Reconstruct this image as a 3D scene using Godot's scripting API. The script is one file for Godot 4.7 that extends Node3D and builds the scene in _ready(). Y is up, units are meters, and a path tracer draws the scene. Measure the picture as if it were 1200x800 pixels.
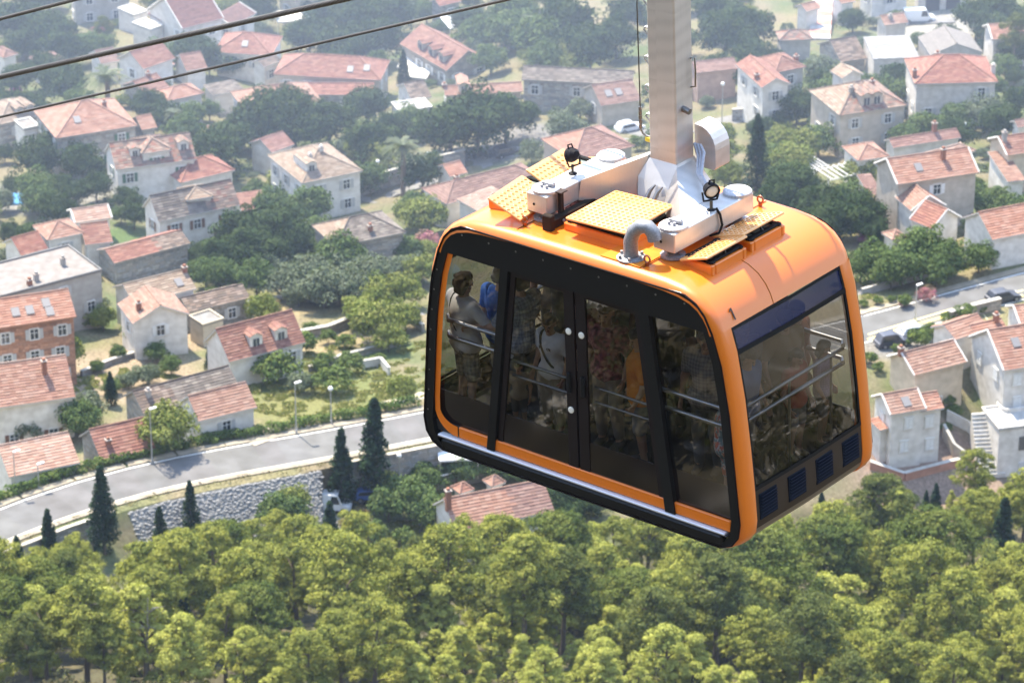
extends Node3D
# A cable car above a hillside town: everything is built here from code, in metres, y up.

const CAMERA_HEIGHT := 190.0
var rng := RandomNumberGenerator.new()
var mats := {}
var used_names := {}

# ---------------------------------------------------------------- mesh buffer
class Buf:
	var v := PackedVector3Array()
	var n := PackedVector3Array()
	var c := PackedColorArray()
	func tri(a: Vector3, b: Vector3, d: Vector3, col: Color) -> void:  # corners run counter-clockwise seen from outside
		var nn := (b - a).cross(d - a).normalized()
		v.append(a); v.append(d); v.append(b)
		n.append(nn); n.append(nn); n.append(nn)
		c.append(col); c.append(col); c.append(col)
	func quad(a: Vector3, b: Vector3, d: Vector3, e: Vector3, col: Color) -> void:
		var nn := (d - a).cross(e - b).normalized()
		v.append(a); v.append(d); v.append(b); v.append(a); v.append(e); v.append(d)
		for i in 6:
			n.append(nn); c.append(col)
	func quadn(a: Vector3, b: Vector3, d: Vector3, e: Vector3, na: Vector3, nb: Vector3, nd: Vector3, ne: Vector3, col: Color) -> void:
		v.append(a); v.append(d); v.append(b); v.append(a); v.append(e); v.append(d)
		n.append(na); n.append(nd); n.append(nb); n.append(na); n.append(ne); n.append(nd)
		for i in 6: c.append(col)
	func poly(p: Array, col: Color) -> void:  # a convex outline
		for i in range(1, p.size() - 1): tri(p[0], p[i], p[i + 1], col)
	# a box with chamfered edges
	func box(x: Transform3D, s: Vector3, col: Color, b := 0.0) -> void:
		var h := s * 0.5
		if b <= 0.0:
			var q := []
			for k in 8: q.append(x * Vector3(h.x if k & 1 else -h.x, h.y if k & 2 else -h.y, h.z if k & 4 else -h.z))
			quad(q[0], q[2], q[3], q[1], col); quad(q[4], q[5], q[7], q[6], col)
			quad(q[0], q[4], q[6], q[2], col); quad(q[1], q[3], q[7], q[5], col)
			quad(q[2], q[6], q[7], q[3], col); quad(q[0], q[1], q[5], q[4], col)
			return
		b = minf(b, minf(h.x, minf(h.y, h.z)) * 0.9)
		var rings := []
		for st in [[-h.y, b], [-h.y + b, 0.0], [h.y - b, 0.0], [h.y, b]]:
			var e: float = st[1]
			var y: float = st[0]
			var hx := h.x - e
			var hz := h.z - e
			rings.append([Vector3(-hx + b, y, hz), Vector3(hx - b, y, hz), Vector3(hx, y, hz - b), Vector3(hx, y, -hz + b), Vector3(hx - b, y, -hz), Vector3(-hx + b, y, -hz), Vector3(-hx, y, -hz + b), Vector3(-hx, y, hz - b)])
		for r in rings:
			for k in 8: r[k] = x * r[k]
		for r in 3:
			for k in 8: quad(rings[r][k], rings[r][(k + 1) % 8], rings[r + 1][(k + 1) % 8], rings[r + 1][k], col)
		poly(rings[3], col)
		var low: Array = rings[0].duplicate()
		low.reverse()
		poly(low, col)
	func bx(p: Vector3, s: Vector3, col: Color, b := 0.0) -> void:
		box(Transform3D(Basis(), p), s, col, b)
	# a smooth tube through points; r is a number or one radius per point
	func tube(p: Array, r, sides: int, col: Color, caps := true) -> void:
		var rings := []
		var norms := []
		var up := Vector3.UP
		for i in p.size():
			var t: Vector3 = (p[mini(i + 1, p.size() - 1)] - p[maxi(i - 1, 0)]).normalized()
			var a := up - t * up.dot(t)
			if a.length() < 0.1:
				up = Vector3.RIGHT if absf(t.x) < 0.8 else Vector3.BACK
				a = up - t * up.dot(t)
			a = a.normalized()
			up = a
			var b := t.cross(a)
			var rr: float = r if not r is Array else r[i]
			var ring := []
			var nor := []
			for k in sides:
				var w := TAU * k / sides
				var d := a * cos(w) + b * sin(w)
				nor.append(d); ring.append(p[i] + d * rr)
			rings.append(ring); norms.append(nor)
		for i in p.size() - 1:
			for k in sides:
				var j := (k + 1) % sides
				quadn(rings[i][k], rings[i][j], rings[i + 1][j], rings[i + 1][k], norms[i][k], norms[i][j], norms[i + 1][j], norms[i + 1][k], col)
		if caps:
			poly(rings[-1], col)
			var low: Array = rings[0].duplicate()
			low.reverse()
			poly(low, col)
	# a lathe about the y axis of x: prof holds Vector2(radius, height), rising
	func lathe(x: Transform3D, prof: Array, sides: int, col: Color) -> void:
		for i in prof.size() - 1:
			var p: Vector2 = prof[i]
			var q: Vector2 = prof[i + 1]
			var nn := Vector2(q.y - p.y, p.x - q.x).normalized()
			for k in sides:
				var w0 := -TAU * k / sides
				var w1 := -TAU * (k + 1) / sides
				var d0 := Vector3(cos(w0), 0, sin(w0))
				var d1 := Vector3(cos(w1), 0, sin(w1))
				quadn(x * (d0 * p.x + Vector3.UP * p.y), x * (d1 * p.x + Vector3.UP * p.y), x * (d1 * q.x + Vector3.UP * q.y), x * (d0 * q.x + Vector3.UP * q.y),
					(x.basis * (d0 * nn.x + Vector3.UP * nn.y)).normalized(), (x.basis * (d1 * nn.x + Vector3.UP * nn.y)).normalized(), (x.basis * (d1 * nn.x + Vector3.UP * nn.y)).normalized(), (x.basis * (d0 * nn.x + Vector3.UP * nn.y)).normalized(), col)
	func ball(at: Vector3, r: Vector3, col: Color, sides := 10) -> void:
		var rows := sides / 2 + 1
		for i in rows:
			for k in sides:
				var q := []
				for uv in [[i, k], [i, k + 1], [i + 1, k + 1], [i + 1, k]]:
					var th: float = PI * uv[0] / rows
					var w: float = -TAU * uv[1] / sides
					q.append(Vector3(sin(th) * cos(w), cos(th), sin(th) * sin(w)))
				quadn(at + q[3] * r, at + q[2] * r, at + q[1] * r, at + q[0] * r, q[3], q[2], q[1], q[0], col)
	func into(m: ArrayMesh, mat: Material) -> ArrayMesh:
		if v.is_empty(): return m
		var a := []
		a.resize(Mesh.ARRAY_MAX)
		a[Mesh.ARRAY_VERTEX] = v
		a[Mesh.ARRAY_NORMAL] = n
		a[Mesh.ARRAY_COLOR] = c
		m.add_surface_from_arrays(Mesh.PRIMITIVE_TRIANGLES, a)
		m.surface_set_material(m.get_surface_count() - 1, mat)
		return m

# ---------------------------------------------------------------- naming
func mesh_of(parts: Array) -> ArrayMesh:  # [Buf, Material, Buf, Material, ...]
	var m := ArrayMesh.new()
	for i in range(0, parts.size(), 2): (parts[i] as Buf).into(m, parts[i + 1])
	return m

func numbered(called: String) -> String:
	var k: int = used_names.get(called, -1) + 1
	used_names[called] = k
	return called if k == 0 else "%s_%03d" % [called, k]

func tag(o: Node3D, label := "", category := "", group := "", kind := "") -> Node3D:
	if label: o.set_meta("label", label)
	if category: o.set_meta("category", category)
	if group: o.set_meta("group", group)
	if kind: o.set_meta("kind", kind)
	return o

func obj(called: String, m: Mesh, parent: Node = null) -> MeshInstance3D:
	var o := MeshInstance3D.new()
	o.mesh = m
	if parent == null:
		o.name = numbered(called)
		add_child(o, true)
	else:
		var k := 0
		var nm := called
		while parent.has_node(nm):
			k += 1
			nm = "%s_%03d" % [called, k]
		o.name = nm
		parent.add_child(o, true)
	return o

func part(called: String, b: Buf, mat: Material, parent: Node = null) -> MeshInstance3D:
	return obj(called, mesh_of([b, mat]), parent)

func thing(called: String, label: String, category: String, at := Vector3.ZERO, turn := 0.0, group := "") -> Node3D:
	var o := Node3D.new()
	o.name = numbered(called)
	add_child(o, true)
	o.position = at
	o.rotation.y = turn
	tag(o, label, category, group)
	return o

func copy_of(o: Node3D, called: String, at: Vector3, turn: float, size: float, label := "", group := "") -> Node3D:
	var r: Node3D = o.duplicate()
	r.name = numbered(called)
	add_child(r, true)
	r.transform = Transform3D(Basis(Vector3.UP, turn).scaled(Vector3.ONE * size), at)
	if label: r.set_meta("label", label)
	if group: r.set_meta("group", group)
	return r

# ---------------------------------------------------------------- materials
func noise_tex(seed_: int, freq: float, lo: Color, hi: Color, size := 512, octaves := 5, kind := FastNoiseLite.TYPE_SIMPLEX_SMOOTH) -> NoiseTexture2D:
	var f := FastNoiseLite.new()
	f.seed = seed_
	f.frequency = freq
	f.noise_type = kind
	f.fractal_octaves = octaves
	var g := Gradient.new()
	g.set_color(0, lo)
	g.set_color(1, hi)
	var t := NoiseTexture2D.new()
	t.width = size
	t.height = size
	t.seamless = true
	t.noise = f
	t.color_ramp = g
	return t

func mat(called: String, rough := 0.8, metal := 0.0, tex: Texture2D = null, scale := 1.0) -> StandardMaterial3D:
	var m := StandardMaterial3D.new()
	m.resource_name = called
	m.vertex_color_use_as_albedo = true
	m.albedo_color = Color.WHITE
	m.roughness = rough
	m.metallic = metal
	if tex:
		m.albedo_texture = tex
		m.uv1_triplanar = true
		m.uv1_world_triplanar = true
		m.uv1_scale = Vector3.ONE * scale
	mats[called] = m
	return m

func make_materials() -> void:
	var soft := noise_tex(3, 0.012, Color(0.80, 0.79, 0.77), Color(1, 1, 1))
	var strong := noise_tex(5, 0.02, Color(0.55, 0.55, 0.55), Color(1, 1, 1), 512, 6)
	var grain := noise_tex(9, 0.09, Color(0.72, 0.72, 0.72), Color(1, 1, 1), 512, 4)
	mat("plaster", 0.9, 0.0, soft, 0.11)
	var st := mat("stone", 0.9, 0.0, masonry(), 0.22)
	st.heightmap_enabled = false
	mat("rock", 0.95, 0.0, grain, 0.5)
	mat("tile", 0.85, 0.0, grain, 0.35)
	mat("concrete", 0.85, 0.0, soft, 0.09)
	mat("asphalt", 0.9, 0.0, soft, 0.04)
	mat("ground", 1.0, 0.0, noise_tex(21, 0.03, Color(0.62, 0.62, 0.58), Color(1, 1, 1), 1024, 6), 0.06)
	mat("paint", 0.6)
	mat("wood", 0.7)
	mat("bark", 0.95, 0.0, grain, 1.4)
	var lf := mat("leaf", 0.7)
	lf.backlight_enabled = true
	lf.backlight = Color(0.55, 0.60, 0.28)
	lf.roughness = 0.95
	lf.metallic_specular = 0.12
	var lf2 := mat("petal", 0.8)
	lf2.backlight_enabled = true
	lf2.backlight = Color(0.6, 0.4, 0.6)
	mat("metal", 0.45, 0.7)
	mat("car_paint", 0.3).clearcoat_enabled = true
	mat("rubber", 0.9)
	var pane := mat("window_pane", 0.12)
	pane.metallic_specular = 0.6
	# the cabin
	var lacquer := mat("lacquer", 0.38)
	lacquer.clearcoat_enabled = true
	lacquer.clearcoat = 0.5
	lacquer.clearcoat_roughness = 0.14
	mat("black_lacquer", 0.3).metallic_specular = 0.3
	mat("dark_panel", 0.05).metallic_specular = 0.6
	mat("matt_black", 0.6).metallic_specular = 0.2
	var brushed := mat("brushed_metal", 0.5, 0.75, brushed_tex(), 1.6)
	brushed.uv1_world_triplanar = false
	mat("steel", 0.3, 0.9)
	mat("galvanised", 0.55, 0.6, noise_tex(31, 0.05, Color(0.75, 0.75, 0.78), Color(1, 1, 1), 256, 3), 4.0).uv1_world_triplanar = false
	mat("sill", 0.4, 0.25)
	mat("cloth", 0.95)
	mat("skin", 0.6).subsurf_scatter_enabled = false
	mat("hair", 0.75)
	mat("lens", 0.05)
	var glass := StandardMaterial3D.new()
	glass.resource_name = "cabin_glass"
	glass.transparency = BaseMaterial3D.TRANSPARENCY_ALPHA
	glass.albedo_color = Color(0.022, 0.017, 0.013, 0.55)
	glass.roughness = 0.0
	glass.metallic_specular = 0.72
	glass.clearcoat_enabled = true
	glass.clearcoat = 0.4
	glass.clearcoat_roughness = 0.02
	mats["cabin_glass"] = glass
	var blue := glass.duplicate()
	blue.resource_name = "blue_glass"
	blue.albedo_color = Color(0.05, 0.09, 0.24, 0.90)
	blue.metallic_specular = 0.25
	blue.clearcoat_enabled = false
	mats["blue_glass"] = blue

func brushed_tex() -> ImageTexture:
	var im := Image.create(256, 256, false, Image.FORMAT_RGB8)
	var r := RandomNumberGenerator.new()
	r.seed = 77
	for x in 256:
		var base := r.randf_range(0.965, 1.0)
		for y in 256:
			var k := base + r.randf_range(-0.03, 0.03) + 0.03 * sin(y * 0.11 + x * 0.02)
			im.set_pixel(x, y, Color(k, k, k))
	return ImageTexture.create_from_image(im)

# coursed rubble whose single stones are a pixel or two across in the picture
func masonry() -> ImageTexture:
	var im := Image.create(512, 512, false, Image.FORMAT_RGB8)
	var r := RandomNumberGenerator.new()
	r.seed = 12
	im.fill(Color(0.62, 0.60, 0.57))
	var y := 0
	while y < 512:
		var hh := mini(r.randi_range(26, 42), 512 - y)
		if 512 - y - hh < 20: hh = 512 - y
		var x := 0
		while x < 512:
			var ww := mini(r.randi_range(34, 90), 512 - x)
			var k := r.randf_range(0.68, 1.0)
			var w := r.randf_range(-0.03, 0.04)
			im.fill_rect(Rect2i(x + 2, y + 2, ww - 4, hh - 4), Color(minf(1, k + w), k, k - w))
			x += ww
		y += hh
	for i in 9000:
		var p := Vector2i(r.randi_range(0, 509), r.randi_range(0, 509))
		var col := im.get_pixelv(p) * r.randf_range(0.82, 1.08)
		im.fill_rect(Rect2i(p, Vector2i(3, 3)), Color(minf(1, col.r), minf(1, col.g), minf(1, col.b)))
	return ImageTexture.create_from_image(im)

func rgb(r: float, g: float, b: float) -> Color: return Color(r, g, b)

func vary(col: Color, k: float) -> Color:
	var f := 1.0 + rng.randf_range(-k, k)
	return Color(col.r * f, col.g * f, col.b * f)
# ---------------------------------------------------------------- the scene
func _ready() -> void:
	rng.seed = 4711
	var cam := Camera3D.new()
	cam.name = "camera"
	cam.position = Vector3(0, CAMERA_HEIGHT, 0)
	cam.rotation_degrees = Vector3(-26, 0, 0)
	var lens := CameraAttributesPhysical.new()
	lens.frustum_focal_length = 132.0
	lens.frustum_focus_distance = 37.0
	lens.exposure_aperture = 5.6
	lens.frustum_near = 1.0
	lens.frustum_far = 6000.0
	cam.attributes = lens
	cam.near = 1.0
	cam.far = 6000.0
	cam.keep_aspect = Camera3D.KEEP_HEIGHT
	cam.fov = 10.39
	add_child(cam)
	var env := Environment.new()
	env.background_mode = Environment.BG_SKY
	var sky := ProceduralSkyMaterial.new()
	sky.sky_top_color = Color(0.54, 0.63, 0.77)
	sky.sky_horizon_color = Color(0.94, 0.93, 0.90)
	sky.sky_curve = 0.16
	sky.ground_horizon_color = Color(0.66, 0.72, 0.78)
	sky.ground_bottom_color = Color(0.30, 0.34, 0.34)
	sky.sky_energy_multiplier = 1.2
	env.sky = Sky.new()
	env.sky.sky_material = sky
	env.tonemap_mode = Environment.TONE_MAPPER_LINEAR
	env.tonemap_exposure = 2.95
	env.fog_enabled = true
	env.fog_density = 0.00008
	env.fog_light_color = Color(0.78, 0.87, 1.0)
	env.sdfgi_enabled = true
	env.ssao_enabled = true
	env.ssil_enabled = true
	var we := WorldEnvironment.new()
	we.name = "world_environment"
	we.environment = env
	add_child(we)
	var sun := DirectionalLight3D.new()
	sun.name = "sun"
	sun.light_energy = 1.55
	sun.light_color = Color(1.0, 0.95, 0.865)
	sun.light_angular_distance = 0.5
	sun.shadow_enabled = true
	add_child(sun)
	sun.look_at_from_position(Vector3(-0.27, 0.86, -0.44) * 100.0, Vector3.ZERO)
	env.volumetric_fog_enabled = true
	env.volumetric_fog_density = 0.0
	make_materials()
	build_terrain()
	build_roads()
	build_walls()
	build_houses()
	build_trees()
	build_forest()
	build_street_things()
	build_haze()
	build_ropes()
	build_cabin()
	build_passengers()

# the thicker, pale air over the lower town
func build_haze() -> void:
	var m := FogMaterial.new()
	m.density = 0.0012
	m.albedo = Color(0.85, 0.91, 1.0)
	var f := FogVolume.new()
	f.name = "haze"
	f.shape = RenderingServer.FOG_VOLUME_SHAPE_BOX
	f.size = Vector3(700, 90, 500)
	f.position = Vector3(0, -15, -410 - 250)
	f.material = m
	add_child(f)
	tag(f, "", "", "", "structure")

# ---------------------------------------------------------------- the lie of the land (the road runs across the slope; s is the distance from its middle, towards the mountain)
const ROAD_X0 := -140.0
const ROAD := [254.91, 260.18, 265.45, 270.72, 275.99, 281.26, 286.53, 291.81, 297.08, 302.35, 307.62, 312.89, 318.16, 323.43, 328.70, 333.99, 339.25, 344.29, 348.79, 352.59, 355.66, 358.15, 360.25, 362.18, 364.13, 366.17, 368.29, 370.47, 372.71, 375.01, 377.35, 379.73, 382.13, 384.55, 387.00, 389.53, 392.22, 395.10, 398.09, 401.08, 404.02, 406.91, 409.76, 412.60, 415.41, 418.20, 420.98, 423.76, 426.54, 429.32, 432.10, 434.88, 437.65, 440.43, 443.21, 445.99, 448.77, 451.54, 454.32, 457.10, 459.88, 462.66, 465.43, 468.21, 470.99, 473.77, 476.55, 479.33, 482.10]

func droad(x: float) -> float:
	var t := clampf((x - ROAD_X0) / 5.0, 0.0, ROAD.size() - 1.001)
	var i := int(t)
	return ROAD[i] + (ROAD[i + 1] - ROAD[i]) * (t - i)

func road_slope(x: float) -> float: return (droad(x + 2) - droad(x - 2)) / 4.0

func road_s(x: float, d: float) -> float: return (droad(x) - d) / sqrt(1.0 + road_slope(x) ** 2)

func near_drop(x: float, s: float) -> float:
	var xr := smoothstep(2.0, 20.0, x)
	var yl := -5.0
	if x > -44.0 and x < -20.5: yl = -5.0 * clampf((s - 5.5) / 5.0, 0.0, 1.0)
	return yl * (1.0 - xr) + xr * -8.0 * smoothstep(8.0, 30.0, s)

func ground(x: float, d: float) -> float:
	var s := road_s(x, d)
	if s < -6.0: return maxf(-0.15 * (-s - 6.0) - 3.2 * (1.0 - smoothstep(-14.0, 4.0, x)) * smoothstep(0.0, 4.5, -s - 6.0), -66.0)
	if s <= 5.5: return 0.0
	var u := maxf(0.0, 345.0 - d + 2.0 * sin(x * 0.13))
	return near_drop(x, s) + 0.30 * u + 0.0006 * u * u

func on_ground(x: float, z: float, up := 0.0) -> Vector3: return Vector3(x, ground(x, -z) + up, z)

var soil := [[-46.28, -396.13, 9.0, SOIL], [-41.83, -391.48, 6.0, SOIL], [-40.93, -410.06, 5.0, SOIL], [-21.56, -405.96, 4.5, Color(0.36, 0.29, 0.16)], [-28.53, -419.53, 4.0, Color(0.36, 0.29, 0.16)], [-30.23, -412.87, 4.0, SOIL], [-20.19, -386.86, 9.0, Color(0.17, 0.19, 0.06)], [-24.41, -382.73, 6.0, Color(0.20, 0.20, 0.07)], [-14.72, -400.84, 3.5, Color(0.14, 0.19, 0.06)], [-51.36, -449.57, 4.0, Color(0.10, 0.16, 0.045)], [-11.35, -483.25, 7.0, Color(0.33, 0.30, 0.26)], [64.32, -529.72, 9.0, Color(0.36, 0.34, 0.30)], [-62.79, -468.75, 9.0, Color(0.30, 0.29, 0.27)], [44.33, -389.56, 5.0, Color(0.24, 0.23, 0.22)], [2.37, -481.61, 9.0, Color(0.22, 0.21, 0.20)], [46.45, -368.22, 9.0, Color(0.34, 0.24, 0.19)]]
const SOIL := Color(0.36, 0.28, 0.19)


func build_terrain() -> void:
	var f := FastNoiseLite.new()
	f.seed = 8
	f.frequency = 0.035
	f.fractal_octaves = 5
	var f2 := FastNoiseLite.new()
	f2.seed = 18
	f2.frequency = 0.16
	f2.fractal_octaves = 3
	var xs := []
	var x := -1500.0
	while x < 1500.0:
		xs.append(x)
		var ax := absf(x)
		x += 1.5 if ax < 84.0 else 8.0 if ax < 200.0 else 100.0
	xs.append(1500.0)
	var ss := []
	var s := -2200.0
	while s < -6.2:
		ss.append(s)
		s += 200.0 if s < -500.0 else 25.0 if s < -230.0 else 1.6
	ss.append_array([-6.0, -3.0, 1.0, 5.4, 5.502])
	s = 6.0
	while s < 620.0:
		ss.append(s)
		s += 1.0 if s < 12.0 else 1.6 if s < 75.0 else 3.0 if s < 460.0 else 12.0
	var b := Buf.new()
	var rows := []
	var cols := []
	var straw := rgb(0.25, 0.22, 0.11)
	var grass := rgb(0.11, 0.15, 0.05)
	var earth := rgb(0.27, 0.21, 0.14)
	var duff := rgb(0.09, 0.08, 0.04)
	for sv in ss:
		var row := PackedVector3Array()
		var cr := PackedColorArray()
		for xv in xs:
			var d: float = droad(xv) - sv * sqrt(1.0 + road_slope(xv) ** 2)
			var y := ground(xv, d)
			if sv == 5.502: y = near_drop(xv, 5.51) + (ground(xv, d) - near_drop(xv, sv)) if xv < 20.0 else 0.0
			var a := f.get_noise_2d(xv, d)
			var e := f2.get_noise_2d(xv, d)
			var col := grass.lerp(straw, clampf(0.45 + a * 1.6, 0, 1)).lerp(earth, clampf(0.25 + e * 1.3, 0, 0.7))
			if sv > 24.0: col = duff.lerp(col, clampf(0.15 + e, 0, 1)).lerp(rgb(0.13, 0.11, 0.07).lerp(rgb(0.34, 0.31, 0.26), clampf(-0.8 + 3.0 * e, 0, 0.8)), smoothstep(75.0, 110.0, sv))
			for q in soil:
				var dist := Vector2(xv - q[0], -d - q[1]).length()
				if dist < q[2] * 1.25: col = col.lerp(q[3], 1.0 - smoothstep(q[2] * 0.75, q[2] * 1.25, dist + 1.5 * e))
			if sv < -6.0 and sv > -300.0: y += 0.35 * e * clampf((-sv - 6.0) * 0.1, 0, 1)
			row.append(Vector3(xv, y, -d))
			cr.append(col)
		rows.append(row)
		cols.append(cr)
	for j in ss.size() - 1:
		for i in xs.size() - 1:
			var p: PackedVector3Array = rows[j]
			var q: PackedVector3Array = rows[j + 1]
			var nn := (q[i + 1] - p[i]).cross(p[i + 1] - q[i]).normalized()
			b.v.append(p[i]); b.v.append(p[i + 1]); b.v.append(q[i + 1])
			b.v.append(p[i]); b.v.append(q[i + 1]); b.v.append(q[i])
			b.c.append(cols[j][i]); b.c.append(cols[j][i + 1]); b.c.append(cols[j + 1][i + 1])
			b.c.append(cols[j][i]); b.c.append(cols[j + 1][i + 1]); b.c.append(cols[j + 1][i])
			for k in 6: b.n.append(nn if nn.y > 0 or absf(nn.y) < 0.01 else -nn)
	tag(part("ground", b, mats.ground), "", "", "", "structure")

# a band that lies on the ground along points, between two offsets to the left of the way
func band(b: Buf, p: Array, o0: float, o1: float, up: float, col: Color, step := 2.0) -> void:
	var line := [p[0]]
	for i in p.size() - 1:
		var n := maxi(1, int((p[i + 1] - p[i]).length() / step))
		for k in n: line.append(p[i].lerp(p[i + 1], (k + 1.0) / n))
	var la := []
	var lb := []
	for i in line.size():
		var t: Vector3 = line[mini(i + 1, line.size() - 1)] - line[maxi(i - 1, 0)]
		t.y = 0
		t = t.normalized()
		var left := Vector3(t.z, 0, -t.x)
		for w in [[o0, la], [o1, lb]]:
			var q: Vector3 = line[i] + left * w[0]
			w[1].append(on_ground(q.x, q.z, up))
	for i in line.size() - 1:
		b.quad(lb[i], la[i], la[i + 1], lb[i + 1], vary(col, 0.05))

func road_line(x0: float, x1: float, off := 0.0) -> Array:
	var p := []
	var x := x0
	while x <= x1:
		var t := Vector3(1, 0, -road_slope(x)).normalized()
		var side := Vector3(-t.z, 0, t.x)
		p.append(Vector3(x, 0, -droad(x)) + side * off)
		x += 2.5
	return p

func build_roads() -> void:
	var b := Buf.new()
	band(b, road_line(-140, 200), -3.3, 3.3, 0.012, rgb(0.145, 0.144, 0.143))
	tag(part("road", b, mats.asphalt), "", "", "", "structure")
	b = Buf.new()
	band(b, road_line(-140, 200), 2.9, 3.08, 0.018, rgb(0.75, 0.74, 0.70))
	band(b, road_line(-140, 200), -3.08, -2.9, 0.018, rgb(0.62, 0.58, 0.45))
	tag(part("road_marking", b, mats.paint), "", "", "", "structure")
	# the pavement on the mountain side, a kerb high
	b = Buf.new()
	for k in [[-3.3, -4.1], [3.3, 4.3]]:
		var line := road_line(-140, 30 if k[0] < 0 else 200)
		for i in line.size() - 1:
			var t: Vector3 = (line[i + 1] - line[i]).normalized()
			var side := Vector3(t.z, 0, -t.x)
			var a0: Vector3 = line[i] + side * k[0]
			var a1: Vector3 = line[i + 1] + side * k[0]
			var c0: Vector3 = line[i] + side * k[1]
			var c1: Vector3 = line[i + 1] + side * k[1]
			var h := Vector3.UP * 0.13
			var col := vary(rgb(0.33, 0.29, 0.22), 0.06)
			if k[0] < 0: b.quad(c0 + h, c1 + h, a1 + h, a0 + h, col); b.quad(a0 + h, a1 + h, a1, a0, col)
			else: b.quad(a0 + h, a1 + h, c1 + h, c0 + h, col); b.quad(a0, a1, a1 + h, a0 + h, col)
	tag(part("pavement", b, mats.concrete), "", "", "", "structure")
	# the upper carriageway and the lanes of the town
	b = Buf.new()
	band(b, [Vector3(38.61, -0.00, -398.25), Vector3(41.34, -0.12, -400.85), Vector3(46.73, -0.18, -404.53), Vector3(52.13, -0.16, -407.61), Vector3(62.05, -0.18, -413.52), Vector3(73.33, -0.20, -420.08)], -3.2, 3.2, 0.03, rgb(0.20, 0.19, 0.185))
	tag(part("upper_road", b, mats.asphalt), "", "", "", "structure")
	b = Buf.new()
	for w in [[Vector3(-20.30, -16.68, -467.15), Vector3(-15.23, -17.07, -472.67), Vector3(-9.42, -16.58, -475.95), Vector3(-4.71, -15.15, -476.49), Vector3(1.18, -13.53, -477.50), Vector3(5.92, -13.38, -480.47), Vector3(14.21, -12.81, -480.64), Vector3(23.72, -12.33, -481.92), Vector3(33.46, -12.16, -486.46)], [Vector3(56.80, -15.83, -531.56), Vector3(61.41, -15.68, -532.60), Vector3(67.17, -15.27, -532.26)], [Vector3(-4.68, -14.66, -472.99), Vector3(-6.54, -16.49, -481.71), Vector3(-9.64, -18.31, -488.10)]]:
		band(b, w, -2.2, 2.2, 0.06, rgb(0.24, 0.235, 0.23))
	tag(part("lane", b, mats.asphalt), "", "", "", "structure")
	b = Buf.new()
	band(b, [Vector3(-28.95, -0.00, -364.42), Vector3(-25.38, -0.00, -367.47), Vector3(-18.94, -0.00, -370.98), Vector3(-14.62, -4.52, -382.37), Vector3(-9.78, -3.99, -383.92)], -1.3, 1.3, 0.08, rgb(0.50, 0.44, 0.35))
	band(b, [Vector3(-33.64, -11.36, -424.55), Vector3(-27.81, -11.30, -425.41), Vector3(-21.34, -10.77, -424.30), Vector3(-15.90, -10.02, -421.47), Vector3(-12.58, -9.00, -416.15), Vector3(-10.36, -7.85, -410.85)], -1.0, 1.0, 0.08, rgb(0.42, 0.40, 0.37))
	tag(part("footpath", b, mats.concrete), "", "", "", "structure")
	b = Buf.new()
	for w in [[Vector3(46.50, -0.00, -402.24), Vector3(54.07, -0.00, -406.78)]]: pass
	band(b, [Vector3(41.21, -0.00, -390.01), Vector3(45.65, -0.00, -393.18), Vector3(50.95, -0.00, -396.39), Vector3(60.63, -0.00, -402.01)], -0.3, 0.3, 0.024, rgb(0.62, 0.48, 0.16))
	band(b, [Vector3(41.33, -0.00, -391.36), Vector3(45.76, -0.00, -394.32), Vector3(51.09, -0.00, -397.79), Vector3(60.80, -0.00, -403.43)], -0.16, 0.16, 0.024, rgb(0.64, 0.54, 0.24))
	for k in 9:
		var p: Vector3 = (Vector3(42.40, -0.00, -390.01)).lerp(Vector3(55.10, -0.00, -397.79), k / 8.0)
		band(b, [p, p + Vector3(0.5, 0, 2.4)], -0.06, 0.06, 0.026, rgb(0.66, 0.58, 0.34))
	tag(part("parking_marking", b, mats.paint), "", "", "", "structure")


# ---------------------------------------------------------------- houses
const TILES := {  # roof tile tones, as fired clay has them
	"red": [[0.306, 0.122, 0.083], [0.337, 0.143, 0.097], [0.277, 0.105, 0.076], [0.369, 0.175, 0.123]],
	"orange": [[0.413, 0.192, 0.125], [0.444, 0.217, 0.146], [0.382, 0.168, 0.110], [0.462, 0.249, 0.178]],
	"pale": [[0.467, 0.279, 0.202], [0.499, 0.312, 0.233], [0.435, 0.247, 0.176], [0.519, 0.350, 0.273]],
	"pink": [[0.297, 0.148, 0.115], [0.328, 0.173, 0.141], [0.267, 0.131, 0.105], [0.352, 0.197, 0.158]],
	"dark": [[0.240, 0.092, 0.075], [0.263, 0.108, 0.089], [0.219, 0.082, 0.070]],
	"mottled": [[0.308, 0.134, 0.094], [0.346, 0.204, 0.146], [0.260, 0.176, 0.137], [0.382, 0.266, 0.201], [0.216, 0.157, 0.125]],
	"tan": [[0.337, 0.240, 0.169], [0.370, 0.272, 0.195], [0.305, 0.208, 0.144], [0.403, 0.313, 0.235]],
	"grey": [[0.211, 0.172, 0.143], [0.243, 0.204, 0.172], [0.171, 0.139, 0.116], [0.283, 0.245, 0.202], [0.149, 0.123, 0.103]],
	"brown": [[0.229, 0.158, 0.116], [0.276, 0.199, 0.151], [0.176, 0.125, 0.095], [0.325, 0.247, 0.195], [0.139, 0.104, 0.084]],
	"slab": [[0.25, 0.25, 0.245]], "white": [[0.469, 0.469, 0.456]],
}
const WALLS := {
	"white": [0.80, 0.77, 0.72], "cream": [0.64, 0.55, 0.42], "grey": [0.45, 0.43, 0.40], "stone": [0.46, 0.43, 0.38], "pink": [0.52, 0.36, 0.29],
	"beige": [0.55, 0.49, 0.41], "brick": [0.52, 0.28, 0.18], "pale": [0.66, 0.62, 0.57],
}

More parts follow.
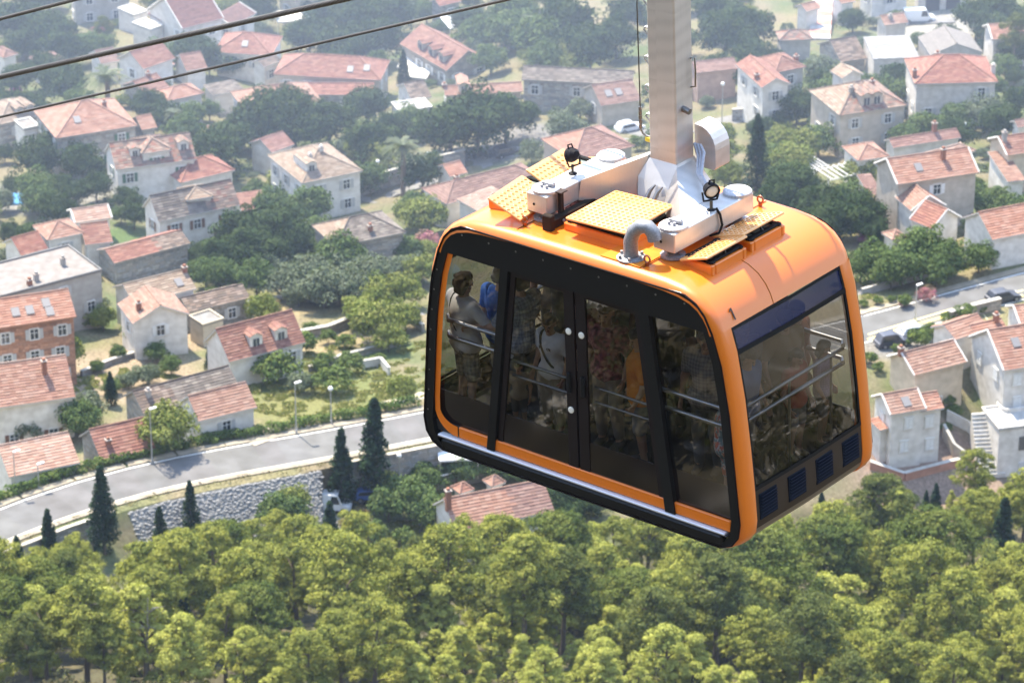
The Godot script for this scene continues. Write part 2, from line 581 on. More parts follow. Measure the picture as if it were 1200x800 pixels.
func aged(tones: Array, age: float) -> Array:
	var out := []
	for t in tones:
		var l: float = t[0] * 0.3 + t[1] * 0.6 + t[2] * 0.1
		out.append([lerpf(t[0], l * 1.25, age) * (1.0 - age * 0.25), lerpf(t[1], l * 1.0, age) * (1.0 - age * 0.25), lerpf(t[2], l * 0.8, age) * (1.0 - age * 0.25)])
	return out

func col_of(a: Array) -> Color: return Color(a[0], a[1], a[2])

# one slope of a roof: courses of overlapping tiles, each with its own tone and lift
func slope_tiles(b: Buf, e0: Vector3, e1: Vector3, t1: Vector3, t0: Vector3, tones: Array, tones2: Array, split: float) -> void:
	var up0 := t0 - e0
	var up1 := t1 - e1
	var nn := (e1 - e0).cross((t0 + t1) * 0.5 - (e0 + e1) * 0.5).normalized()
	var run := ((t0 + t1) * 0.5 - (e0 + e1) * 0.5).length()
	var n := maxi(2, int(run / 0.36))
	var width := (e1 - e0).length()
	for r in n:
		var f0 := float(r) / n
		var f1 := float(r + 1) / n
		var a0 := e0 + up0 * f0
		var a1 := e1 + up1 * f0
		var c0 := e0 + up0 * f1
		var c1 := e1 + up1 * f1
		var m := maxi(1, int((a1 - a0).length() / 0.62))
		var rowk := rng.randf_range(0.94, 1.05)
		for k in m:
			var g0 := float(k) / m
			var g1 := float(k + 1) / m
			var lift := nn * rng.randf_range(0.045, 0.085)
			var p := a0.lerp(a1, g0) + lift
			var q := a0.lerp(a1, g1) + lift
			var s := c0.lerp(c1, g1) + nn * 0.012
			var t := c0.lerp(c1, g0) + nn * 0.012
			var where := ((p + q) * 0.5 - e0).dot((e1 - e0).normalized()) / maxf(width, 0.1)
			var set_: Array = tones2 if where > split + rng.randf_range(-0.03, 0.03) else tones
			var col := col_of(set_[rng.randi() % set_.size()])
			var kk := rowk * rng.randf_range(0.9, 1.1)
			col = Color(col.r * kk, col.g * kk, col.b * kk)
			b.quad(p, q, s, t, col)
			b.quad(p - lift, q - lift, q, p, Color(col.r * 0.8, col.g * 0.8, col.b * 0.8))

func ridge_line(b: Buf, p: Vector3, q: Vector3, col: Color) -> void:
	var n := maxi(1, int((q - p).length() / 0.45))
	for k in n:
		var a := p.lerp(q, float(k) / n)
		var c := p.lerp(q, float(k + 1) / n)
		b.tube([a + Vector3.UP * 0.03, c + Vector3.UP * 0.05], [0.13, 0.10], 6, vary(col, 0.12), false)

# the four corners of the eaves and the ends of the ridge, in the house's own axes (x along the front, z to the front)
func roof_frame(kind: String, hx: float, hz: float, y: float, rise: float) -> Dictionary:
	var fl := Vector3(-hx, y, hz)
	var fr := Vector3(hx, y, hz)
	var br := Vector3(hx, y, -hz)
	var bl := Vector3(-hx, y, -hz)
	var r0 := Vector3(-hx, y + rise, 0)
	var r1 := Vector3(hx, y + rise, 0)
	if kind == "gable_z":
		r0 = Vector3(0, y + rise, hz)
		r1 = Vector3(0, y + rise, -hz)
	elif kind == "hip":
		if hx >= hz:
			r0.x = -hx + hz
			r1.x = hx - hz
			if hx - hz < 0.3: r1.x += 0.15; r0.x -= 0.15
		else:
			r0 = Vector3(0, y + rise, hz - hx)
			r1 = Vector3(0, y + rise, -hz + hx)
	return {"fl": fl, "fr": fr, "br": br, "bl": bl, "r0": r0, "r1": r1}

func roof_height(kind: String, hx: float, hz: float, rise: float, x: float, z: float) -> float:
	match kind:
		"gable": return rise * (1.0 - absf(z) / hz)
		"gable_z": return rise * (1.0 - absf(x) / hx)
		"hip": return rise * clampf(minf((hx - absf(x)), (hz - absf(z))) / minf(hx, hz), 0, 1)
		"shed": return rise * (hz - z) / (2.0 * hz)
	return 0.0

func house(called: String, label: String, at: Vector3, turn: float, lx: float, lz: float, eave: float, kind: String, tiles: String, walls: String, o: Dictionary) -> Node3D:
	var root := thing(called, label, o.get("category", "house"), at, turn)
	if o.has("group"): root.set_meta("group", o.group)
	var hx := lx * 0.5
	var hz := lz * 0.5
	var over: float = o.get("over", 0.3 if kind != "flat" else 0.0)
	var wx := hx - over
	var wz := hz - over
	var age := rng.randf_range(0.0, 0.42)  # how far sun and lichen have dulled this roof's tiles
	var tones := aged(TILES[tiles], age)
	var tones2 := aged(TILES[o.get("tiles2", tiles)], age)
	var split: float = o.get("split", 2.0)
	var rise: float = o.get("pitch", 0.5) * (hz if kind in ["gable", "shed"] else hx if kind == "gable_z" else minf(hx, hz))
	if kind == "shed": rise *= 1.1
	var wc := col_of(WALLS[walls])
	var wm: Material = mats.stone if walls == "stone" or walls == "brick" else mats.plaster
	# walls, down into the slope
	var b := Buf.new()
	var foot := -3.0
	var top := eave - 0.02
	for f in [[Vector3(-wx, 0, wz), Vector3(wx, 0, wz)], [Vector3(wx, 0, wz), Vector3(wx, 0, -wz)], [Vector3(wx, 0, -wz), Vector3(-wx, 0, -wz)], [Vector3(-wx, 0, -wz), Vector3(-wx, 0, wz)]]:
		var p: Vector3 = f[0]
		var q: Vector3 = f[1]
		var u := Vector3.UP
		b.quad(p + u * foot, q + u * foot, q + u * top, p + u * top, wc)
		var hp := roof_height(kind, hx, hz, rise, p.x, p.z)
		var hq := roof_height(kind, hx, hz, rise, q.x, q.z)
		var mid := (p + q) * 0.5
		var hm := roof_height(kind, hx, hz, rise, mid.x, mid.z)
		if kind != "hip" and kind != "flat" and maxf(hm, maxf(hp, hq)) > 0.5:
			var pt := p + u * (top + hp)
			var qt := q + u * (top + hq)
			b.poly([p + u * top, q + u * top, qt, mid + u * (top + hm), pt], wc)
	if kind == "flat":
		b.quad(Vector3(-wx, top, wz), Vector3(wx, top, wz), Vector3(wx, top, -wz), Vector3(-wx, top, -wz), wc)
	part("wall", b, wm, root)
	# roof
	b = Buf.new()
	var rg := Buf.new()
	var roof: MeshInstance3D
	if kind == "flat":
		var rc := col_of(tones[0])
		b.bx(Vector3(0, eave + 0.06, 0), Vector3(lx + 0.2, 0.16, lz + 0.2), rc, 0.02)
		var pc: Color = wc if not o.has("parapet_dark") else rgb(0.2, 0.2, 0.2)
		for k in [[0, hz, lx + 0.26, 0.2], [0, -hz, lx + 0.26, 0.2], [hx, 0, 0.2, lz - 0.16], [-hx, 0, 0.2, lz - 0.16]]:
			b.bx(Vector3(k[0], eave + 0.24, k[1]), Vector3(k[2], 0.24, k[3]), pc, 0.02)
		roof = part("roof", b, mats.concrete, root)
	else:
		var fr := roof_frame(kind, hx, hz, eave + 0.12, rise)
		var rc := col_of(tones[tones.size() - 1])
		var slopes := []
		match kind:
			"gable": slopes = [[fr.fl, fr.fr, fr.r1, fr.r0], [fr.br, fr.bl, fr.r0, fr.r1]]
			"gable_z": slopes = [[fr.bl, fr.fl, fr.r0, fr.r1], [fr.fr, fr.br, fr.r1, fr.r0]]
			"shed": slopes = [[fr.fl, fr.fr, fr.br + Vector3.UP * rise, fr.bl + Vector3.UP * rise]]
			"hip":
				if hx >= hz: slopes = [[fr.fl, fr.fr, fr.r1, fr.r0], [fr.br, fr.bl, fr.r0, fr.r1], [fr.bl, fr.fl, fr.r0, fr.r0], [fr.fr, fr.br, fr.r1, fr.r1]]
				else: slopes = [[fr.bl, fr.fl, fr.r0, fr.r1], [fr.fr, fr.br, fr.r1, fr.r0], [fr.fl, fr.fr, fr.r0, fr.r0], [fr.br, fr.bl, fr.r1, fr.r1]]
		for i in slopes.size():
			var q: Array = slopes[i]
			var t1_: Array = tones
			var sp := split
			if o.has("left_tiles") and i == 2: t1_ = aged(TILES[o.left_tiles], age); sp = 2.0
			slope_tiles(b, q[0], q[1], q[2], q[3], t1_, tones2, sp)
			# the boards under the eaves and along the verge
			var down := Vector3.UP * 0.16
			b.quad(q[0] - down, q[1] - down, q[1] + Vector3.UP * 0.02, q[0] + Vector3.UP * 0.02, wc)
			b.quad(q[1] - down, q[0] - down, q[3] - down, q[2] - down, wc)
			if kind != "hip":
				b.quad(q[3] - down, q[0] - down, q[0] + Vector3.UP * 0.02, q[3] + Vector3.UP * 0.02, wc)
				b.quad(q[1] - down, q[2] - down, q[2] + Vector3.UP * 0.02, q[1] + Vector3.UP * 0.02, wc)
		roof = part("roof", b, mats.tile, root)
		if kind != "shed": ridge_line(rg, fr.r0, fr.r1, rc)
		if kind == "hip":
			for k in ([["fl", "r0"], ["bl", "r0"], ["fr", "r1"], ["br", "r1"]] if hx >= hz else [["fl", "r0"], ["fr", "r0"], ["bl", "r1"], ["br", "r1"]]): ridge_line(rg, fr[k[0]], fr[k[1]], rc)
		if o.get("verge", false) and kind != "hip":
			for q in slopes:
				for e in [[q[0], q[3]], [q[1], q[2]]]:
					var v := Buf.new()
					v.tube([e[0] + Vector3.UP * 0.03, e[1] + Vector3.UP * 0.03], 0.13, 4, rgb(0.75, 0.73, 0.70))
					part("verge", v, mats.plaster, roof)
		part("ridge_cap", rg, mats.tile, roof) if not rg.v.is_empty() else null
	# chimneys: [x share, z share, height]
	for k in o.get("chimney", []):
		var cx: float = k[0] * hx
		var cz: float = k[1] * hz
		var y0 := eave + roof_height(kind, hx, hz, rise, cx, cz) - 0.2
		var hh: float = k[2]
		var c := Buf.new()
		var cc := rgb(0.36, 0.16, 0.10) if k.size() < 4 else col_of(WALLS[k[3]])
		c.bx(Vector3(cx, y0 + hh * 0.5, cz), Vector3(0.55, hh, 0.55), cc, 0.02)
		c.bx(Vector3(cx, y0 + hh + 0.05, cz), Vector3(0.72, 0.12, 0.72), rgb(0.44, 0.38, 0.33), 0.02)
		c.bx(Vector3(cx, y0 + hh + 0.24, cz), Vector3(0.36, 0.26, 0.36), cc, 0.02)
		part("chimney", c, mats.rock, roof)
	# skylights on the front slope: [x share, share up the slope]
	for k in o.get("skylight", []):
		var side := Vector3(0, rise, -hz).normalized()
		var pos := Vector3(k[0] * hx, eave + 0.2 + rise * k[1], hz * (1.0 - k[1]))
		var bs := Basis(Vector3.RIGHT, Vector3.RIGHT.cross(side) * -1.0, -side)
		var c := Buf.new()
		var g := Buf.new()
		c.box(Transform3D(bs, pos), Vector3(0.95, 0.18, 1.25), rgb(0.18, 0.17, 0.17), 0.02)
		g.box(Transform3D(bs, pos + bs.y * 0.1), Vector3(0.72, 0.04, 1.0), rgb(0.35, 0.42, 0.5))
		obj("skylight", mesh_of([c, mats.paint, g, mats.window_pane]), roof)
	# dormers on the front slope: [x share, share up the slope, width]
	for k in o.get("dormer", []):
		var w: float = k[2]
		var x0: float = k[0] * hx
		var zf: float = hz * (1.0 - k[1])
		var yb: float = eave + rise * k[1]
		var hh := w * 0.85
		var back: float = zf - (hh + w * 0.3) / maxf(rise / hz, 0.2)
		var c := Buf.new()
		var tl := Buf.new()
		var g := Buf.new()
		var l := Vector3(x0 - w * 0.5, yb - 0.3, zf)
		var r := Vector3(x0 + w * 0.5, yb - 0.3, zf)
		var up := Vector3.UP * (hh + 0.3)
		var peak := Vector3(x0, yb + hh + w * 0.28, zf)
		c.poly([l, r, r + up, peak, l + up], wc)
		c.quad(r, Vector3(r.x, r.y, back), Vector3(r.x, r.y, back) + up, r + up, wc)
		c.quad(Vector3(l.x, l.y, back), l, l + up, Vector3(l.x, l.y, back) + up, wc)
		var fo := Vector3(0, 0.05, 0.2)
		var so := Vector3(0.15, -0.08, 0)
		slope_tiles(tl, Vector3(l.x, 0, back) + Vector3.UP * (l.y + up.y) - so, l + up + fo - so, peak + fo, Vector3(x0, peak.y + 0.05, back), tones, tones, 2.0)
		slope_tiles(tl, r + up + fo + so, Vector3(r.x, r.y + up.y, back) + so, Vector3(x0, peak.y + 0.05, back), peak + fo, tones, tones, 2.0)
		g.bx(Vector3(x0, yb + hh * 0.45, zf + 0.02), Vector3(w * 0.5, hh * 0.7, 0.05), rgb(0.06, 0.07, 0.09))
		c.bx(Vector3(x0, yb + hh * 0.45, zf + 0.02), Vector3(0.06, hh * 0.7, 0.1), rgb(0.7, 0.7, 0.68))
		obj("dormer", mesh_of([c, mats.plaster, tl, mats.tile, g, mats.window_pane]), roof)
	if o.get("windows", true): house_windows(root, wx, wz, eave, o)
	for k in o.get("doors", []):  # [side, place along it, width, height, tone]
		var bs := side_basis(k[0])
		var half := wz if k[0] == 0 or k[0] == 2 else wx
		var c := Buf.new()
		var t: Array = k[4]
		c.box(Transform3D(bs, bs * Vector3(k[1], k[3] * 0.5 + k[5], half + 0.03)), Vector3(k[2], k[3], 0.1), col_of(t), 0.02)
		part("door", c, mats.paint, root)
	if o.get("join", false):  # a wing belongs to the house before it
		for ch in root.get_children():
			var where: Transform3D = last_house.transform.affine_inverse() * root.transform * (ch as Node3D).transform
			root.remove_child(ch)
			var nm: String = String(ch.name).rstrip("0123456789").rstrip("_")
			var i := 1
			while last_house.has_node("%s_%03d" % [nm, i]): i += 1
			ch.name = "%s_%03d" % [nm, i]
			last_house.add_child(ch, true)
			ch.transform = where
		used_names[called] -= 1
		remove_child(root)
		root.free()
		return last_house
	last_house = root
	house_labels.append(label)
	return root

var last_house: Node3D
var house_labels := []

func side_basis(side: int) -> Basis: return Basis(Vector3.UP, [0.0, PI / 2, PI, -PI / 2][side])  # 0 front, 1 right, 2 back, 3 left

var window_kinds := {}

func window_mesh(kind: String) -> Array:
	if window_kinds.has(kind): return window_kinds[kind]
	var w := 0.95
	var h := 1.3
	if kind == "small": w = 0.6; h = 0.7
	if kind == "tall": h = 2.0
	var f := Buf.new()
	var sill := rgb(0.62, 0.60, 0.56)
	for k in [[0, h * 0.5 + 0.05, w + 0.24, 0.12], [0, -h * 0.5 - 0.05, w + 0.3, 0.12]]: f.bx(Vector3(k[0], k[1], 0.05), Vector3(k[2], k[3], 0.14), sill, 0.015)
	for k in [-1, 1]: f.bx(Vector3(k * (w * 0.5 + 0.05), 0, 0.04), Vector3(0.12, h, 0.12), sill, 0.015)
	f.bx(Vector3(0, 0, 0.03), Vector3(0.06, h, 0.07), rgb(0.7, 0.7, 0.68))
	f.bx(Vector3(0, h * 0.12, 0.032), Vector3(w, 0.05, 0.066), rgb(0.7, 0.7, 0.68))
	var s := Buf.new()
	var tone := {"green": rgb(0.05, 0.12, 0.07), "brown": rgb(0.16, 0.08, 0.05), "grey": rgb(0.40, 0.40, 0.39), "white": rgb(0.68, 0.68, 0.66)}
	var shut := ""
	for t in tone: if kind.begins_with(t): shut = t
	if shut:
		var closed := kind.ends_with("_closed")
		for k in [-1, 1]:
			var cx: float = k * (w * 0.25 if closed else w * 0.5 + 0.11 + w * 0.25)
			s.bx(Vector3(cx, 0, 0.07 if closed else 0.05), Vector3(w * 0.48, h, 0.05), tone[shut], 0.01)
			for i in 5: s.bx(Vector3(cx, -h * 0.4 + h * 0.2 * i, 0.1 if closed else 0.08), Vector3(w * 0.40, 0.1, 0.03), vary(tone[shut], 0.1))
	var g := Buf.new()
	g.bx(Vector3(0, 0, 0.0), Vector3(w, h, 0.03), rgb(0.035, 0.04, 0.05))
	var a := [mesh_of([f, mats.paint, s, mats.paint]) if not s.v.is_empty() else mesh_of([f, mats.paint]), mesh_of([g, mats.window_pane])]
	window_kinds[kind] = a
	return a

func house_windows(root: Node3D, wx: float, wz: float, eave: float, o: Dictionary) -> void:
	var kind: String = o.get("window", "grey")
	var storeys := maxi(1, int(eave / 2.7))
	if o.has("storeys"): storeys = o.storeys
	var m := window_mesh(kind)
	for side in 4:
		var nrm := root.basis * (side_basis(side) * Vector3.BACK)
		if nrm.z < -0.35 or side in o.get("blind", []): continue
		var half := wz if side == 0 or side == 2 else wx
		var length := 2.0 * (wx if side == 0 or side == 2 else wz)
		var n := int((length - 0.8) / (2.9 if not kind.ends_with("small") else 2.4))
		if length > 2.2: n = maxi(n, 1)
		for s in storeys:
			var y := eave - 1.45 - 2.8 * s
			if y < 0.6: continue
			for i in n:
				if rng.randf() < o.get("skip", 0.22): continue
				var x := (i + 0.5 - n * 0.5) * length / n + rng.randf_range(-0.25, 0.25)
				var bs := side_basis(side)
				var w := obj("window", m[0], root)
				w.transform = Transform3D(bs, bs * Vector3(x, y, half + 0.012))
				obj("pane", m[1], w)

func build_houses() -> void:
	house("apartment_building", "grey rendered apartment block at the very top left behind dark trees", Vector3(-65.44, -25.67, -559.41), 0.270, 8.70, 3.58, 11.0, "flat", "slab", "grey", {"skip":0.1,"window":"grey","category":"building"})
	house("hip_roofed_house", "large stone house with wide orange hip roof, skylight and side dormer under the cables", Vector3(-59.29, -16.84, -482.22), 0.402, 11.75, 10.68, 6.0, "hip", "orange", "stone", {"skylight":[[-0.35,0.45]],"window":"green","chimney":[[0.45,0.1,1.0]]})
	house("house_wing", "low orange tiled wing joined to the right end of the large stone hip-roofed house", Vector3(-51.63, -17.61, -485.95), 0.452, 2.33, 4.57, 4.5, "gable", "orange", "stone", {"windows":false,"join": true})
	house("house_annex", "small white flat-roofed annex left of the large stone hip-roofed house", Vector3(-67.95, -18.06, -485.52), 0.508, 2.21, 3.35, 5.0, "flat", "slab", "white", {"window":"grey","join": true})
	house("old_house", "old house with tan mottled roof and two small dormers at the left edge", Vector3(-72.11, -19.53, -496.00), 0.582, 6.45, 7.67, 4.0, "hip", "tan", "stone", {"dormer":[[0.2,0.25,1.2],[0.7,0.25,1.2]]})
	house("gabled_house", "white gable-ended house with red roof just above the thick cable, upper left", Vector3(-54.35, -20.94, -518.81), 0.787, 6.16, 6.18, 4.5, "gable", "red", "white", {"pitch":0.6,"skip":0.5,"window":"white"})
	house("lean_to", "narrow orange lean-to roof along the front of the white gable-ended house", Vector3(-52.84, -21.39, -522.14), 0.656, 4.68, 1.88, 2.4, "shed", "orange", "white", {"windows":false,"pitch":0.3,"join": true})
	house("modern_house", "modern white house with stepped dark red roofs and white edges at the top left", Vector3(-50.57, -24.14, -544.12), 0.638, 7.58, 10.19, 5.0, "gable", "dark", "white", {"verge":true,"pitch":0.7,"window":"white","skip":0.5})
	house("modern_house_wing", "lower left wing of the modern white house, dark red roof with white edges", Vector3(-53.89, -23.99, -545.78), 0.646, 3.85, 4.28, 4.0, "gable_z", "dark", "white", {"verge":true,"pitch":0.7,"windows":false,"join": true})
	house("modern_house_porch", "right wing of the modern white house, its red roof edge ending over a dark porch", Vector3(-43.27, -26.21, -550.43), 1.040, 6.62, 3.24, 4.0, "shed", "dark", "white", {"verge":true,"pitch":0.7,"join": true})
	house("terrace_pavilion", "white flat terrace roof with two roof windows left of the modern house, upper one", Vector3(-59.45, -24.15, -551.02), 0.760, 2.60, 4.01, 3.0, "flat", "white", "white", {"windows":false})
	house("terrace_pavilion", "white flat terrace roof with two roof windows left of the modern house, lower one", Vector3(-56.37, -23.43, -542.89), 0.808, 2.47, 4.16, 3.0, "flat", "white", "white", {"windows":false})
	house("hip_roofed_house", "orange hip-roofed house below the thin cable, partly hidden by trees at upper left", Vector3(-48.42, -20.33, -506.17), 0.537, 6.00, 4.33, 3.6, "hip", "orange", "pale", {"window":"grey"})
	house("low_house", "low red roofed house left of the orange hip roof under the thin cable", Vector3(-53.69, -20.09, -509.52), 0.815, 4.65, 5.42, 3.0, "gable", "red", "stone", {"chimney":[[0.3,0.0,0.8]]})
	house("shed", "flat old shed with pale grey tiles and a white ledge in the upper left", Vector3(-42.62, -22.34, -514.23), 0.472, 4.97, 4.04, 3.0, "shed", "grey", "pale", {"pitch":0.1,"windows":false})
	house("long_roofed_house", "broad red roofed house right of the round dark tree at upper left", Vector3(-40.35, -24.43, -535.79), -0.156, 9.02, 8.00, 3.5, "hip", "red", "white", {"skylight":[[0.0,0.45]]})
	house("hip_roofed_house", "orange hip-roofed house with roof window beside the dark tree belt, left of centre top", Vector3(-34.35, -21.98, -507.43), 0.341, 11.65, 7.95, 4.0, "hip", "orange", "white", {"skylight":[[-0.5,0.4]]})
	house("corner_house", "small white house with grey tiled top behind the orange hip roof under the thin cable", Vector3(-37.11, -24.70, -528.12), 0.804, 3.69, 2.83, 4.0, "gable", "brown", "white", {})
	house("two_gabled_house", "white gabled house with mottled red roof among trees at the left, lower block", Vector3(-49.21, -15.50, -469.41), 0.338, 11.26, 6.76, 4.6, "gable", "mottled", "white", {"window":"green","dormer":[[-0.45,0.4,1.3],[0.75,0.4,1.4]],"pitch":0.75})
	house("roof_tower", "raised middle block with pyramid roof on the white gabled house at the left", Vector3(-49.01, -15.83, -469.20), 0.379, 4.24, 5.51, 6.6, "hip", "mottled", "white", {"window":"green","storeys":1,"skip":0.0,"join": true})
	house("low_house", "low house with red hipped roofs in front of the white gabled house on the left", Vector3(-42.90, -16.30, -469.37), 0.564, 8.32, 6.30, 3.4, "hip", "red", "white", {"windows":false})
	house("garden_shed", "tiny shed with flat red roof between trees left of the tree belt", Vector3(-42.18, -19.60, -492.43), 0.366, 1.99, 3.44, 2.6, "shed", "red", "white", {"windows":false,"pitch":0.15})
	house("hip_roofed_house", "small red hip roof at the left edge behind the thick cable", Vector3(-77.07, -23.45, -530.07), 0.711, 2.64, 4.12, 3.5, "hip", "red", "white", {"windows":false})
	house("hip_roofed_house", "small pinkish hip roof under the thick cable near the left edge", Vector3(-70.04, -22.50, -526.32), 0.515, 4.40, 3.68, 3.0, "hip", "pink", "white", {"windows":false})
	house("apartment_building", "cream flat-topped apartment block at the top left of centre with awning", Vector3(-33.70, -30.79, -571.34), 0.682, 6.70, 4.45, 10.0, "flat", "slab", "cream", {"window":"grey","category":"building","skip":0.1})
	house("long_house", "long red hip-roofed house with three roof windows beneath the thin cable", Vector3(-27.00, -24.40, -523.52), -0.146, 16.28, 8.00, 4.6, "hip", "red", "beige", {"skylight":[[0.4,0.4],[0.7,0.5]],"window":"grey"})
	house("low_house", "low red roofed annex with stone parapet in front of the long red house", Vector3(-26.01, -23.86, -517.78), -0.000, 11.11, 5.00, 3.0, "gable", "red", "stone", {"windows":false,"pitch":0.35})
	house("steep_roofed_house", "red steep roofed house with three dormers and white awnings, top centre", Vector3(-10.22, -26.08, -533.07), -0.989, 13.39, 8.00, 5.0, "gable", "red", "stone", {"pitch":0.6,"dormer":[[-0.3,0.2,1.5],[0.15,0.2,1.5],[0.6,0.2,1.5]],"window":"white"})
	house("gabled_house", "stone house with red roof cut by the top edge above the white canopy", Vector3(-10.67, -29.01, -565.07), 0.603, 4.28, 2.95, 4.0, "gable", "red", "stone", {})
	house("long_house", "orange roofed stone house with one dormer behind the big dark trees, centre top", Vector3(-4.29, -20.36, -506.42), 0.142, 11.44, 3.29, 4.0, "gable", "orange", "beige", {"dormer":[[-0.5,0.25,1.5]],"chimney":[[-0.98,0.0,0.6]]})
	house("old_long_house", "long old house with grey tiles turning red at its right end, left of the hanger", Vector3(9.52, -14.70, -498.49), 1.442, 4.68, 15.90, 3.6, "gable_z", "grey", "stone", {"left_tiles":"red"})
	house("low_house", "pinkish tiled low house with two skylights left of the hanger", Vector3(14.04, -13.45, -490.17), 0.367, 6.16, 7.12, 3.0, "gable", "pink", "beige", {"skylight":[[-0.4,0.5],[0.1,0.5]]})
	house("hip_roofed_house", "house with brown-red hip roof right behind the cabin's round spotlight", Vector3(10.12, -9.83, -461.75), 0.539, 9.51, 8.41, 4.0, "hip", "pink", "beige", {"windows":false,"left_tiles":"orange"})
	house("hip_roofed_house", "cream house with beige hip roof, two dormers and white chimney left of the palm", Vector3(-26.57, -15.94, -464.87), 0.497, 9.03, 10.85, 5.8, "hip", "tan", "white", {"window":"grey","skip":0.05,"chimney":[[-0.35,0.35,1.1,"white"],[0.1,0.2,0.9,"white"]],"dormer":[[-0.5,0.3,1.5]]})
	house("low_house", "pink roofed low building behind the beige hip-roofed house", Vector3(-33.66, -19.03, -484.09), 0.767, 4.24, 4.94, 3.6, "gable", "pink", "white", {"windows":false})
	house("long_house", "long dark pink roofed house left of the cabin's open roof hatches", Vector3(-3.70, -12.66, -455.98), 0.575, 15.66, 6.13, 3.4, "hip", "pink", "white", {"skip":0.5,"chimney":[[-0.5,-0.2,0.8]]})
	house("flat_roofed_house", "small white flat-roofed building below the orange dormer house, centre top", Vector3(-14.56, -21.32, -505.00), 0.342, 4.98, 3.50, 3.0, "flat", "white", "white", {"windows":false})
	house("low_house", "orange edge of a low roof right beside the cabin's front left roof corner", Vector3(-3.62, -10.79, -448.70), 0.776, 6.32, 3.89, 2.4, "shed", "pale", "white", {"windows":false,"pitch":0.2})
	house("long_house", "white gabled house with old grey tile roof and a wide hipped attic, left", Vector3(-41.89, -13.40, -447.71), 0.486, 11.53, 5.47, 4.6, "gable", "grey", "white", {"tiles2":"mottled","split":0.62,"pitch":0.95,"window":"brown","doors":[[0,2.6,1.1,2.1,[0.12,0.08,0.06],0.1]]})
	house("roof_attic", "hip-roofed attic room with two windows on the old grey roof of the white gabled house", Vector3(-41.32, -13.95, -448.23), 0.380, 3.70, 4.15, 6.8, "hip", "tan", "white", {"window":"grey","storeys":1,"skip":0.0,"join": true})
	house("low_long_house", "long low roof, half red and half grey tiles, in front of the white gabled house", Vector3(-46.97, -11.39, -434.84), 0.587, 11.04, 4.84, 2.6, "gable", "red", "stone", {"tiles2":"brown","split":0.6,"windows":false,"pitch":0.4})
	house("small_house", "small house with pale pink barrel roof and white gable edges at the left", Vector3(-55.25, -13.20, -448.12), 0.355, 4.99, 4.18, 3.0, "gable", "pale", "white", {"verge":true,"windows":false})
	house("hip_roofed_house", "cream house under a small orange pyramid roof with light hips, left edge area", Vector3(-57.95, -12.14, -436.91), 0.488, 4.98, 5.04, 4.8, "hip", "orange", "white", {"window":"grey","skip":0.5})
	house("house_wing", "red roofed wing joined to the right of the orange pyramid-roofed house", Vector3(-53.48, -12.01, -437.52), 0.307, 3.59, 6.13, 3.8, "gable", "red", "white", {"windows":false,"join": true})
	house("gabled_house", "white gabled red-roofed house left of the orange pyramid-roofed house", Vector3(-61.80, -11.90, -433.28), 0.615, 3.89, 4.98, 4.0, "gable", "red", "white", {"skip":0.6,"pitch":0.6})
	house("flat_roofed_block", "grey flat-roofed block with three chimneys on a pale roof, left edge", Vector3(-59.32, -9.47, -413.05), 0.585, 16.60, 8.65, 7.0, "flat", "slab", "grey", {"parapet_dark":true,"chimney":[[0.05,0.6,1.2,"grey"],[0.62,0.1,1.3,"grey"],[-0.1,0.75,1.0]],"skip":0.3,"category":"building"})
	house("brick_house", "unplastered brick house with orange roof and four roof windows at the left edge", Vector3(-56.71, -7.55, -394.53), 0.340, 10.43, 7.11, 9.0, "gable", "orange", "brick", {"skylight":[[0.45,0.3],[0.42,0.62],[0.02,0.45],[-0.3,0.45]],"pitch":0.55,"window":"grey","skip":0.2})
	house("old_house", "house with tan tiled roof and a single roof window above the orange gabled house", Vector3(-43.75, -9.32, -415.21), 0.554, 8.56, 5.87, 4.0, "gable", "tan", "white", {"skylight":[[0.6,0.45]],"skip":0.6,"chimney":[[0.95,0.1,0.9]]})
	house("gabled_house", "white house with bright orange-red gabled roof and brick chimney, left of centre", Vector3(-42.93, -8.49, -405.33), 0.399, 7.12, 6.08, 5.0, "gable_z", "orange", "white", {"window":"white","chimney":[[-0.6,0.35,1.3]],"skip":0.4})
	house("old_long_house", "long stone outbuilding with dark brown mottled roof beside the orange gabled house", Vector3(-36.75, -9.52, -415.12), 0.512, 8.30, 4.38, 2.8, "gable", "brown", "stone", {"skip":0.6,"pitch":0.45})
	house("patio_roof", "flat beige patio roof between the brown outbuilding and the orange gabled house", Vector3(-36.93, -8.82, -408.54), 0.640, 2.84, 3.00, 2.6, "flat", "slab", "cream", {"windows":false})
	house("dormer_house", "red roofed white gabled house with two dormers in the middle of the left half", Vector3(-30.18, -6.51, -395.18), 0.549, 10.13, 6.46, 3.6, "gable", "red", "white", {"pitch":0.9,"dormer":[[-0.2,0.25,1.6],[0.45,0.25,1.6]],"window":"grey","skip":0.5})
	house("gabled_house", "white house with long orange-pink roof and brick chimney at the left edge", Vector3(-55.01, -5.69, -378.53), 0.314, 9.70, 9.01, 5.4, "gable", "pale", "white", {"window":"brown","chimney":[[0.42,0.35,1.8]],"pitch":0.7,"tiles2":"orange","split":0.1})
	house("gabled_house", "house with pale orange roof beside the street lamps at the lower left edge", Vector3(-51.62, 0.00, -358.64), 0.438, 7.97, 7.01, 1.2, "gable", "pale", "white", {"pitch":0.6,"window":"brown","skip":0.6})
	house("stone_gabled_house", "roadside house with red roof and bare grey stone gable beside the bushy yellow-green tree", Vector3(-43.07, 0.00, -362.88), 0.476, 6.39, 6.46, 0.7, "gable", "red", "stone", {"pitch":0.7,"chimney":[[-0.55,0.6,1.0]],"windows":false})
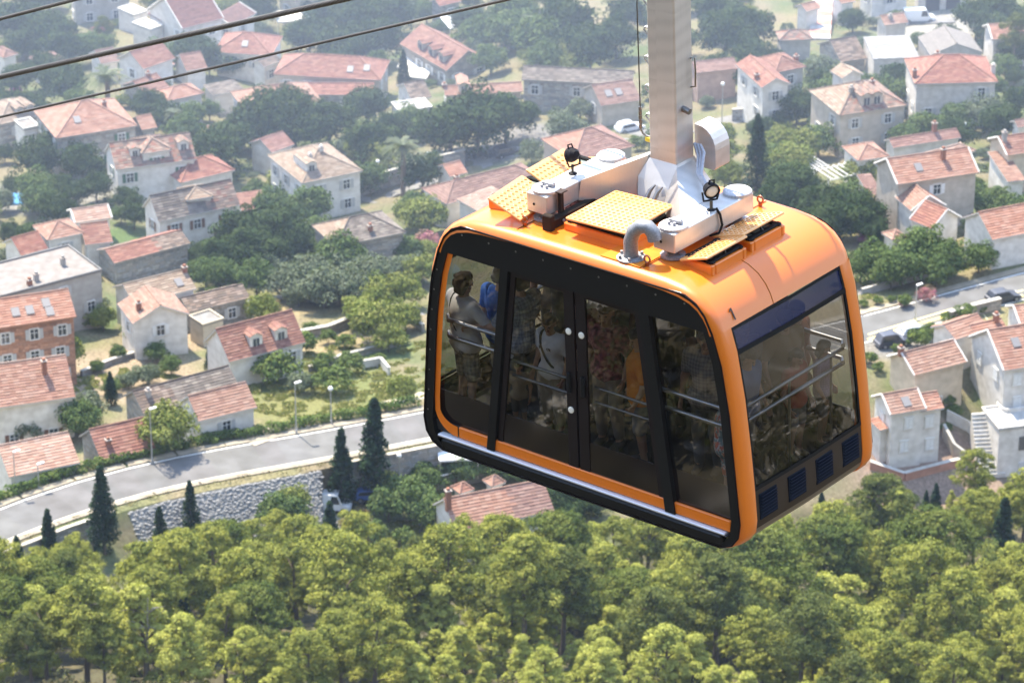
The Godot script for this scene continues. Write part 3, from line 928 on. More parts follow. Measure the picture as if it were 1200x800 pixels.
	house("old_long_house", "row of old roofs in grey and red tile patches behind the yellow-green tree", Vector3(-37.25, -4.41, -377.26), 0.561, 12.21, 5.15, 4.0, "gable", "brown", "stone", {"tiles2":"grey","split":0.35,"pitch":0.65,"skip":0.6,"chimney":[[-0.75,0.35,1.0,"grey"]]})
	house("long_house", "long roadside house with pink-red roof and pale rear slope above the hedge", Vector3(-32.44, 0.00, -368.17), 0.511, 7.08, 5.40, 2.6, "gable", "orange", "white", {"pitch":0.7,"skip":0.6,"window":"grey"})
	house("stone_house", "stone house with grey hip roof, tan on its left slope, left of the cabin", Vector3(-19.56, -11.79, -436.83), 0.470, 9.89, 7.39, 4.6, "hip", "grey", "stone", {"left_tiles":"tan","windows":false,"chimney":[[0.1,0.65,1.0]]})
	house("gabled_house", "orange roofed house with tall red chimney at the forest edge below the cabin", Vector3(-1.96, -5.00, -350.67), 0.390, 11.42, 6.33, 4.2, "gable", "orange", "white", {"verge":false,"pitch":0.7,"chimney":[[-0.97,0.3,2.4]],"skip":0.7,"tiles2":"pink","split":0.62})
	house("garden_kiosk", "little orange pyramid roof left of its twin behind the forest-edge house", Vector3(-5.36, -5.00, -358.37), 0.582, 1.80, 1.80, 2.4, "hip", "orange", "white", {"windows":false,"pitch":0.8,"category":"kiosk"})
	house("garden_kiosk", "little orange pyramid roof right of its twin, close under the cabin", Vector3(-1.94, -5.00, -359.97), 0.626, 1.80, 1.80, 2.4, "hip", "orange", "white", {"windows":false,"pitch":0.8,"category":"kiosk"})
	house("long_house", "low house with pale pink wall and narrow red roof just right of the hanger", Vector3(28.70, -13.93, -498.16), 0.274, 6.30, 4.14, 4.6, "gable", "pink", "pink", {"windows":false,"pitch":0.4})
	house("white_house", "tall white house with red hipped roof right of the hanger, front block", Vector3(34.72, -10.93, -482.76), 0.347, 4.34, 9.27, 6.5, "gable_z", "red", "white", {"window":"grey","skip":0.35,"chimney":[[-0.8,0.4,1.0]]})
	house("white_house", "rear right block of the tall white house with red hipped roof", Vector3(37.47, -11.50, -488.30), 0.474, 4.99, 5.80, 6.5, "hip", "red", "grey", {"window":"grey","skip":0.4,"chimney":[[0.9,0.2,1.0]],"join": true})
	house("hip_roofed_house", "small house with tan mottled hip roof at the foot of the striped stairway", Vector3(41.54, -15.15, -516.02), 0.100, 4.98, 3.61, 3.4, "hip", "mottled", "grey", {"windows":false})
	house("old_house", "old house with brown tiled gable roof left of the white flat roofs, top right", Vector3(47.59, -12.49, -504.17), 0.377, 4.24, 7.77, 3.0, "gable", "brown", "stone", {"windows":false})
	house("flat_roofed_house", "white sheet roof of a long low building at the top right", Vector3(54.25, -11.65, -500.70), 0.099, 6.63, 7.98, 4.0, "shed", "white", "pale", {"windows":false,"pitch":0.06,"over":0.1})
	house("grey_roofed_hall", "grey gabled hall roof right of the white sheet roof at the top right", Vector3(62.61, -11.04, -500.45), 0.150, 7.64, 7.20, 4.0, "gable_z", "slab", "grey", {"windows":false,"pitch":0.4,"over":0.1,"category":"hall"})
	house("small_house", "small orange roofed hut with a chimney in front of the white apartment block, top right", Vector3(56.31, -14.10, -520.73), 0.319, 3.84, 3.48, 3.0, "gable", "orange", "pale", {"windows":false,"chimney":[[-0.3,0.4,0.8,"grey"]]})
	house("apartment_building", "white apartment block with balconies cut by the top edge at the right", Vector3(56.68, -16.31, -537.29), 0.395, 5.99, 3.67, 10.0, "flat", "slab", "white", {"window":"grey","skip":0.0,"category":"building"})
	house("garage_building", "pale building with two dark garage doors behind the white van, top right", Vector3(65.77, -16.33, -539.52), 0.141, 7.76, 2.21, 6.0, "flat", "slab", "pale", {"windows":false,"category":"building","doors":[[0,-1.6,2.2,2.6,[0.05,0.05,0.06],0.1],[0,1.6,2.2,2.6,[0.05,0.05,0.06],0.1]]})
	house("orange_roofed_house", "orange tiled low roof beside the striped stairway, cut by the top edge", Vector3(44.63, -16.30, -530.74), 0.604, 2.73, 2.75, 3.4, "gable", "orange", "white", {"windows":false})
	house("orange_roofed_house", "orange tiled house right of the striped stairway at the top edge", Vector3(50.21, -16.24, -533.82), 0.480, 2.55, 2.96, 3.4, "gable", "orange", "white", {"windows":false})
	house("hip_roofed_house", "white villa with red hip roof, brick chimney and small porch at the right", Vector3(60.08, -8.47, -477.93), 0.064, 11.39, 9.18, 6.5, "hip", "red", "pale", {"window":"grey","chimney":[[-0.95,0.55,1.4],[0.98,0.3,1.4,"white"],[-0.3,-0.3,0.8]],"skip":0.4,"tiles2":"orange","split":0.9})
	house("old_villa", "pale old villa with mottled tan hip roof and twin-window dormer, right", Vector3(46.47, -7.82, -467.22), 0.377, 10.07, 9.50, 6.2, "hip", "mottled", "beige", {"left_tiles":"tan","window":"grey","skip":0.2,"dormer":[[0.18,0.2,1.7],[-0.12,0.2,1.7]],"chimney":[[-0.35,0.3,1.0,"stone"],[0.45,-0.1,0.9]]})
	house("rear_wing", "tan gabled rear wing joined behind the pale old villa", Vector3(46.28, -9.92, -481.95), 0.471, 3.54, 3.21, 6.0, "gable_z", "tan", "white", {"windows":false,"join": true})
	house("hip_roofed_house", "white house with small orange pyramid roof near the pergolas, right", Vector3(46.01, -5.79, -449.26), 0.353, 4.51, 4.97, 4.0, "hip", "orange", "white", {"window":"white","skip":0.6})
	house("long_house", "long low pink roof with a tall brick chimney behind the orange pyramid roof", Vector3(54.23, -6.29, -457.06), 0.362, 9.97, 2.85, 3.0, "gable", "pink", "pale", {"chimney":[[0.35,-0.1,1.6]],"windows":false})
	house("hip_roofed_house", "pale orange hip roof with light ridges behind the big red gabled house", Vector3(56.47, -4.33, -444.65), 0.604, 5.88, 3.04, 4.5, "hip", "pale", "white", {"windows":false})
	house("large_gabled_house", "big house with orange-pink gabled roof, white edges and grey long wall, right", Vector3(51.59, -2.56, -428.94), 0.342, 11.15, 6.81, 7.2, "gable", "orange", "beige", {"verge":true,"pitch":0.6,"skylight":[[-0.35,0.5]],"chimney":[[0.3,0.3,1.6]],"skip":0.75,"window":"white"})
	house("house_wing", "white gabled porch wing with red roof in front of the big gabled house", Vector3(50.36, -2.01, -423.36), 0.364, 4.74, 4.58, 4.6, "gable_z", "orange", "white", {"verge":true,"pitch":0.7,"windows":false,"join": true})
	house("house_wing", "lower red gabled wing at the right foot of the big gabled house", Vector3(51.80, -1.21, -419.11), 0.718, 5.17, 3.84, 3.4, "gable_z", "red", "white", {"verge":true,"pitch":0.7,"windows":false,"join": true})
	house("small_house", "little orange hip roof at the left foot of the big gabled house", Vector3(46.63, -1.55, -416.82), 0.522, 2.21, 2.43, 2.6, "hip", "orange", "white", {"windows":false})
	house("pink_lean_to", "pink sloping roof left of the big gabled house beside the pergola", Vector3(45.51, -3.61, -434.95), 0.219, 1.85, 7.00, 2.6, "shed", "pink", "white", {"windows":false,"pitch":0.2})
	house("long_house", "long orange roofed house with little front gable above the road at the right edge", Vector3(59.37, 0.00, -413.55), 0.420, 7.31, 7.12, 4.0, "gable", "orange", "white", {"pitch":0.6,"windows":false})
	house("cream_house", "cream gabled house with red roof at the right edge beside the tall chimney", Vector3(64.95, -3.41, -442.77), 0.333, 6.16, 5.67, 5.4, "gable", "red", "cream", {"verge":true,"windows":false,"chimney":[[-0.8,0.2,1.4,"grey"]]})
	house("narrow_house", "narrow terracotta lean-to roof right of the big gabled house, right edge", Vector3(62.89, -2.58, -438.45), 0.224, 2.47, 7.84, 3.0, "shed", "orange", "white", {"windows":false,"pitch":0.2})
	house("orange_roofed_house", "orange roofed house with dark pines beside it, upper right edge", Vector3(71.56, -11.12, -504.15), 0.160, 6.63, 5.15, 4.6, "gable", "orange", "white", {"verge":true,"windows":false})
	house("garden_house", "small white walled house among trees at the right edge, upper part", Vector3(67.61, -5.61, -459.72), 0.335, 2.34, 2.36, 3.4, "gable", "pink", "white", {"windows":false})
	house("white_house", "white gabled house with pinkish roof behind the cars on the road, right", Vector3(51.23, -1.14, -386.21), 0.622, 5.17, 4.25, 4.4, "gable", "orange", "white", {"pitch":0.5,"tiles2":"orange","windows":false})
	house("small_house", "small red roof with brick chimney between the white houses below the road", Vector3(54.15, -1.14, -386.54), 0.459, 4.25, 2.35, 4.4, "gable", "orange", "white", {"windows":false,"chimney":[[0.6,0.2,1.2]]})
	house("cream_house", "cream house with orange roof and brown shuttered window, below the road at the right", Vector3(46.84, -2.85, -379.50), 0.505, 7.17, 5.45, 5.4, "gable", "orange", "cream", {"pitch":0.6,"verge":true,"window":"brown_closed","skip":0.45,"chimney":[[-0.97,-0.1,1.0]],"storeys":2})
	house("white_house", "plain white two-storey house with orange roof and skylight, lower right", Vector3(42.93, -5.64, -371.02), 0.361, 4.38, 4.77, 7.0, "gable", "orange", "white", {"pitch":0.6,"verge":true,"skylight":[[0.1,0.45]],"window":"white_closed","skip":0.55})
	house("house_wing", "projecting front wing of the plain white two-storey house, lower right", Vector3(45.93, -6.04, -371.91), 0.340, 2.86, 3.90, 7.0, "gable", "orange", "white", {"pitch":0.6,"window":"white_closed","skip":0.3,"blind":[3],"join": true})
	house("house_balcony_wing", "small orange roofed balcony room on the left of the plain white house", Vector3(40.85, -5.36, -369.84), 0.533, 1.80, 2.35, 4.6, "shed", "orange", "white", {"windows":false,"pitch":0.3,"join": true})
	house("large_white_house", "tall white gabled house with orange roof and roof window at the right edge", Vector3(57.05, -6.04, -380.29), 0.327, 7.73, 9.08, 9.5, "gable", "orange", "white", {"pitch":0.65,"verge":true,"skylight":[[-0.3,0.6]],"window":"white_closed","skip":0.25})
	house("orange_roofed_house", "orange roofed house at the right edge behind the tall white gabled house", Vector3(59.66, -2.01, -388.53), 0.227, 4.56, 4.78, 6.0, "gable", "orange", "white", {"windows":false,"verge":true})
	house("terrace_block", "white terraced block with balconies and garage in front of the tall white house", Vector3(56.82, -7.47, -373.43), 0.249, 6.91, 5.21, 6.0, "flat", "white", "white", {"windows":false,"doors":[[0,0.6,3.0,2.3,[0.55,0.55,0.55],-0.6],[0,-0.2,1.6,1.7,[0.12,0.11,0.1],3.2],[0,2.6,2.2,1.7,[0.12,0.11,0.1],3.2]]})
	house("low_house", "tiny red lean-to roof right of the grey-roofed white gabled house, left", Vector3(-34.76, -15.60, -458.99), 0.335, 4.24, 5.00, 2.4, "shed", "red", "white", {"windows":false,"pitch":0.15})
	house("low_house", "little orange roof stub just above the left end of the long dark pink house", Vector3(-8.23, -14.76, -467.34), 0.542, 2.80, 4.00, 2.6, "gable", "orange", "white", {"windows":false})
	house("low_house", "small red roof among the top trees left of the white gabled house", Vector3(-61.12, -21.31, -524.02), 0.474, 3.00, 5.00, 3.0, "gable", "pink", "white", {"windows":false})
	house("small_house", "white hut with red gable among the trees below the round dark tree, upper left", Vector3(-48.35, -22.58, -524.98), 0.417, 3.37, 6.00, 3.0, "gable", "red", "white", {"windows":false})
	house("small_house", "small house with brown roof below the orange dormer house, left of the big trees", Vector3(-14.41, -21.83, -510.77), 0.416, 3.24, 6.00, 3.4, "gable", "brown", "white", {"skip":0.3})

# ---------------------------------------------------------------- trees and shrubs
var plants := {}  # kind -> array of prototypes' [trunk mesh, crown mesh, trunk name, crown name]

var slim := 0.55  # half-width of a leaf over its half-length

func leaf(b: Buf, at: Vector3, nn: Vector3, size: float, col: Color) -> void:
	var t := nn.cross(Vector3(rng.randf_range(-1, 1), rng.randf_range(-1, 1), rng.randf_range(-1, 1))).normalized()
	var w := nn.cross(t)
	var p := at - t * size
	var q := at + w * size * slim - t * size * 0.1 + nn * size * 0.12
	var r := at + t * size
	var s := at - w * size * slim + t * size * 0.15 + nn * size * 0.12
	b.v.append(p); b.v.append(q); b.v.append(r); b.v.append(p); b.v.append(r); b.v.append(s)
	for i in 6:
		b.n.append(nn); b.c.append(col)

func rdir() -> Vector3:
	var z := rng.randf_range(-1, 1)
	var a := rng.randf() * TAU
	var r := sqrt(1.0 - z * z)
	return Vector3(r * cos(a), z, r * sin(a))

func clump(b: Buf, at: Vector3, r: Vector3, n: int, size: float, col: Color, spread := 0.2) -> void:
	for i in n:
		var d := rdir()
		if d.y < -0.25 and rng.randf() < 0.6: d.y = -d.y
		var k := 0.55 + 0.5 * sqrt(rng.randf())
		var pos := at + d * r * k
		var nn := (d + rdir() * 0.75 + Vector3.UP * 0.25).normalized()
		leaf(b, pos, nn, size * rng.randf_range(0.6, 1.3), vary(col, spread))

func mixed(tones: Array) -> Color:
	var a: Color = tones[rng.randi() % tones.size()]
	var c: Color = tones[rng.randi() % tones.size()]
	return a.lerp(c, rng.randf())

# a crown of many clumps set over an uneven ellipsoid
func leafy_crown(w: float, h: float, y0: float, clumps: int, per: int, size: float, tones: Array, lump := 0.25, fill := 0.35) -> Buf:
	var b := Buf.new()
	var f := FastNoiseLite.new()
	f.seed = rng.randi() % 9999
	f.frequency = 0.9
	for i in clumps:
		var d := rdir()
		if d.y < -0.35: d.y *= -0.6
		d = d.normalized()
		var k := (1.0 - fill * rng.randf()) * (1.0 + lump * 1.6 * f.get_noise_3d(d.x, d.y, d.z)) * rng.randf_range(0.72, 1.0)
		var r := w * rng.randf_range(0.13, 0.22)
		var at := Vector3(d.x * w * 0.5 * k, y0 + h * 0.5 + d.y * h * 0.5 * k, d.z * w * 0.5 * k)
		var col := mixed(tones)
		clump(b, at, Vector3(r, r * 0.78, r), per, size, col)
	return b

func trunk_buf(h: float, r: float, lean: Vector3, limbs: int, reach: float, col: Color, top := 1.0) -> Buf:
	var b := Buf.new()
	var p := []
	var rr := []
	for i in 7:
		var f := i / 6.0
		p.append(Vector3(0, -0.6, 0).lerp(Vector3(0, h * top, 0), f) + lean * f * f + Vector3(rng.randf_range(-1, 1), 0, rng.randf_range(-1, 1)) * 0.05 * h * 0.3 * f)
		rr.append(r * (1.15 - 0.85 * f))
	b.tube(p, rr, 7, col)
	for i in limbs:
		var f := rng.randf_range(0.42, 0.95)
		var base: Vector3 = p[int(f * 6)]
		var a := TAU * (i + rng.randf() * 0.7) / limbs
		var e := base + Vector3(cos(a) * reach, reach * rng.randf_range(0.35, 0.9), sin(a) * reach) * rng.randf_range(0.6, 1.0)
		var mid := base.lerp(e, 0.5) + Vector3.UP * reach * 0.12
		b.tube([base, mid, e], [r * 0.42, r * 0.28, r * 0.1], 5, col)
	return b

func add_plant(kind: String, trunk: Buf, crown: Buf, tn := "trunk", cn := "crown", leaf_mat := "leaf") -> void:
	if not plants.has(kind): plants[kind] = []
	plants[kind].append([mesh_of([trunk, mats.bark]), mesh_of([crown, mats[leaf_mat]]), tn, cn])

func pine(kind: String, h: float, w: float, depth: float, boughs: int, tones: Array, r: float, cone := false) -> void:
	var lean := Vector3(rng.randf_range(-0.6, 0.6), 0, rng.randf_range(-0.6, 0.6))
	var bark := rgb(0.17, 0.13, 0.10)
	var b := Buf.new()
	var y0 := h - depth
	# cushions of needles at the ends of the boughs, each made of smaller tufts
	for i in boughs:
		var f := (i + rng.randf()) / boughs
		var ring := sin(PI * clampf(0.12 + 0.80 * f, 0, 1))
		var reach := w * 0.5 * ring * rng.randf_range(0.45, 1.0) * (1.05 - 0.45 * f)
		if cone:
			reach = w * 0.5 * (1.02 - f) * rng.randf_range(0.6, 1.0)
		var a := i * 2.4 + rng.randf() * 0.9
		var y := y0 + depth * f * rng.randf_range(0.92, 1.0)
		var at := Vector3(cos(a) * reach, y, sin(a) * reach) + lean * (y / h) * (y / h)
		var s := r * rng.randf_range(0.75, 1.25) * (1.1 - 0.35 * f)
		var col := mixed(tones)
		clump(b, at, Vector3(s * 1.45, s * 0.95, s * 1.45), 90, 0.15, mixed(tones), 0.3)
		for k in 9:
			var d := rdir()
			d.y = absf(d.y) * 0.9 - 0.15
			var tuft := col.lerp(mixed(tones), 0.35)
			var q := at + Vector3(d.x * s, d.y * s * 0.62, d.z * s)
			var ts := s * rng.randf_range(0.26, 0.56)
			clump(b, q, Vector3(ts, ts * 0.7, ts), 80, 0.155, tuft, 0.24)
	add_plant(kind, trunk_buf(h, 0.17 + h * 0.008, lean, 9, w * 0.3, bark, 0.9), b)

func make_plants() -> void:
	var pine_tones := [rgb(0.195, 0.212, 0.046), rgb(0.258, 0.268, 0.058), rgb(0.31, 0.31, 0.072), rgb(0.12, 0.147, 0.042)]
	var pine_bright := [rgb(0.365, 0.375, 0.09), rgb(0.42, 0.42, 0.11), rgb(0.305, 0.327, 0.075)]
	var pine_dark := [rgb(0.08, 0.102, 0.036), rgb(0.118, 0.138, 0.042), rgb(0.17, 0.182, 0.052)]
	slim = 0.30
	for i in 5: pine("pine", 9.6 + i * 0.6, 6.6 + 0.5 * (i % 3), 5.4 + 0.3 * i, 22, pine_tones, 1.1)
	for i in 4: pine("bright_pine", 7.0 + i * 0.6, 5.6 + 0.4 * (i % 3), 6.3 + 0.5 * i, 24, pine_bright, 0.85, i % 2 == 0)
	for i in 2: pine("dark_pine", 11.0 + i, 6.6, 6.0, 24, pine_dark, 1.15)
	pine("crowned_pine", 10.0, 9.0, 4.6, 26, [rgb(0.12, 0.15, 0.035), rgb(0.17, 0.19, 0.05), rgb(0.07, 0.10, 0.03)], 1.3)
	slim = 0.55
	var dark := [rgb(0.042, 0.066, 0.026), rgb(0.062, 0.086, 0.032), rgb(0.032, 0.052, 0.024)]
	var mid := [rgb(0.09, 0.13, 0.045), rgb(0.12, 0.155, 0.055), rgb(0.07, 0.105, 0.04)]
	var grey := [rgb(0.125, 0.15, 0.095), rgb(0.15, 0.17, 0.11), rgb(0.10, 0.125, 0.075)]
	var yellow := [rgb(0.17, 0.195, 0.05), rgb(0.13, 0.165, 0.045), rgb(0.21, 0.22, 0.07)]
	var bark := rgb(0.16, 0.13, 0.11)
	for i in 4: add_plant("dark_tree", trunk_buf(4.4, 0.22, Vector3.ZERO, 6, 1.6, bark), leafy_crown(6.6, 6.2, 0.3, 105, 62, 0.23, dark, 0.45))
	for i in 4: add_plant("green_tree", trunk_buf(4.2, 0.2, Vector3.ZERO, 6, 1.5, bark), leafy_crown(6.2, 5.6, 0.2, 96, 60, 0.22, mid, 0.5))
	for i in 3: add_plant("olive_tree", trunk_buf(2.8, 0.18, Vector3(0.3, 0, 0), 6, 1.3, bark), leafy_crown(5.4, 4.2, 0.2, 80, 54, 0.19, grey, 0.5))
	for i in 3: add_plant("yellow_green_tree", trunk_buf(3.2, 0.16, Vector3.ZERO, 6, 1.3, bark), leafy_crown(5.4, 4.9, 0.1, 84, 56, 0.20, yellow, 0.5))
	for i in 3: add_plant("green_shrub", trunk_buf(1.0, 0.07, Vector3.ZERO, 5, 0.7, bark), leafy_crown(3.0, 2.3, 0.0, 34, 44, 0.15, [mid[0], mid[1], yellow[1]], 0.5), "stem", "foliage")
	for i in 2: add_plant("grey_shrub", trunk_buf(1.0, 0.07, Vector3.ZERO, 5, 0.7, bark), leafy_crown(3.0, 2.1, 0.0, 32, 44, 0.14, grey, 0.5), "stem", "foliage")
	for i in 2: add_plant("dry_shrub", trunk_buf(0.9, 0.06, Vector3.ZERO, 5, 0.7, bark), leafy_crown(3.0, 1.9, 0.0, 30, 40, 0.13, [rgb(0.23, 0.17, 0.09), rgb(0.19, 0.16, 0.07), rgb(0.15, 0.15, 0.06)], 0.5), "stem", "foliage")
	add_plant("hill_shrub", trunk_buf(0.9, 0.06, Vector3.ZERO, 5, 0.7, bark), leafy_crown(3.0, 2.0, 0.0, 30, 40, 0.13, [rgb(0.10, 0.085, 0.045), rgb(0.075, 0.08, 0.035), rgb(0.14, 0.115, 0.065)], 0.5), "stem", "foliage")
	add_plant("magenta_shrub", trunk_buf(1.2, 0.08, Vector3.ZERO, 5, 0.7, bark), leafy_crown(3.4, 2.4, 0.0, 40, 46, 0.14, [rgb(0.42, 0.10, 0.36), rgb(0.50, 0.16, 0.45), rgb(0.30, 0.10, 0.22)], 0.5), "stem", "foliage", "petal")
	add_plant("pink_shrub", trunk_buf(1.2, 0.08, Vector3.ZERO, 5, 0.7, bark), leafy_crown(3.2, 2.6, 0.0, 40, 44, 0.14, [rgb(0.42, 0.16, 0.19), rgb(0.16, 0.13, 0.06), rgb(0.34, 0.15, 0.14)], 0.5), "stem", "foliage", "petal")
	# cypresses, ten metres tall
	for i in 3:
		var b := Buf.new()
		for k in 190:
			var f := pow(rng.randf(), 0.75)
			var rad := 1.05 * (1.0 - pow(f, 1.5)) * minf(1.0, 0.45 + f * 3.0) + 0.06
			var a := rng.randf() * TAU
			var rr := rad * sqrt(rng.randf())
			var s := 0.16 + rad * 0.26
			var col := mixed([rgb(0.022, 0.042, 0.022), rgb(0.034, 0.058, 0.028), rgb(0.016, 0.03, 0.018)])
			clump(b, Vector3(cos(a) * rr, 0.25 + f * 9.6, sin(a) * rr), Vector3(s, s * 1.7, s), 34, 0.13, col)
		add_plant("cypress", trunk_buf(8.0, 0.16, Vector3.ZERO, 0, 0, bark), b)
	# palms
	for i in 2:
		var b := Buf.new()
		for k in 46:
			var a := TAU * k / 46.0 * 5.0 + rng.randf()
			var up := rng.randf_range(-0.45, 1.0)
			var dir := Vector3(cos(a), up, sin(a)).normalized()
			var long := rng.randf_range(1.9, 2.7)
			var col := mixed([rgb(0.17, 0.19, 0.12), rgb(0.21, 0.23, 0.15), rgb(0.12, 0.14, 0.085)])
			for q in 9:
				var f := (q + 0.5) / 9.0
				var at := Vector3(0, 6.3, 0) + dir * long * f + Vector3.DOWN * f * f * long * 0.55
				var side := dir.cross(Vector3.UP).normalized()
				for s in [-1, 1]:
					var tip: Vector3 = at + side * s * 0.5 * (1.0 - f * 0.5) + dir * 0.35 + Vector3.DOWN * 0.12
					var w := dir * 0.11
					b.tri(at - w, at + w, tip, vary(col, 0.2))
		var tr := Buf.new()
		var pp := []
		var rr := []
		for k in 12:
			pp.append(Vector3(0.03 * k, -0.6 + k * 0.63, 0)); rr.append(0.26 + (0.04 if k % 2 else 0.0) + (0.12 if k > 9 else 0.0))
		tr.tube(pp, rr, 8, rgb(0.21, 0.16, 0.12))
		add_plant("palm", tr, b)

var plant_protos := {}

func plant(kind: String, called: String, label: String, at: Vector3, size: float, category: String, group := "", variant := -1, sy := 1.0) -> Node3D:
	var set_: Array = plants[kind]
	var i := rng.randi() % set_.size() if variant < 0 else variant
	var key := "%s/%d/%s" % [kind, i, called]
	var o: Node3D
	if not plant_protos.has(key):
		o = thing(called, label, category)
		obj(set_[i][2], set_[i][0], o)
		obj(set_[i][3], set_[i][1], o)
		plant_protos[key] = o
		o.transform = Transform3D(Basis(Vector3.UP, rng.randf() * TAU).scaled(Vector3.ONE * size), at)
	else:
		o = copy_of(plant_protos[key], called, at, rng.randf() * TAU, size, label)
		if o.has_meta("group"): o.remove_meta("group")
	if sy != 1.0: o.scale = Vector3(size, size * sy, size)
	if group: o.set_meta("group", group)
	return o

const SORTS := {  # the phrase for a label, its category, its name and its group
	"dark_tree": ["dark green broadleaf tree", "tree", "tree", "trees in the town gardens"], "green_tree": ["mid green broadleaf tree", "tree", "tree", "trees in the town gardens"],
	"olive_tree": ["grey-green olive tree", "tree", "olive_tree", "trees in the town gardens"], "yellow_green_tree": ["yellow-green bushy tree", "tree", "tree", "trees in the town gardens"],
	"green_shrub": ["round green shrub", "shrub", "shrub", "shrubs in the town gardens"], "grey_shrub": ["grey-green shrub", "shrub", "shrub", "shrubs in the town gardens"], "dry_shrub": ["dry brownish shrub", "shrub", "shrub", "shrubs in the town gardens"],
	"magenta_shrub": ["magenta flowering bush", "bush", "flowering_bush", "flowering bushes"], "pink_shrub": ["pink flowering oleander bush", "bush", "flowering_bush", "flowering bushes"],
	"cypress": ["slim dark cypress", "cypress", "cypress", "cypresses"], "palm": ["fan-leaved palm", "palm", "palm_tree", "palms"],
	"pine": ["yellow-green pine", "pine", "pine_tree", "pines below the road"], "bright_pine": ["bright green bushy young pine", "pine", "pine_tree", "pines below the road"],
	"dark_pine": ["tall dark pine", "pine", "pine_tree", "pines below the road"], "crowned_pine": ["broad round-crowned pine", "pine", "pine_tree", "pines below the road"],
}

func one(kind: String, label: String, x: float, z: float, size: float, sy: float) -> void:
	var s: Array = SORTS[kind]
	plant(kind, s[2], label, on_ground(x, z, -0.1), size, s[1], s[3], -1, sy)

# five numbers a plant: x, z, size, on which side of which house
func many(kind: String, rows: Array) -> void:
	var s: Array = SORTS[kind]
	for i in range(0, rows.size(), 5):
		var words: PackedStringArray = String(house_labels[int(rows[i + 4])]).split(" ")
		var start := "%s %s the" % [s[0], ["left of", "right of", "in front of", "behind"][int(rows[i + 3])]]
		words = words.slice(0, 16 - start.split(" ").size())
		while words.size() > 3 and words[words.size() - 1].trim_suffix(",") in ["with", "and", "of", "in", "its", "the", "a", "an", "on", "at", "between", "beside", "under", "behind", "right", "left", "joined", "below", "by", "over", "to", "just", "through", "from", "among", "near", "above", "front", "two", "one", "three", "four", "lower", "upper", "small", "big", "cut", "there", "single", "wide", "round", "orange"]: words = words.slice(0, words.size() - 1)
		plant(kind, s[2], start + " " + " ".join(words).trim_suffix(","), on_ground(rows[i], rows[i + 1], -0.1), rows[i + 2], s[1], s[3])

# four numbers a pine: x, z, size, part of the forest
func forest_pines(kind: String, rows: Array) -> void:
	var s: Array = SORTS[kind]
	for i in range(0, rows.size(), 4):
		var k := int(rows[i + 3])
		var label := "%s in the %s rows, %s in the forest" % [s[0], ["front", "rear", "middle"][k / 7], ["far left", "left", "left of centre", "central", "right of centre", "right", "far right"][k % 7]]
		plant(kind, s[2], label, on_ground(rows[i], rows[i + 1], -0.1), rows[i + 2], s[1], s[3])

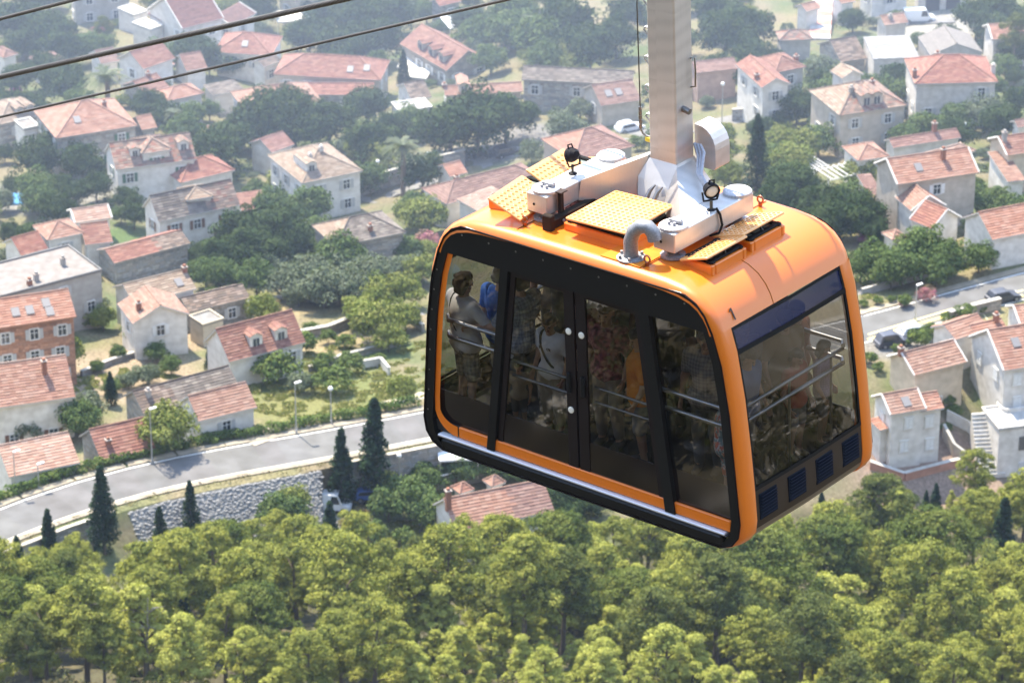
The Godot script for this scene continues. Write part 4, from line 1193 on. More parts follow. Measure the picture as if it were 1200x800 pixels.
func build_trees() -> void:
	make_plants()
	one("palm", "tall fan palm standing above the small car park, left of centre", -14.87, -467.58, 1.255, 1.00)
	one("palm", "broad dark palm between the trees under the thick cable, upper left", -58.04, -496.78, 1.384, 1.00)
	one("palm", "small palm in front of the orange hip roof under the cables", -48.28, -495.19, 0.691, 1.00)
	one("palm", "slender palm among the trees at the top centre", -3.14, -538.73, 0.685, 1.00)
	one("palm", "second slender palm right of the first among the top centre trees", 2.34, -535.96, 0.738, 1.00)
	one("dark_pine", "cone-shaped dark pine in front of the grey apartment block", -62.56, -538.78, 0.537, 1.00)
	one("dark_pine", "dark pine rising behind the orange roof at the upper right edge", 71.44, -497.94, 0.766, 1.00)
	one("pine", "bushy pine at the foot of the white terraced block, lower right", 50.65, -363.18, 0.715, 1.00)
	one("dark_pine", "dark pine under the cabin near the white canopy", -6.08, -363.09, 0.350, 1.00)
	one("cypress", "slim cypress in front of the road wall, second from the left edge", -48.28, -342.25, 1.102, 0.72)
	one("cypress", "broadest cypress in front of the road wall at the left", -42.74, -343.86, 1.444, 0.72)
	one("cypress", "short cypress at the foot of the stone slope", -37.15, -347.14, 0.787, 0.62)
	one("cypress", "cypress standing midway on the stone slope", -34.05, -349.18, 0.908, 0.72)
	one("cypress", "smallest cypress at the far left edge below the road", -51.24, -339.48, 0.923, 0.62)
	one("cypress", "dark cypress at the forest edge below the white van", -19.02, -344.14, 1.202, 0.72)
	one("cypress", "broader left one of the cypress pair at the stone wall", -18.39, -357.95, 1.398, 0.72)
	one("cypress", "taller right one of the cypress pair at the stone wall", -14.84, -359.38, 1.800, 0.72)
	one("cypress", "tall cypress right of the cabin hanger", 31.77, -447.73, 1.587, 0.72)
	one("cypress", "small cypress in the forest under the right end of the cabin", 38.84, -361.89, 0.699, 0.62)
	one("cypress", "tiny cypress left of the small one in the forest beneath the cabin", 33.71, -359.56, 0.618, 0.62)
	one("cypress", "thin cypress in the forest below the white house", 46.48, -362.25, 0.663, 0.62)
	one("cypress", "shorter twin left of the thin cypress below the white house", 45.47, -362.49, 0.487, 0.62)
	one("cypress", "large dark cypress in the forest at the right edge", 51.73, -346.14, 1.530, 0.72)
	one("cypress", "small dark cypress at the white gable of the dormer house", -35.62, -396.23, 0.625, 0.62)
	one("cypress", "small dark cypress-like tree on the bare field, left", -46.22, -385.66, 0.735, 0.62)
	one("cypress", "dark cypress beside the white awnings of the dormered red house", -16.35, -525.49, 0.965, 0.72)
	one("cypress", "dark cypress beside the magenta bush, right", 44.69, -417.53, 0.693, 0.62)
	one("cypress", "small cypress right of the garage, lower right", 51.95, -365.91, 0.649, 0.62)
	one("cypress", "spire-like cypress among the front pines at the left", -30.51, -302.87, 1.032, 0.72)
	many("dark_tree", [-76.9,-546.2,1.16,0,0, -71.0,-539.3,1.10,1,16, -67.9,-531.3,0.92,1,17, -74.5,-536.8,0.88,1,16, -65.7,-511.7,0.95,0,8, -70.0,-521.2,0.86,2,17, -73.4,-517.6,0.81,0,17, -48.2,-529.8,1.08,3,87, -62.0,-479.1,0.99,0,1, -65.3,-474.1,0.91,0,1, -58.9,-472.2,0.82,2,1, -52.7,-502.2,0.74,0,7, -49.2,-496.9,0.74,2,7, -41.3,-477.9,1.11,1,14, -40.1,-485.5,1.00,0,28, -38.7,-494.9,0.86,1,15, -42.7,-532.8,0.61,0,10, -35.4,-493.6,1.34,1,15, -31.1,-496.0,1.26,2,11, -26.2,-495.7,1.12,1,11, -21.1,-506.8,0.93,0,30, -19.4,-483.5,1.07,1,28, -17.7,-495.0,0.73,2,30, -33.5,-505.4,1.04,2,11, -28.5,-493.7,1.02,1,28, -8.6,-484.3,1.23,3,85, -4.7,-479.9,1.50,3,85, -0.9,-482.6,1.11,0,25, -10.2,-487.1,0.80,2,30, -31.8,-549.6,1.07,1,10, -26.1,-541.6,1.15,1,10, -20.9,-544.1,1.15,0,21, -24.4,-558.8,1.27,1,18, -18.8,-562.1,1.05,0,22, -30.2,-566.7,0.92,1,18, -26.1,-534.3,0.79,3,19, 8.0,-529.4,1.29,1,21, 11.6,-517.7,1.14,3,24, 15.6,-524.2,0.98,3,24, 17.7,-540.0,0.88,1,21, 31.4,-516.5,1.18,0,55, 34.4,-520.5,1.19,0,55, 31.3,-533.8,1.00,0,62, 34.8,-509.9,0.83,0,55, 29.4,-505.7,0.70,3,53, 68.6,-518.4,0.98,1,59, 72.2,-520.5,0.98,3,75, 72.0,-501.1,0.70,2,75, 69.1,-474.0,0.74,1,64, 65.6,-463.0,0.84,0,76, 54.1,-491.8,0.65,2,57, 39.4,-479.9,0.79,1,54, 34.5,-471.1,0.58,0,65, 51.2,-527.3,0.60,2,63, 44.1,-490.0,0.72,1,54, 35.8,-437.9,1.02,0,71, 38.6,-431.4,0.86,0,71, 40.8,-425.6,0.92,0,69, 43.3,-424.2,0.92,0,69, 38.5,-423.6,0.78,0,70, 44.6,-421.5,0.63,0,70, 33.4,-434.3,0.83,0,71, -65.5,-446.6,0.52,0,34, -61.0,-464.0,0.62,0,13, -58.6,-461.7,0.54,0,13, -56.1,-463.6,0.62,0,13, -51.5,-459.3,0.57,2,13, -50.0,-453.1,0.57,1,34, -39.6,-440.1,0.52,2,32, -41.0,-437.1,0.44,1,33, -36.6,-433.1,0.87,1,33, -35.0,-441.8,1.03,1,32, -32.6,-434.4,1.02,0,49, -30.6,-441.0,1.21,0,49, -28.4,-437.9,0.91,0,49, 5.0,-354.1,0.70,1,50, 7.3,-355.6,0.55,1,50, 2.7,-354.4,0.46,1,50, 9.2,-355.8,0.46,1,50, 2.3,-493.1,0.42,0,24, -15.9,-579.2,0.95,0,22, 44.3,-473.4,0.42,0,65, -27.1,-483.3,0.72,1,28, -1.0,-561.7,0.76,1,22, -46.6,-497.2,0.42,0,15, -19.0,-491.2,0.66,2,30, -60.0,-452.9,0.71,0,34, -24.0,-473.6,0.70,1,27, -22.3,-585.0,0.61,1,18, -7.0,-552.8,0.82,1,22, -74.7,-567.5,0.82,0,0, -55.7,-454.5,0.42,3,34, -69.5,-501.8,0.80,1,2, 69.7,-463.0,0.42,1,76, -21.1,-469.6,0.65,1,27, -78.2,-566.0,0.91,0,0, -63.4,-563.6,0.85,1,0, -75.9,-551.7,0.87,0,0, -68.1,-468.7,0.42,0,1, 70.8,-491.2,0.42,1,58, -74.0,-501.9,0.94,3,2, 3.7,-569.8,0.57,1,22, -48.4,-512.9,0.42,1,8, 37.7,-495.3,0.74,1,53, -55.7,-558.7,0.59,1,0, 48.9,-442.7,0.42,1,66, -6.8,-570.8,0.55,1,22, 59.2,-460.7,0.72,1,67, -49.7,-535.3,0.42,2,4, -13.8,-494.9,0.42,2,30, 37.1,-477.2,0.42,1,54, 10.5,-532.4,0.76,1,21, 33.6,-474.9,0.42,2,54, 38.4,-513.2,0.42,0,55, 70.0,-513.0,0.63,0,75, 21.2,-454.7,0.72,1,26, -7.9,-559.0,0.42,1,22, -12.2,-469.1,0.90,0,85, -32.1,-589.6,0.59,3,18, 26.8,-550.2,0.86,0,62, -62.0,-441.2,0.72,0,35, 57.2,-423.4,0.42,1,69, -68.0,-491.3,0.42,1,2, -45.4,-584.2,0.94,0,18, 7.1,-553.5,0.70,1,22, -50.9,-567.4,0.56,1,0, -46.5,-576.9,0.59,0,18, 50.6,-440.0,0.42,1,71, 13.6,-528.6,0.63,1,21, 31.1,-530.5,0.75,0,62, -37.9,-518.7,0.42,1,9, -77.6,-573.9,0.77,0,0, -41.1,-564.7,0.93,0,18, -71.2,-484.3,0.42,0,1, 22.1,-537.3,0.71,0,62, 64.6,-459.7,0.42,0,76, 63.8,-514.9,0.58,1,59])
	many("green_tree", [-46.1,-500.1,0.79,2,7, -46.6,-491.3,0.87,0,15, -44.2,-507.2,0.58,1,7, -14.7,-498.1,0.83,2,30, -5.2,-537.7,1.08,1,21, -1.0,-535.6,1.07,1,21, 0.3,-542.2,1.23,1,21, 4.1,-526.2,1.24,1,21, 5.0,-517.0,0.86,1,23, -13.8,-568.4,0.74,0,22, -3.2,-524.2,0.82,1,21, 55.0,-463.4,0.86,3,67, 52.3,-461.3,0.74,0,67, 58.2,-463.6,0.70,1,67, 60.0,-469.5,0.75,2,64, 50.0,-466.9,0.66,1,65, 41.0,-462.0,0.78,0,65, 69.9,-493.7,0.74,1,58, 50.5,-491.7,0.56,2,57, 42.4,-431.8,0.92,0,71, 43.7,-408.0,0.84,2,70, 49.1,-409.3,0.99,1,70, 46.4,-404.7,0.84,2,70, 51.7,-407.1,0.81,0,72, 56.0,-408.4,0.66,0,72, 58.3,-429.8,0.73,1,69, 62.2,-427.1,0.69,1,69, 64.8,-444.3,0.67,0,73, 61.0,-432.3,0.58,2,74, 41.8,-407.5,0.73,2,70, 45.1,-404.2,0.65,2,70, 50.5,-404.3,0.62,0,72, -26.9,-454.6,1.05,2,27, -21.8,-430.9,1.08,2,49, -25.0,-438.7,0.67,0,49, -13.3,-436.3,0.66,1,49, -12.9,-456.1,0.69,0,29, -31.8,-457.5,0.90,1,84, -29.4,-464.8,0.78,0,27, -34.7,-466.6,0.62,0,27, -36.5,-428.2,0.77,1,33, -32.0,-425.6,0.84,1,41, -38.7,-429.4,0.66,1,33, -48.7,-375.4,0.79,1,44, -46.6,-389.5,0.36,1,38, -42.3,-400.7,0.44,2,40, -40.2,-396.3,0.43,0,43, -47.0,-401.7,0.33,0,40, -49.2,-397.4,0.29,1,38, -53.7,-391.3,0.47,1,38, -35.7,-383.4,0.35,1,47, -24.5,-351.5,0.88,2,48, -11.0,-355.5,0.92,0,51, -8.7,-353.1,0.75,0,50, -5.6,-363.1,0.77,3,51, -1.9,-363.9,0.70,3,52, 1.7,-364.3,0.64,1,52, -9.3,-361.4,0.67,0,51, -13.3,-355.2,0.72,0,51, 3.7,-357.3,0.66,1,50, -75.3,-540.2,0.63,3,16, -30.0,-473.9,0.42,0,27, 6.8,-453.0,0.42,2,26, -85.4,-567.6,0.72,0,0, -51.9,-454.6,0.42,1,34, -32.4,-443.9,0.42,1,32, -41.8,-567.9,0.77,0,18, -70.9,-504.9,0.61,3,2, 53.5,-438.0,0.42,3,69, 59.9,-516.5,0.42,1,59, -31.6,-536.1,0.76,1,10, -7.9,-557.1,0.42,1,22, -28.0,-560.4,0.42,1,18, 46.1,-487.3,0.57,1,54, -25.6,-446.8,0.71,0,49, -63.2,-532.5,0.89,3,86, -29.4,-445.9,0.72,1,32, 55.3,-451.4,0.42,2,67, 52.8,-481.8,0.86,0,64, 64.3,-430.7,0.42,2,74, -43.1,-452.7,0.61,3,32, 44.0,-484.8,0.82,1,54, 42.0,-476.6,0.42,0,65, 63.0,-493.7,0.42,2,58, -53.1,-527.5,0.93,0,87, -11.4,-560.2,0.42,2,22, 24.6,-522.0,0.94,0,55, 14.4,-451.0,0.42,1,26, -19.1,-471.5,0.72,1,27, 3.3,-559.2,0.81,1,22, 33.1,-498.9,0.86,1,53, 35.0,-458.2,0.63,0,65, 67.0,-484.8,0.63,1,64, 36.1,-442.6,0.94,0,66, 35.4,-473.5,0.42,2,54, -37.5,-462.0,0.42,0,84, -55.6,-443.6,0.42,2,34, -44.2,-460.4,0.42,2,14, 58.7,-418.9,0.42,3,72, -63.1,-504.9,0.75,0,8, -40.4,-433.7,0.42,1,33, -73.3,-574.7,0.65,0,0, -51.5,-515.9,0.42,1,3, 59.4,-439.9,0.42,0,74, -65.1,-495.7,0.42,1,2, 4.2,-532.6,0.83,1,21, -20.8,-538.1,0.66,0,21, -6.2,-463.9,0.42,1,85, 77.6,-522.5,0.75,3,75, -63.5,-458.9,0.77,0,34, -25.8,-584.0,0.87,1,18, -64.1,-461.6,0.95,0,13, 71.3,-517.0,0.78,3,75, 57.8,-530.3,0.42,2,60, -4.7,-490.8,0.77,0,24])
	many("yellow_green_tree", [7.0,-523.5,0.77,1,21, 9.4,-515.2,0.76,3,24, 2.6,-523.5,0.67,1,21, 36.7,-452.7,1.08,0,66, 36.0,-464.0,0.87,0,65, 27.9,-462.2,0.78,1,26, 39.2,-460.9,0.91,0,65, 34.9,-445.8,0.84,0,66, 28.6,-471.4,0.70,0,54, 27.9,-451.2,0.76,0,66, 46.0,-447.9,0.76,2,66, 44.3,-447.2,0.67,0,66, 48.1,-446.5,0.62,1,66, 48.0,-413.0,0.62,1,70, -13.6,-417.7,0.88,2,49, -11.3,-425.8,0.81,1,49, -10.9,-437.1,0.57,1,49, -30.8,-414.8,0.75,1,41, -16.3,-404.3,1.10,1,43, -14.7,-401.3,0.73,1,43, -18.1,-411.1,0.83,1,43, -11.1,-447.6,1.03,0,31, -13.5,-452.6,0.81,0,29, -43.6,-406.9,0.91,0,40, -49.9,-412.5,0.63,1,37, -45.2,-406.3,0.62,0,40, -12.9,-408.4,0.74,1,43, -53.2,-396.0,1.09,1,38, -12.6,-382.4,0.66,1,43, -37.6,-362.6,1.04,1,46, -37.4,-375.4,0.77,2,47, -40.1,-371.3,0.69,2,47, -55.8,-396.4,0.69,1,38, -13.9,-360.1,0.74,0,51, -12.1,-360.5,0.56,0,51, -23.3,-353.7,0.62,2,48, -34.6,-463.2,0.42,3,84, -16.2,-417.7,0.90,2,49, 30.7,-432.9,0.75,0,71, 57.8,-487.3,0.42,0,64, -46.1,-566.5,0.73,0,18, 2.5,-552.8,0.62,1,22, -23.0,-442.9,0.59,0,49, -64.9,-489.5,0.42,0,1, -64.2,-573.2,0.79,3,0, -17.2,-589.5,0.93,1,18, -29.1,-450.7,0.42,1,84, -43.5,-542.7,0.42,1,4, -53.0,-558.5,0.55,1,5, -31.4,-469.6,0.86,0,27, -78.1,-535.5,0.83,3,16, -33.9,-553.4,0.89,1,10, -45.4,-516.7,0.42,0,9, 2.7,-538.5,0.55,1,21, -40.0,-580.0,0.81,0,18, 71.9,-534.6,0.67,1,61, -17.9,-480.1,0.88,1,27, 57.1,-492.2,0.42,1,57, 54.9,-541.9,0.77,0,60, -57.4,-562.3,0.72,1,0, 41.8,-483.1,0.42,1,54, -47.4,-579.7,0.58,0,18, 29.9,-550.5,0.70,0,62, -70.7,-457.7,0.76,0,34, -25.6,-567.8,0.57,1,18, 71.9,-527.5,0.55,1,61, 36.0,-537.7,0.69,0,62, -57.0,-507.8,0.42,0,8, -28.0,-448.5,0.58,1,32, -60.2,-399.7,0.42,0,38, -23.7,-553.3,0.91,0,22, -84.5,-571.5,0.82,0,0, -21.3,-487.6,0.79,1,28, 64.2,-447.4,0.75,0,73, -2.3,-548.8,0.56,3,21])
	many("olive_tree", [-46.0,-531.0,0.78,0,10, 44.2,-496.0,1.12,2,56, 63.3,-478.1,1.14,1,64, 64.0,-469.6,1.07,1,64, -5.2,-534.1,0.78,1,21, 7.6,-477.7,1.04,0,25, 9.6,-490.0,0.72,0,25, -18.1,-424.9,1.15,2,49, -21.5,-429.4,1.03,2,49, -25.3,-424.5,1.15,0,49, -23.2,-420.3,1.14,1,41, -19.0,-419.7,1.01,2,49, -28.2,-424.8,0.94,1,41, -15.5,-425.3,0.94,2,49, -12.9,-427.8,0.86,1,49, -30.3,-432.0,0.87,0,49, -26.5,-421.5,0.64,1,41, -42.7,-392.7,0.60,0,43, -54.7,-375.5,0.74,2,44, -44.8,-391.7,0.48,1,38, -24.1,-387.7,0.59,1,43, 23.2,-500.4,0.94,0,53, 35.0,-562.5,0.72,0,60, 50.0,-510.8,0.58,1,56, 53.2,-479.6,0.57,0,64, 52.4,-436.0,0.42,3,69, -22.6,-490.9,0.82,1,28, 27.6,-492.5,0.42,2,53, -77.8,-523.5,0.42,2,16, -26.8,-551.3,0.71,1,10, 29.2,-454.7,0.62,0,66, 57.6,-438.7,0.42,0,74, -68.8,-461.8,0.72,0,13, -87.1,-582.3,0.73,0,0, 63.7,-416.1,0.87,1,72, -5.2,-546.0,0.77,3,21, -64.7,-435.6,0.74,0,36, -77.1,-507.7,0.73,0,2, 63.6,-420.0,0.55,1,72, -41.1,-555.8,0.83,1,4, 58.7,-421.3,0.42,3,72, 36.1,-549.4,0.63,0,62, -12.8,-562.3,0.42,0,22, 39.3,-436.5,0.58,0,71, 20.1,-469.9,0.90,1,26, 58.2,-471.9,0.42,2,64, -3.9,-500.3,0.42,2,23, 2.7,-469.6,0.71,0,26, 43.8,-501.1,0.42,0,56, 52.2,-517.5,0.42,0,59, -60.8,-446.3,0.42,0,34, 54.6,-529.6,0.42,1,63, -9.2,-521.9,0.42,2,21, -56.6,-430.3,0.42,1,36, -30.0,-563.4,0.42,1,18, -18.3,-572.5,0.84,0,22, 16.9,-451.9,0.42,1,26, -48.7,-379.5,0.86,1,44, -53.2,-431.5,0.42,0,33, 25.9,-505.3,0.81,0,53, 24.2,-530.1,0.71,0,62, 13.9,-455.9,0.42,1,26, -7.0,-582.6,0.84,3,22, -10.6,-478.4,0.60,3,85])
	many("magenta_shrub", [44.2,-423.7,0.75,0,69, 45.5,-425.4,0.69,0,69, -74.0,-519.3,0.60,0,17, 13.0,-434.5,0.32,1,31, 33.5,-486.8,0.56,0,54])
	many("pink_shrub", [35.3,-437.2,1.16,0,71, 48.8,-400.3,0.70,3,77, -17.5,-438.5,1.37,1,49, -14.7,-436.9,0.89,1,49, -11.0,-439.8,1.17,1,49, 46.2,-398.9,0.38,3,77, -16.0,-442.2,1.04,1,49, 60.4,-466.7,0.60,2,64, 47.1,-552.3,0.93,0,60, -66.9,-521.2,0.60,1,17, -37.4,-454.5,0.60,0,84, 30.9,-542.6,0.77,0,62, -64.2,-546.4,0.83,0,5, -18.2,-553.6,0.61,0,22, -44.3,-577.6,0.55,0,18, 81.4,-546.0,0.75,1,61, -21.7,-472.6,0.84,1,27, -63.8,-551.9,0.60,0,5, 70.9,-469.7,0.60,1,64, -68.0,-574.8,0.56,3,0, 7.3,-484.5,0.60,0,25, 36.4,-546.7,0.61,0,62])
	many("green_shrub", [41.4,-398.9,0.44,0,77, 43.2,-399.5,0.47,0,77, 46.2,-399.0,0.67,3,77, 44.8,-400.1,0.40,3,77, 46.7,-388.0,0.99,0,77, 48.3,-390.5,0.79,3,77, 52.8,-395.3,0.87,3,77, 50.9,-394.6,0.60,3,77, 55.0,-397.2,0.47,3,82, 44.2,-386.6,0.52,3,79, 49.8,-380.4,0.78,1,79, 49.2,-378.4,0.71,1,79, 49.9,-377.3,0.65,1,79, 40.8,-383.7,0.65,0,79, 41.7,-382.0,0.52,0,79, 48.9,-375.0,0.51,2,79, -53.1,-417.9,0.85,1,37, -51.6,-413.5,0.77,1,37, -46.7,-410.6,0.69,0,39, -27.6,-391.7,1.79,1,43, -26.4,-397.8,1.01,1,43, -20.5,-387.2,1.51,1,43, -19.0,-394.3,1.13,1,43, -25.2,-402.5,1.29,1,43, -22.6,-395.5,0.74,1,43, -29.5,-401.3,1.02,3,43, -24.3,-409.6,0.76,1,41, -22.1,-406.0,0.75,1,43, -19.9,-403.7,0.82,1,43, -14.6,-350.7,1.09,0,50, -27.2,-348.5,0.79,2,48, -18.6,-348.6,0.73,0,50, -22.6,-348.2,0.91,0,50, -38.6,-345.0,0.72,2,45, -33.4,-347.5,0.73,2,46, -11.4,-350.1,0.91,0,50, -15.3,-460.1,0.57,0,29, -40.5,-501.4,0.60,0,11, -59.2,-385.0,0.60,0,44, 8.6,-502.7,0.82,0,24, 47.9,-512.6,0.89,1,55, 63.6,-496.0,0.60,2,58, -13.2,-403.8,0.59,1,43, -56.4,-475.2,0.56,2,1, 70.9,-510.4,0.74,3,75, 27.5,-509.0,0.63,3,53, 15.7,-544.0,0.82,1,21, 2.9,-504.6,0.60,1,23, -12.2,-526.7,0.60,0,21, -64.0,-451.5,0.59,0,34, -38.2,-479.1,0.60,0,28, 16.2,-462.9,0.56,1,26, 25.0,-507.4,0.71,0,53, -66.3,-466.3,0.60,0,1, -50.3,-477.6,0.60,3,13, 61.0,-511.3,0.57,0,58, -35.9,-517.0,0.60,3,11, -52.9,-426.3,0.60,0,33, -12.8,-477.5,0.74,0,85, 34.5,-556.1,0.85,0,63, 21.7,-526.8,0.94,0,55, -5.5,-503.3,0.60,0,23, 20.5,-450.7,0.62,1,26, -44.3,-495.4,0.60,0,15, -44.6,-480.9,0.89,1,13, -75.2,-577.1,0.80,0,0, -36.6,-542.3,0.73,1,10, 70.4,-515.5,0.59,3,75, -29.5,-551.9,0.64,1,10, 49.1,-450.6,0.60,1,66, -37.6,-425.6,0.71,3,41, 60.4,-438.2,0.60,0,74, -15.7,-397.3,0.59,1,43, -54.4,-566.2,0.85,1,0, -48.1,-426.5,0.60,2,33, -55.0,-474.1,0.60,0,13, -53.6,-552.1,0.68,3,4, -58.0,-405.6,0.60,2,37, -22.0,-397.4,0.78,1,43, -27.2,-405.9,0.74,1,43, 10.7,-507.4,0.73,3,24, -47.9,-476.7,0.60,1,13, -62.1,-553.2,0.60,0,5, -32.9,-453.2,0.60,2,84, -28.5,-511.9,0.60,0,20, -5.3,-556.9,0.77,1,22, 68.8,-542.1,0.61,1,61, 52.4,-473.6,0.60,0,64, 17.1,-473.0,0.94,1,26, 14.2,-536.0,0.61,1,21, -44.4,-521.4,0.60,1,87, 14.7,-506.3,0.71,1,24, -75.9,-560.9,0.73,0,0, 66.6,-508.3,0.80,0,75, 19.8,-499.6,0.92,1,24, -57.7,-528.9,0.91,1,86, 79.3,-529.6,0.83,1,61, -24.4,-537.8,0.61,3,19, 57.1,-548.2,0.65,3,60, -51.4,-559.8,0.68,1,5, -27.1,-500.3,0.60,1,11, -60.8,-405.3,0.60,2,37, -42.9,-561.0,0.65,0,18])
	many("dry_shrub", [-16.6,-355.9,0.80,0,51, -15.5,-352.6,0.73,0,50, -17.9,-354.3,0.61,0,50, -17.2,-358.4,0.56,0,51, 52.4,-550.1,0.64,0,60, -79.2,-528.9,0.60,0,16, -7.2,-498.2,0.60,0,23, 53.2,-415.0,0.60,0,72, 20.1,-566.2,0.80,1,22, -29.4,-420.6,0.68,1,41, -43.5,-426.1,0.58,2,33, -57.4,-387.3,0.60,2,38, 20.9,-501.8,0.80,0,53, -35.3,-513.4,0.60,3,11, -39.5,-386.4,0.60,3,47, -40.8,-587.0,0.56,0,18, 17.7,-547.4,0.79,1,21, -55.9,-456.8,0.60,3,34, -6.6,-543.8,0.92,3,21, -77.3,-526.3,0.60,2,16])
	many("grey_shrub", [8.4,-494.8,0.58,2,24, -75.9,-516.4,0.62,0,17, 62.5,-455.8,0.72,1,67, -77.5,-539.3,0.60,3,16, 60.4,-508.5,0.64,0,58, -54.4,-461.9,0.60,0,13, 61.3,-450.4,0.58,1,68, -23.9,-563.7,0.61,1,18, -62.4,-513.9,0.56,0,3, -20.3,-442.6,0.77,3,49, 23.9,-538.5,0.57,0,62, 25.3,-502.0,0.71,0,53, -41.5,-422.3,0.60,1,39, -72.0,-535.0,0.82,1,16, 41.7,-531.5,0.72,0,62, -36.0,-479.0,0.60,0,28, -21.6,-499.5,0.61,0,30, -76.5,-513.9,0.77,0,17, 40.3,-527.0,0.70,0,62, -66.7,-506.8,0.62,1,2, 1.3,-545.7,0.79,1,21, 6.3,-494.3,0.60,0,24, -46.7,-458.0,0.57,2,13, 5.9,-492.5,0.60,0,24, -13.8,-558.2,0.60,0,22, -59.4,-387.6,0.60,0,38, 56.5,-523.6,0.85,3,59, -28.3,-428.7,0.57,0,49, -54.3,-575.7,0.65,1,0, -72.1,-469.1,0.80,0,1, 44.3,-547.2,0.64,0,63, -52.6,-428.1,0.60,0,33, -32.3,-406.0,0.60,1,42, 80.1,-536.3,0.69,1,61, -70.0,-565.5,0.65,0,0, -51.7,-530.4,0.60,0,87, -50.8,-420.0,0.74,1,37])

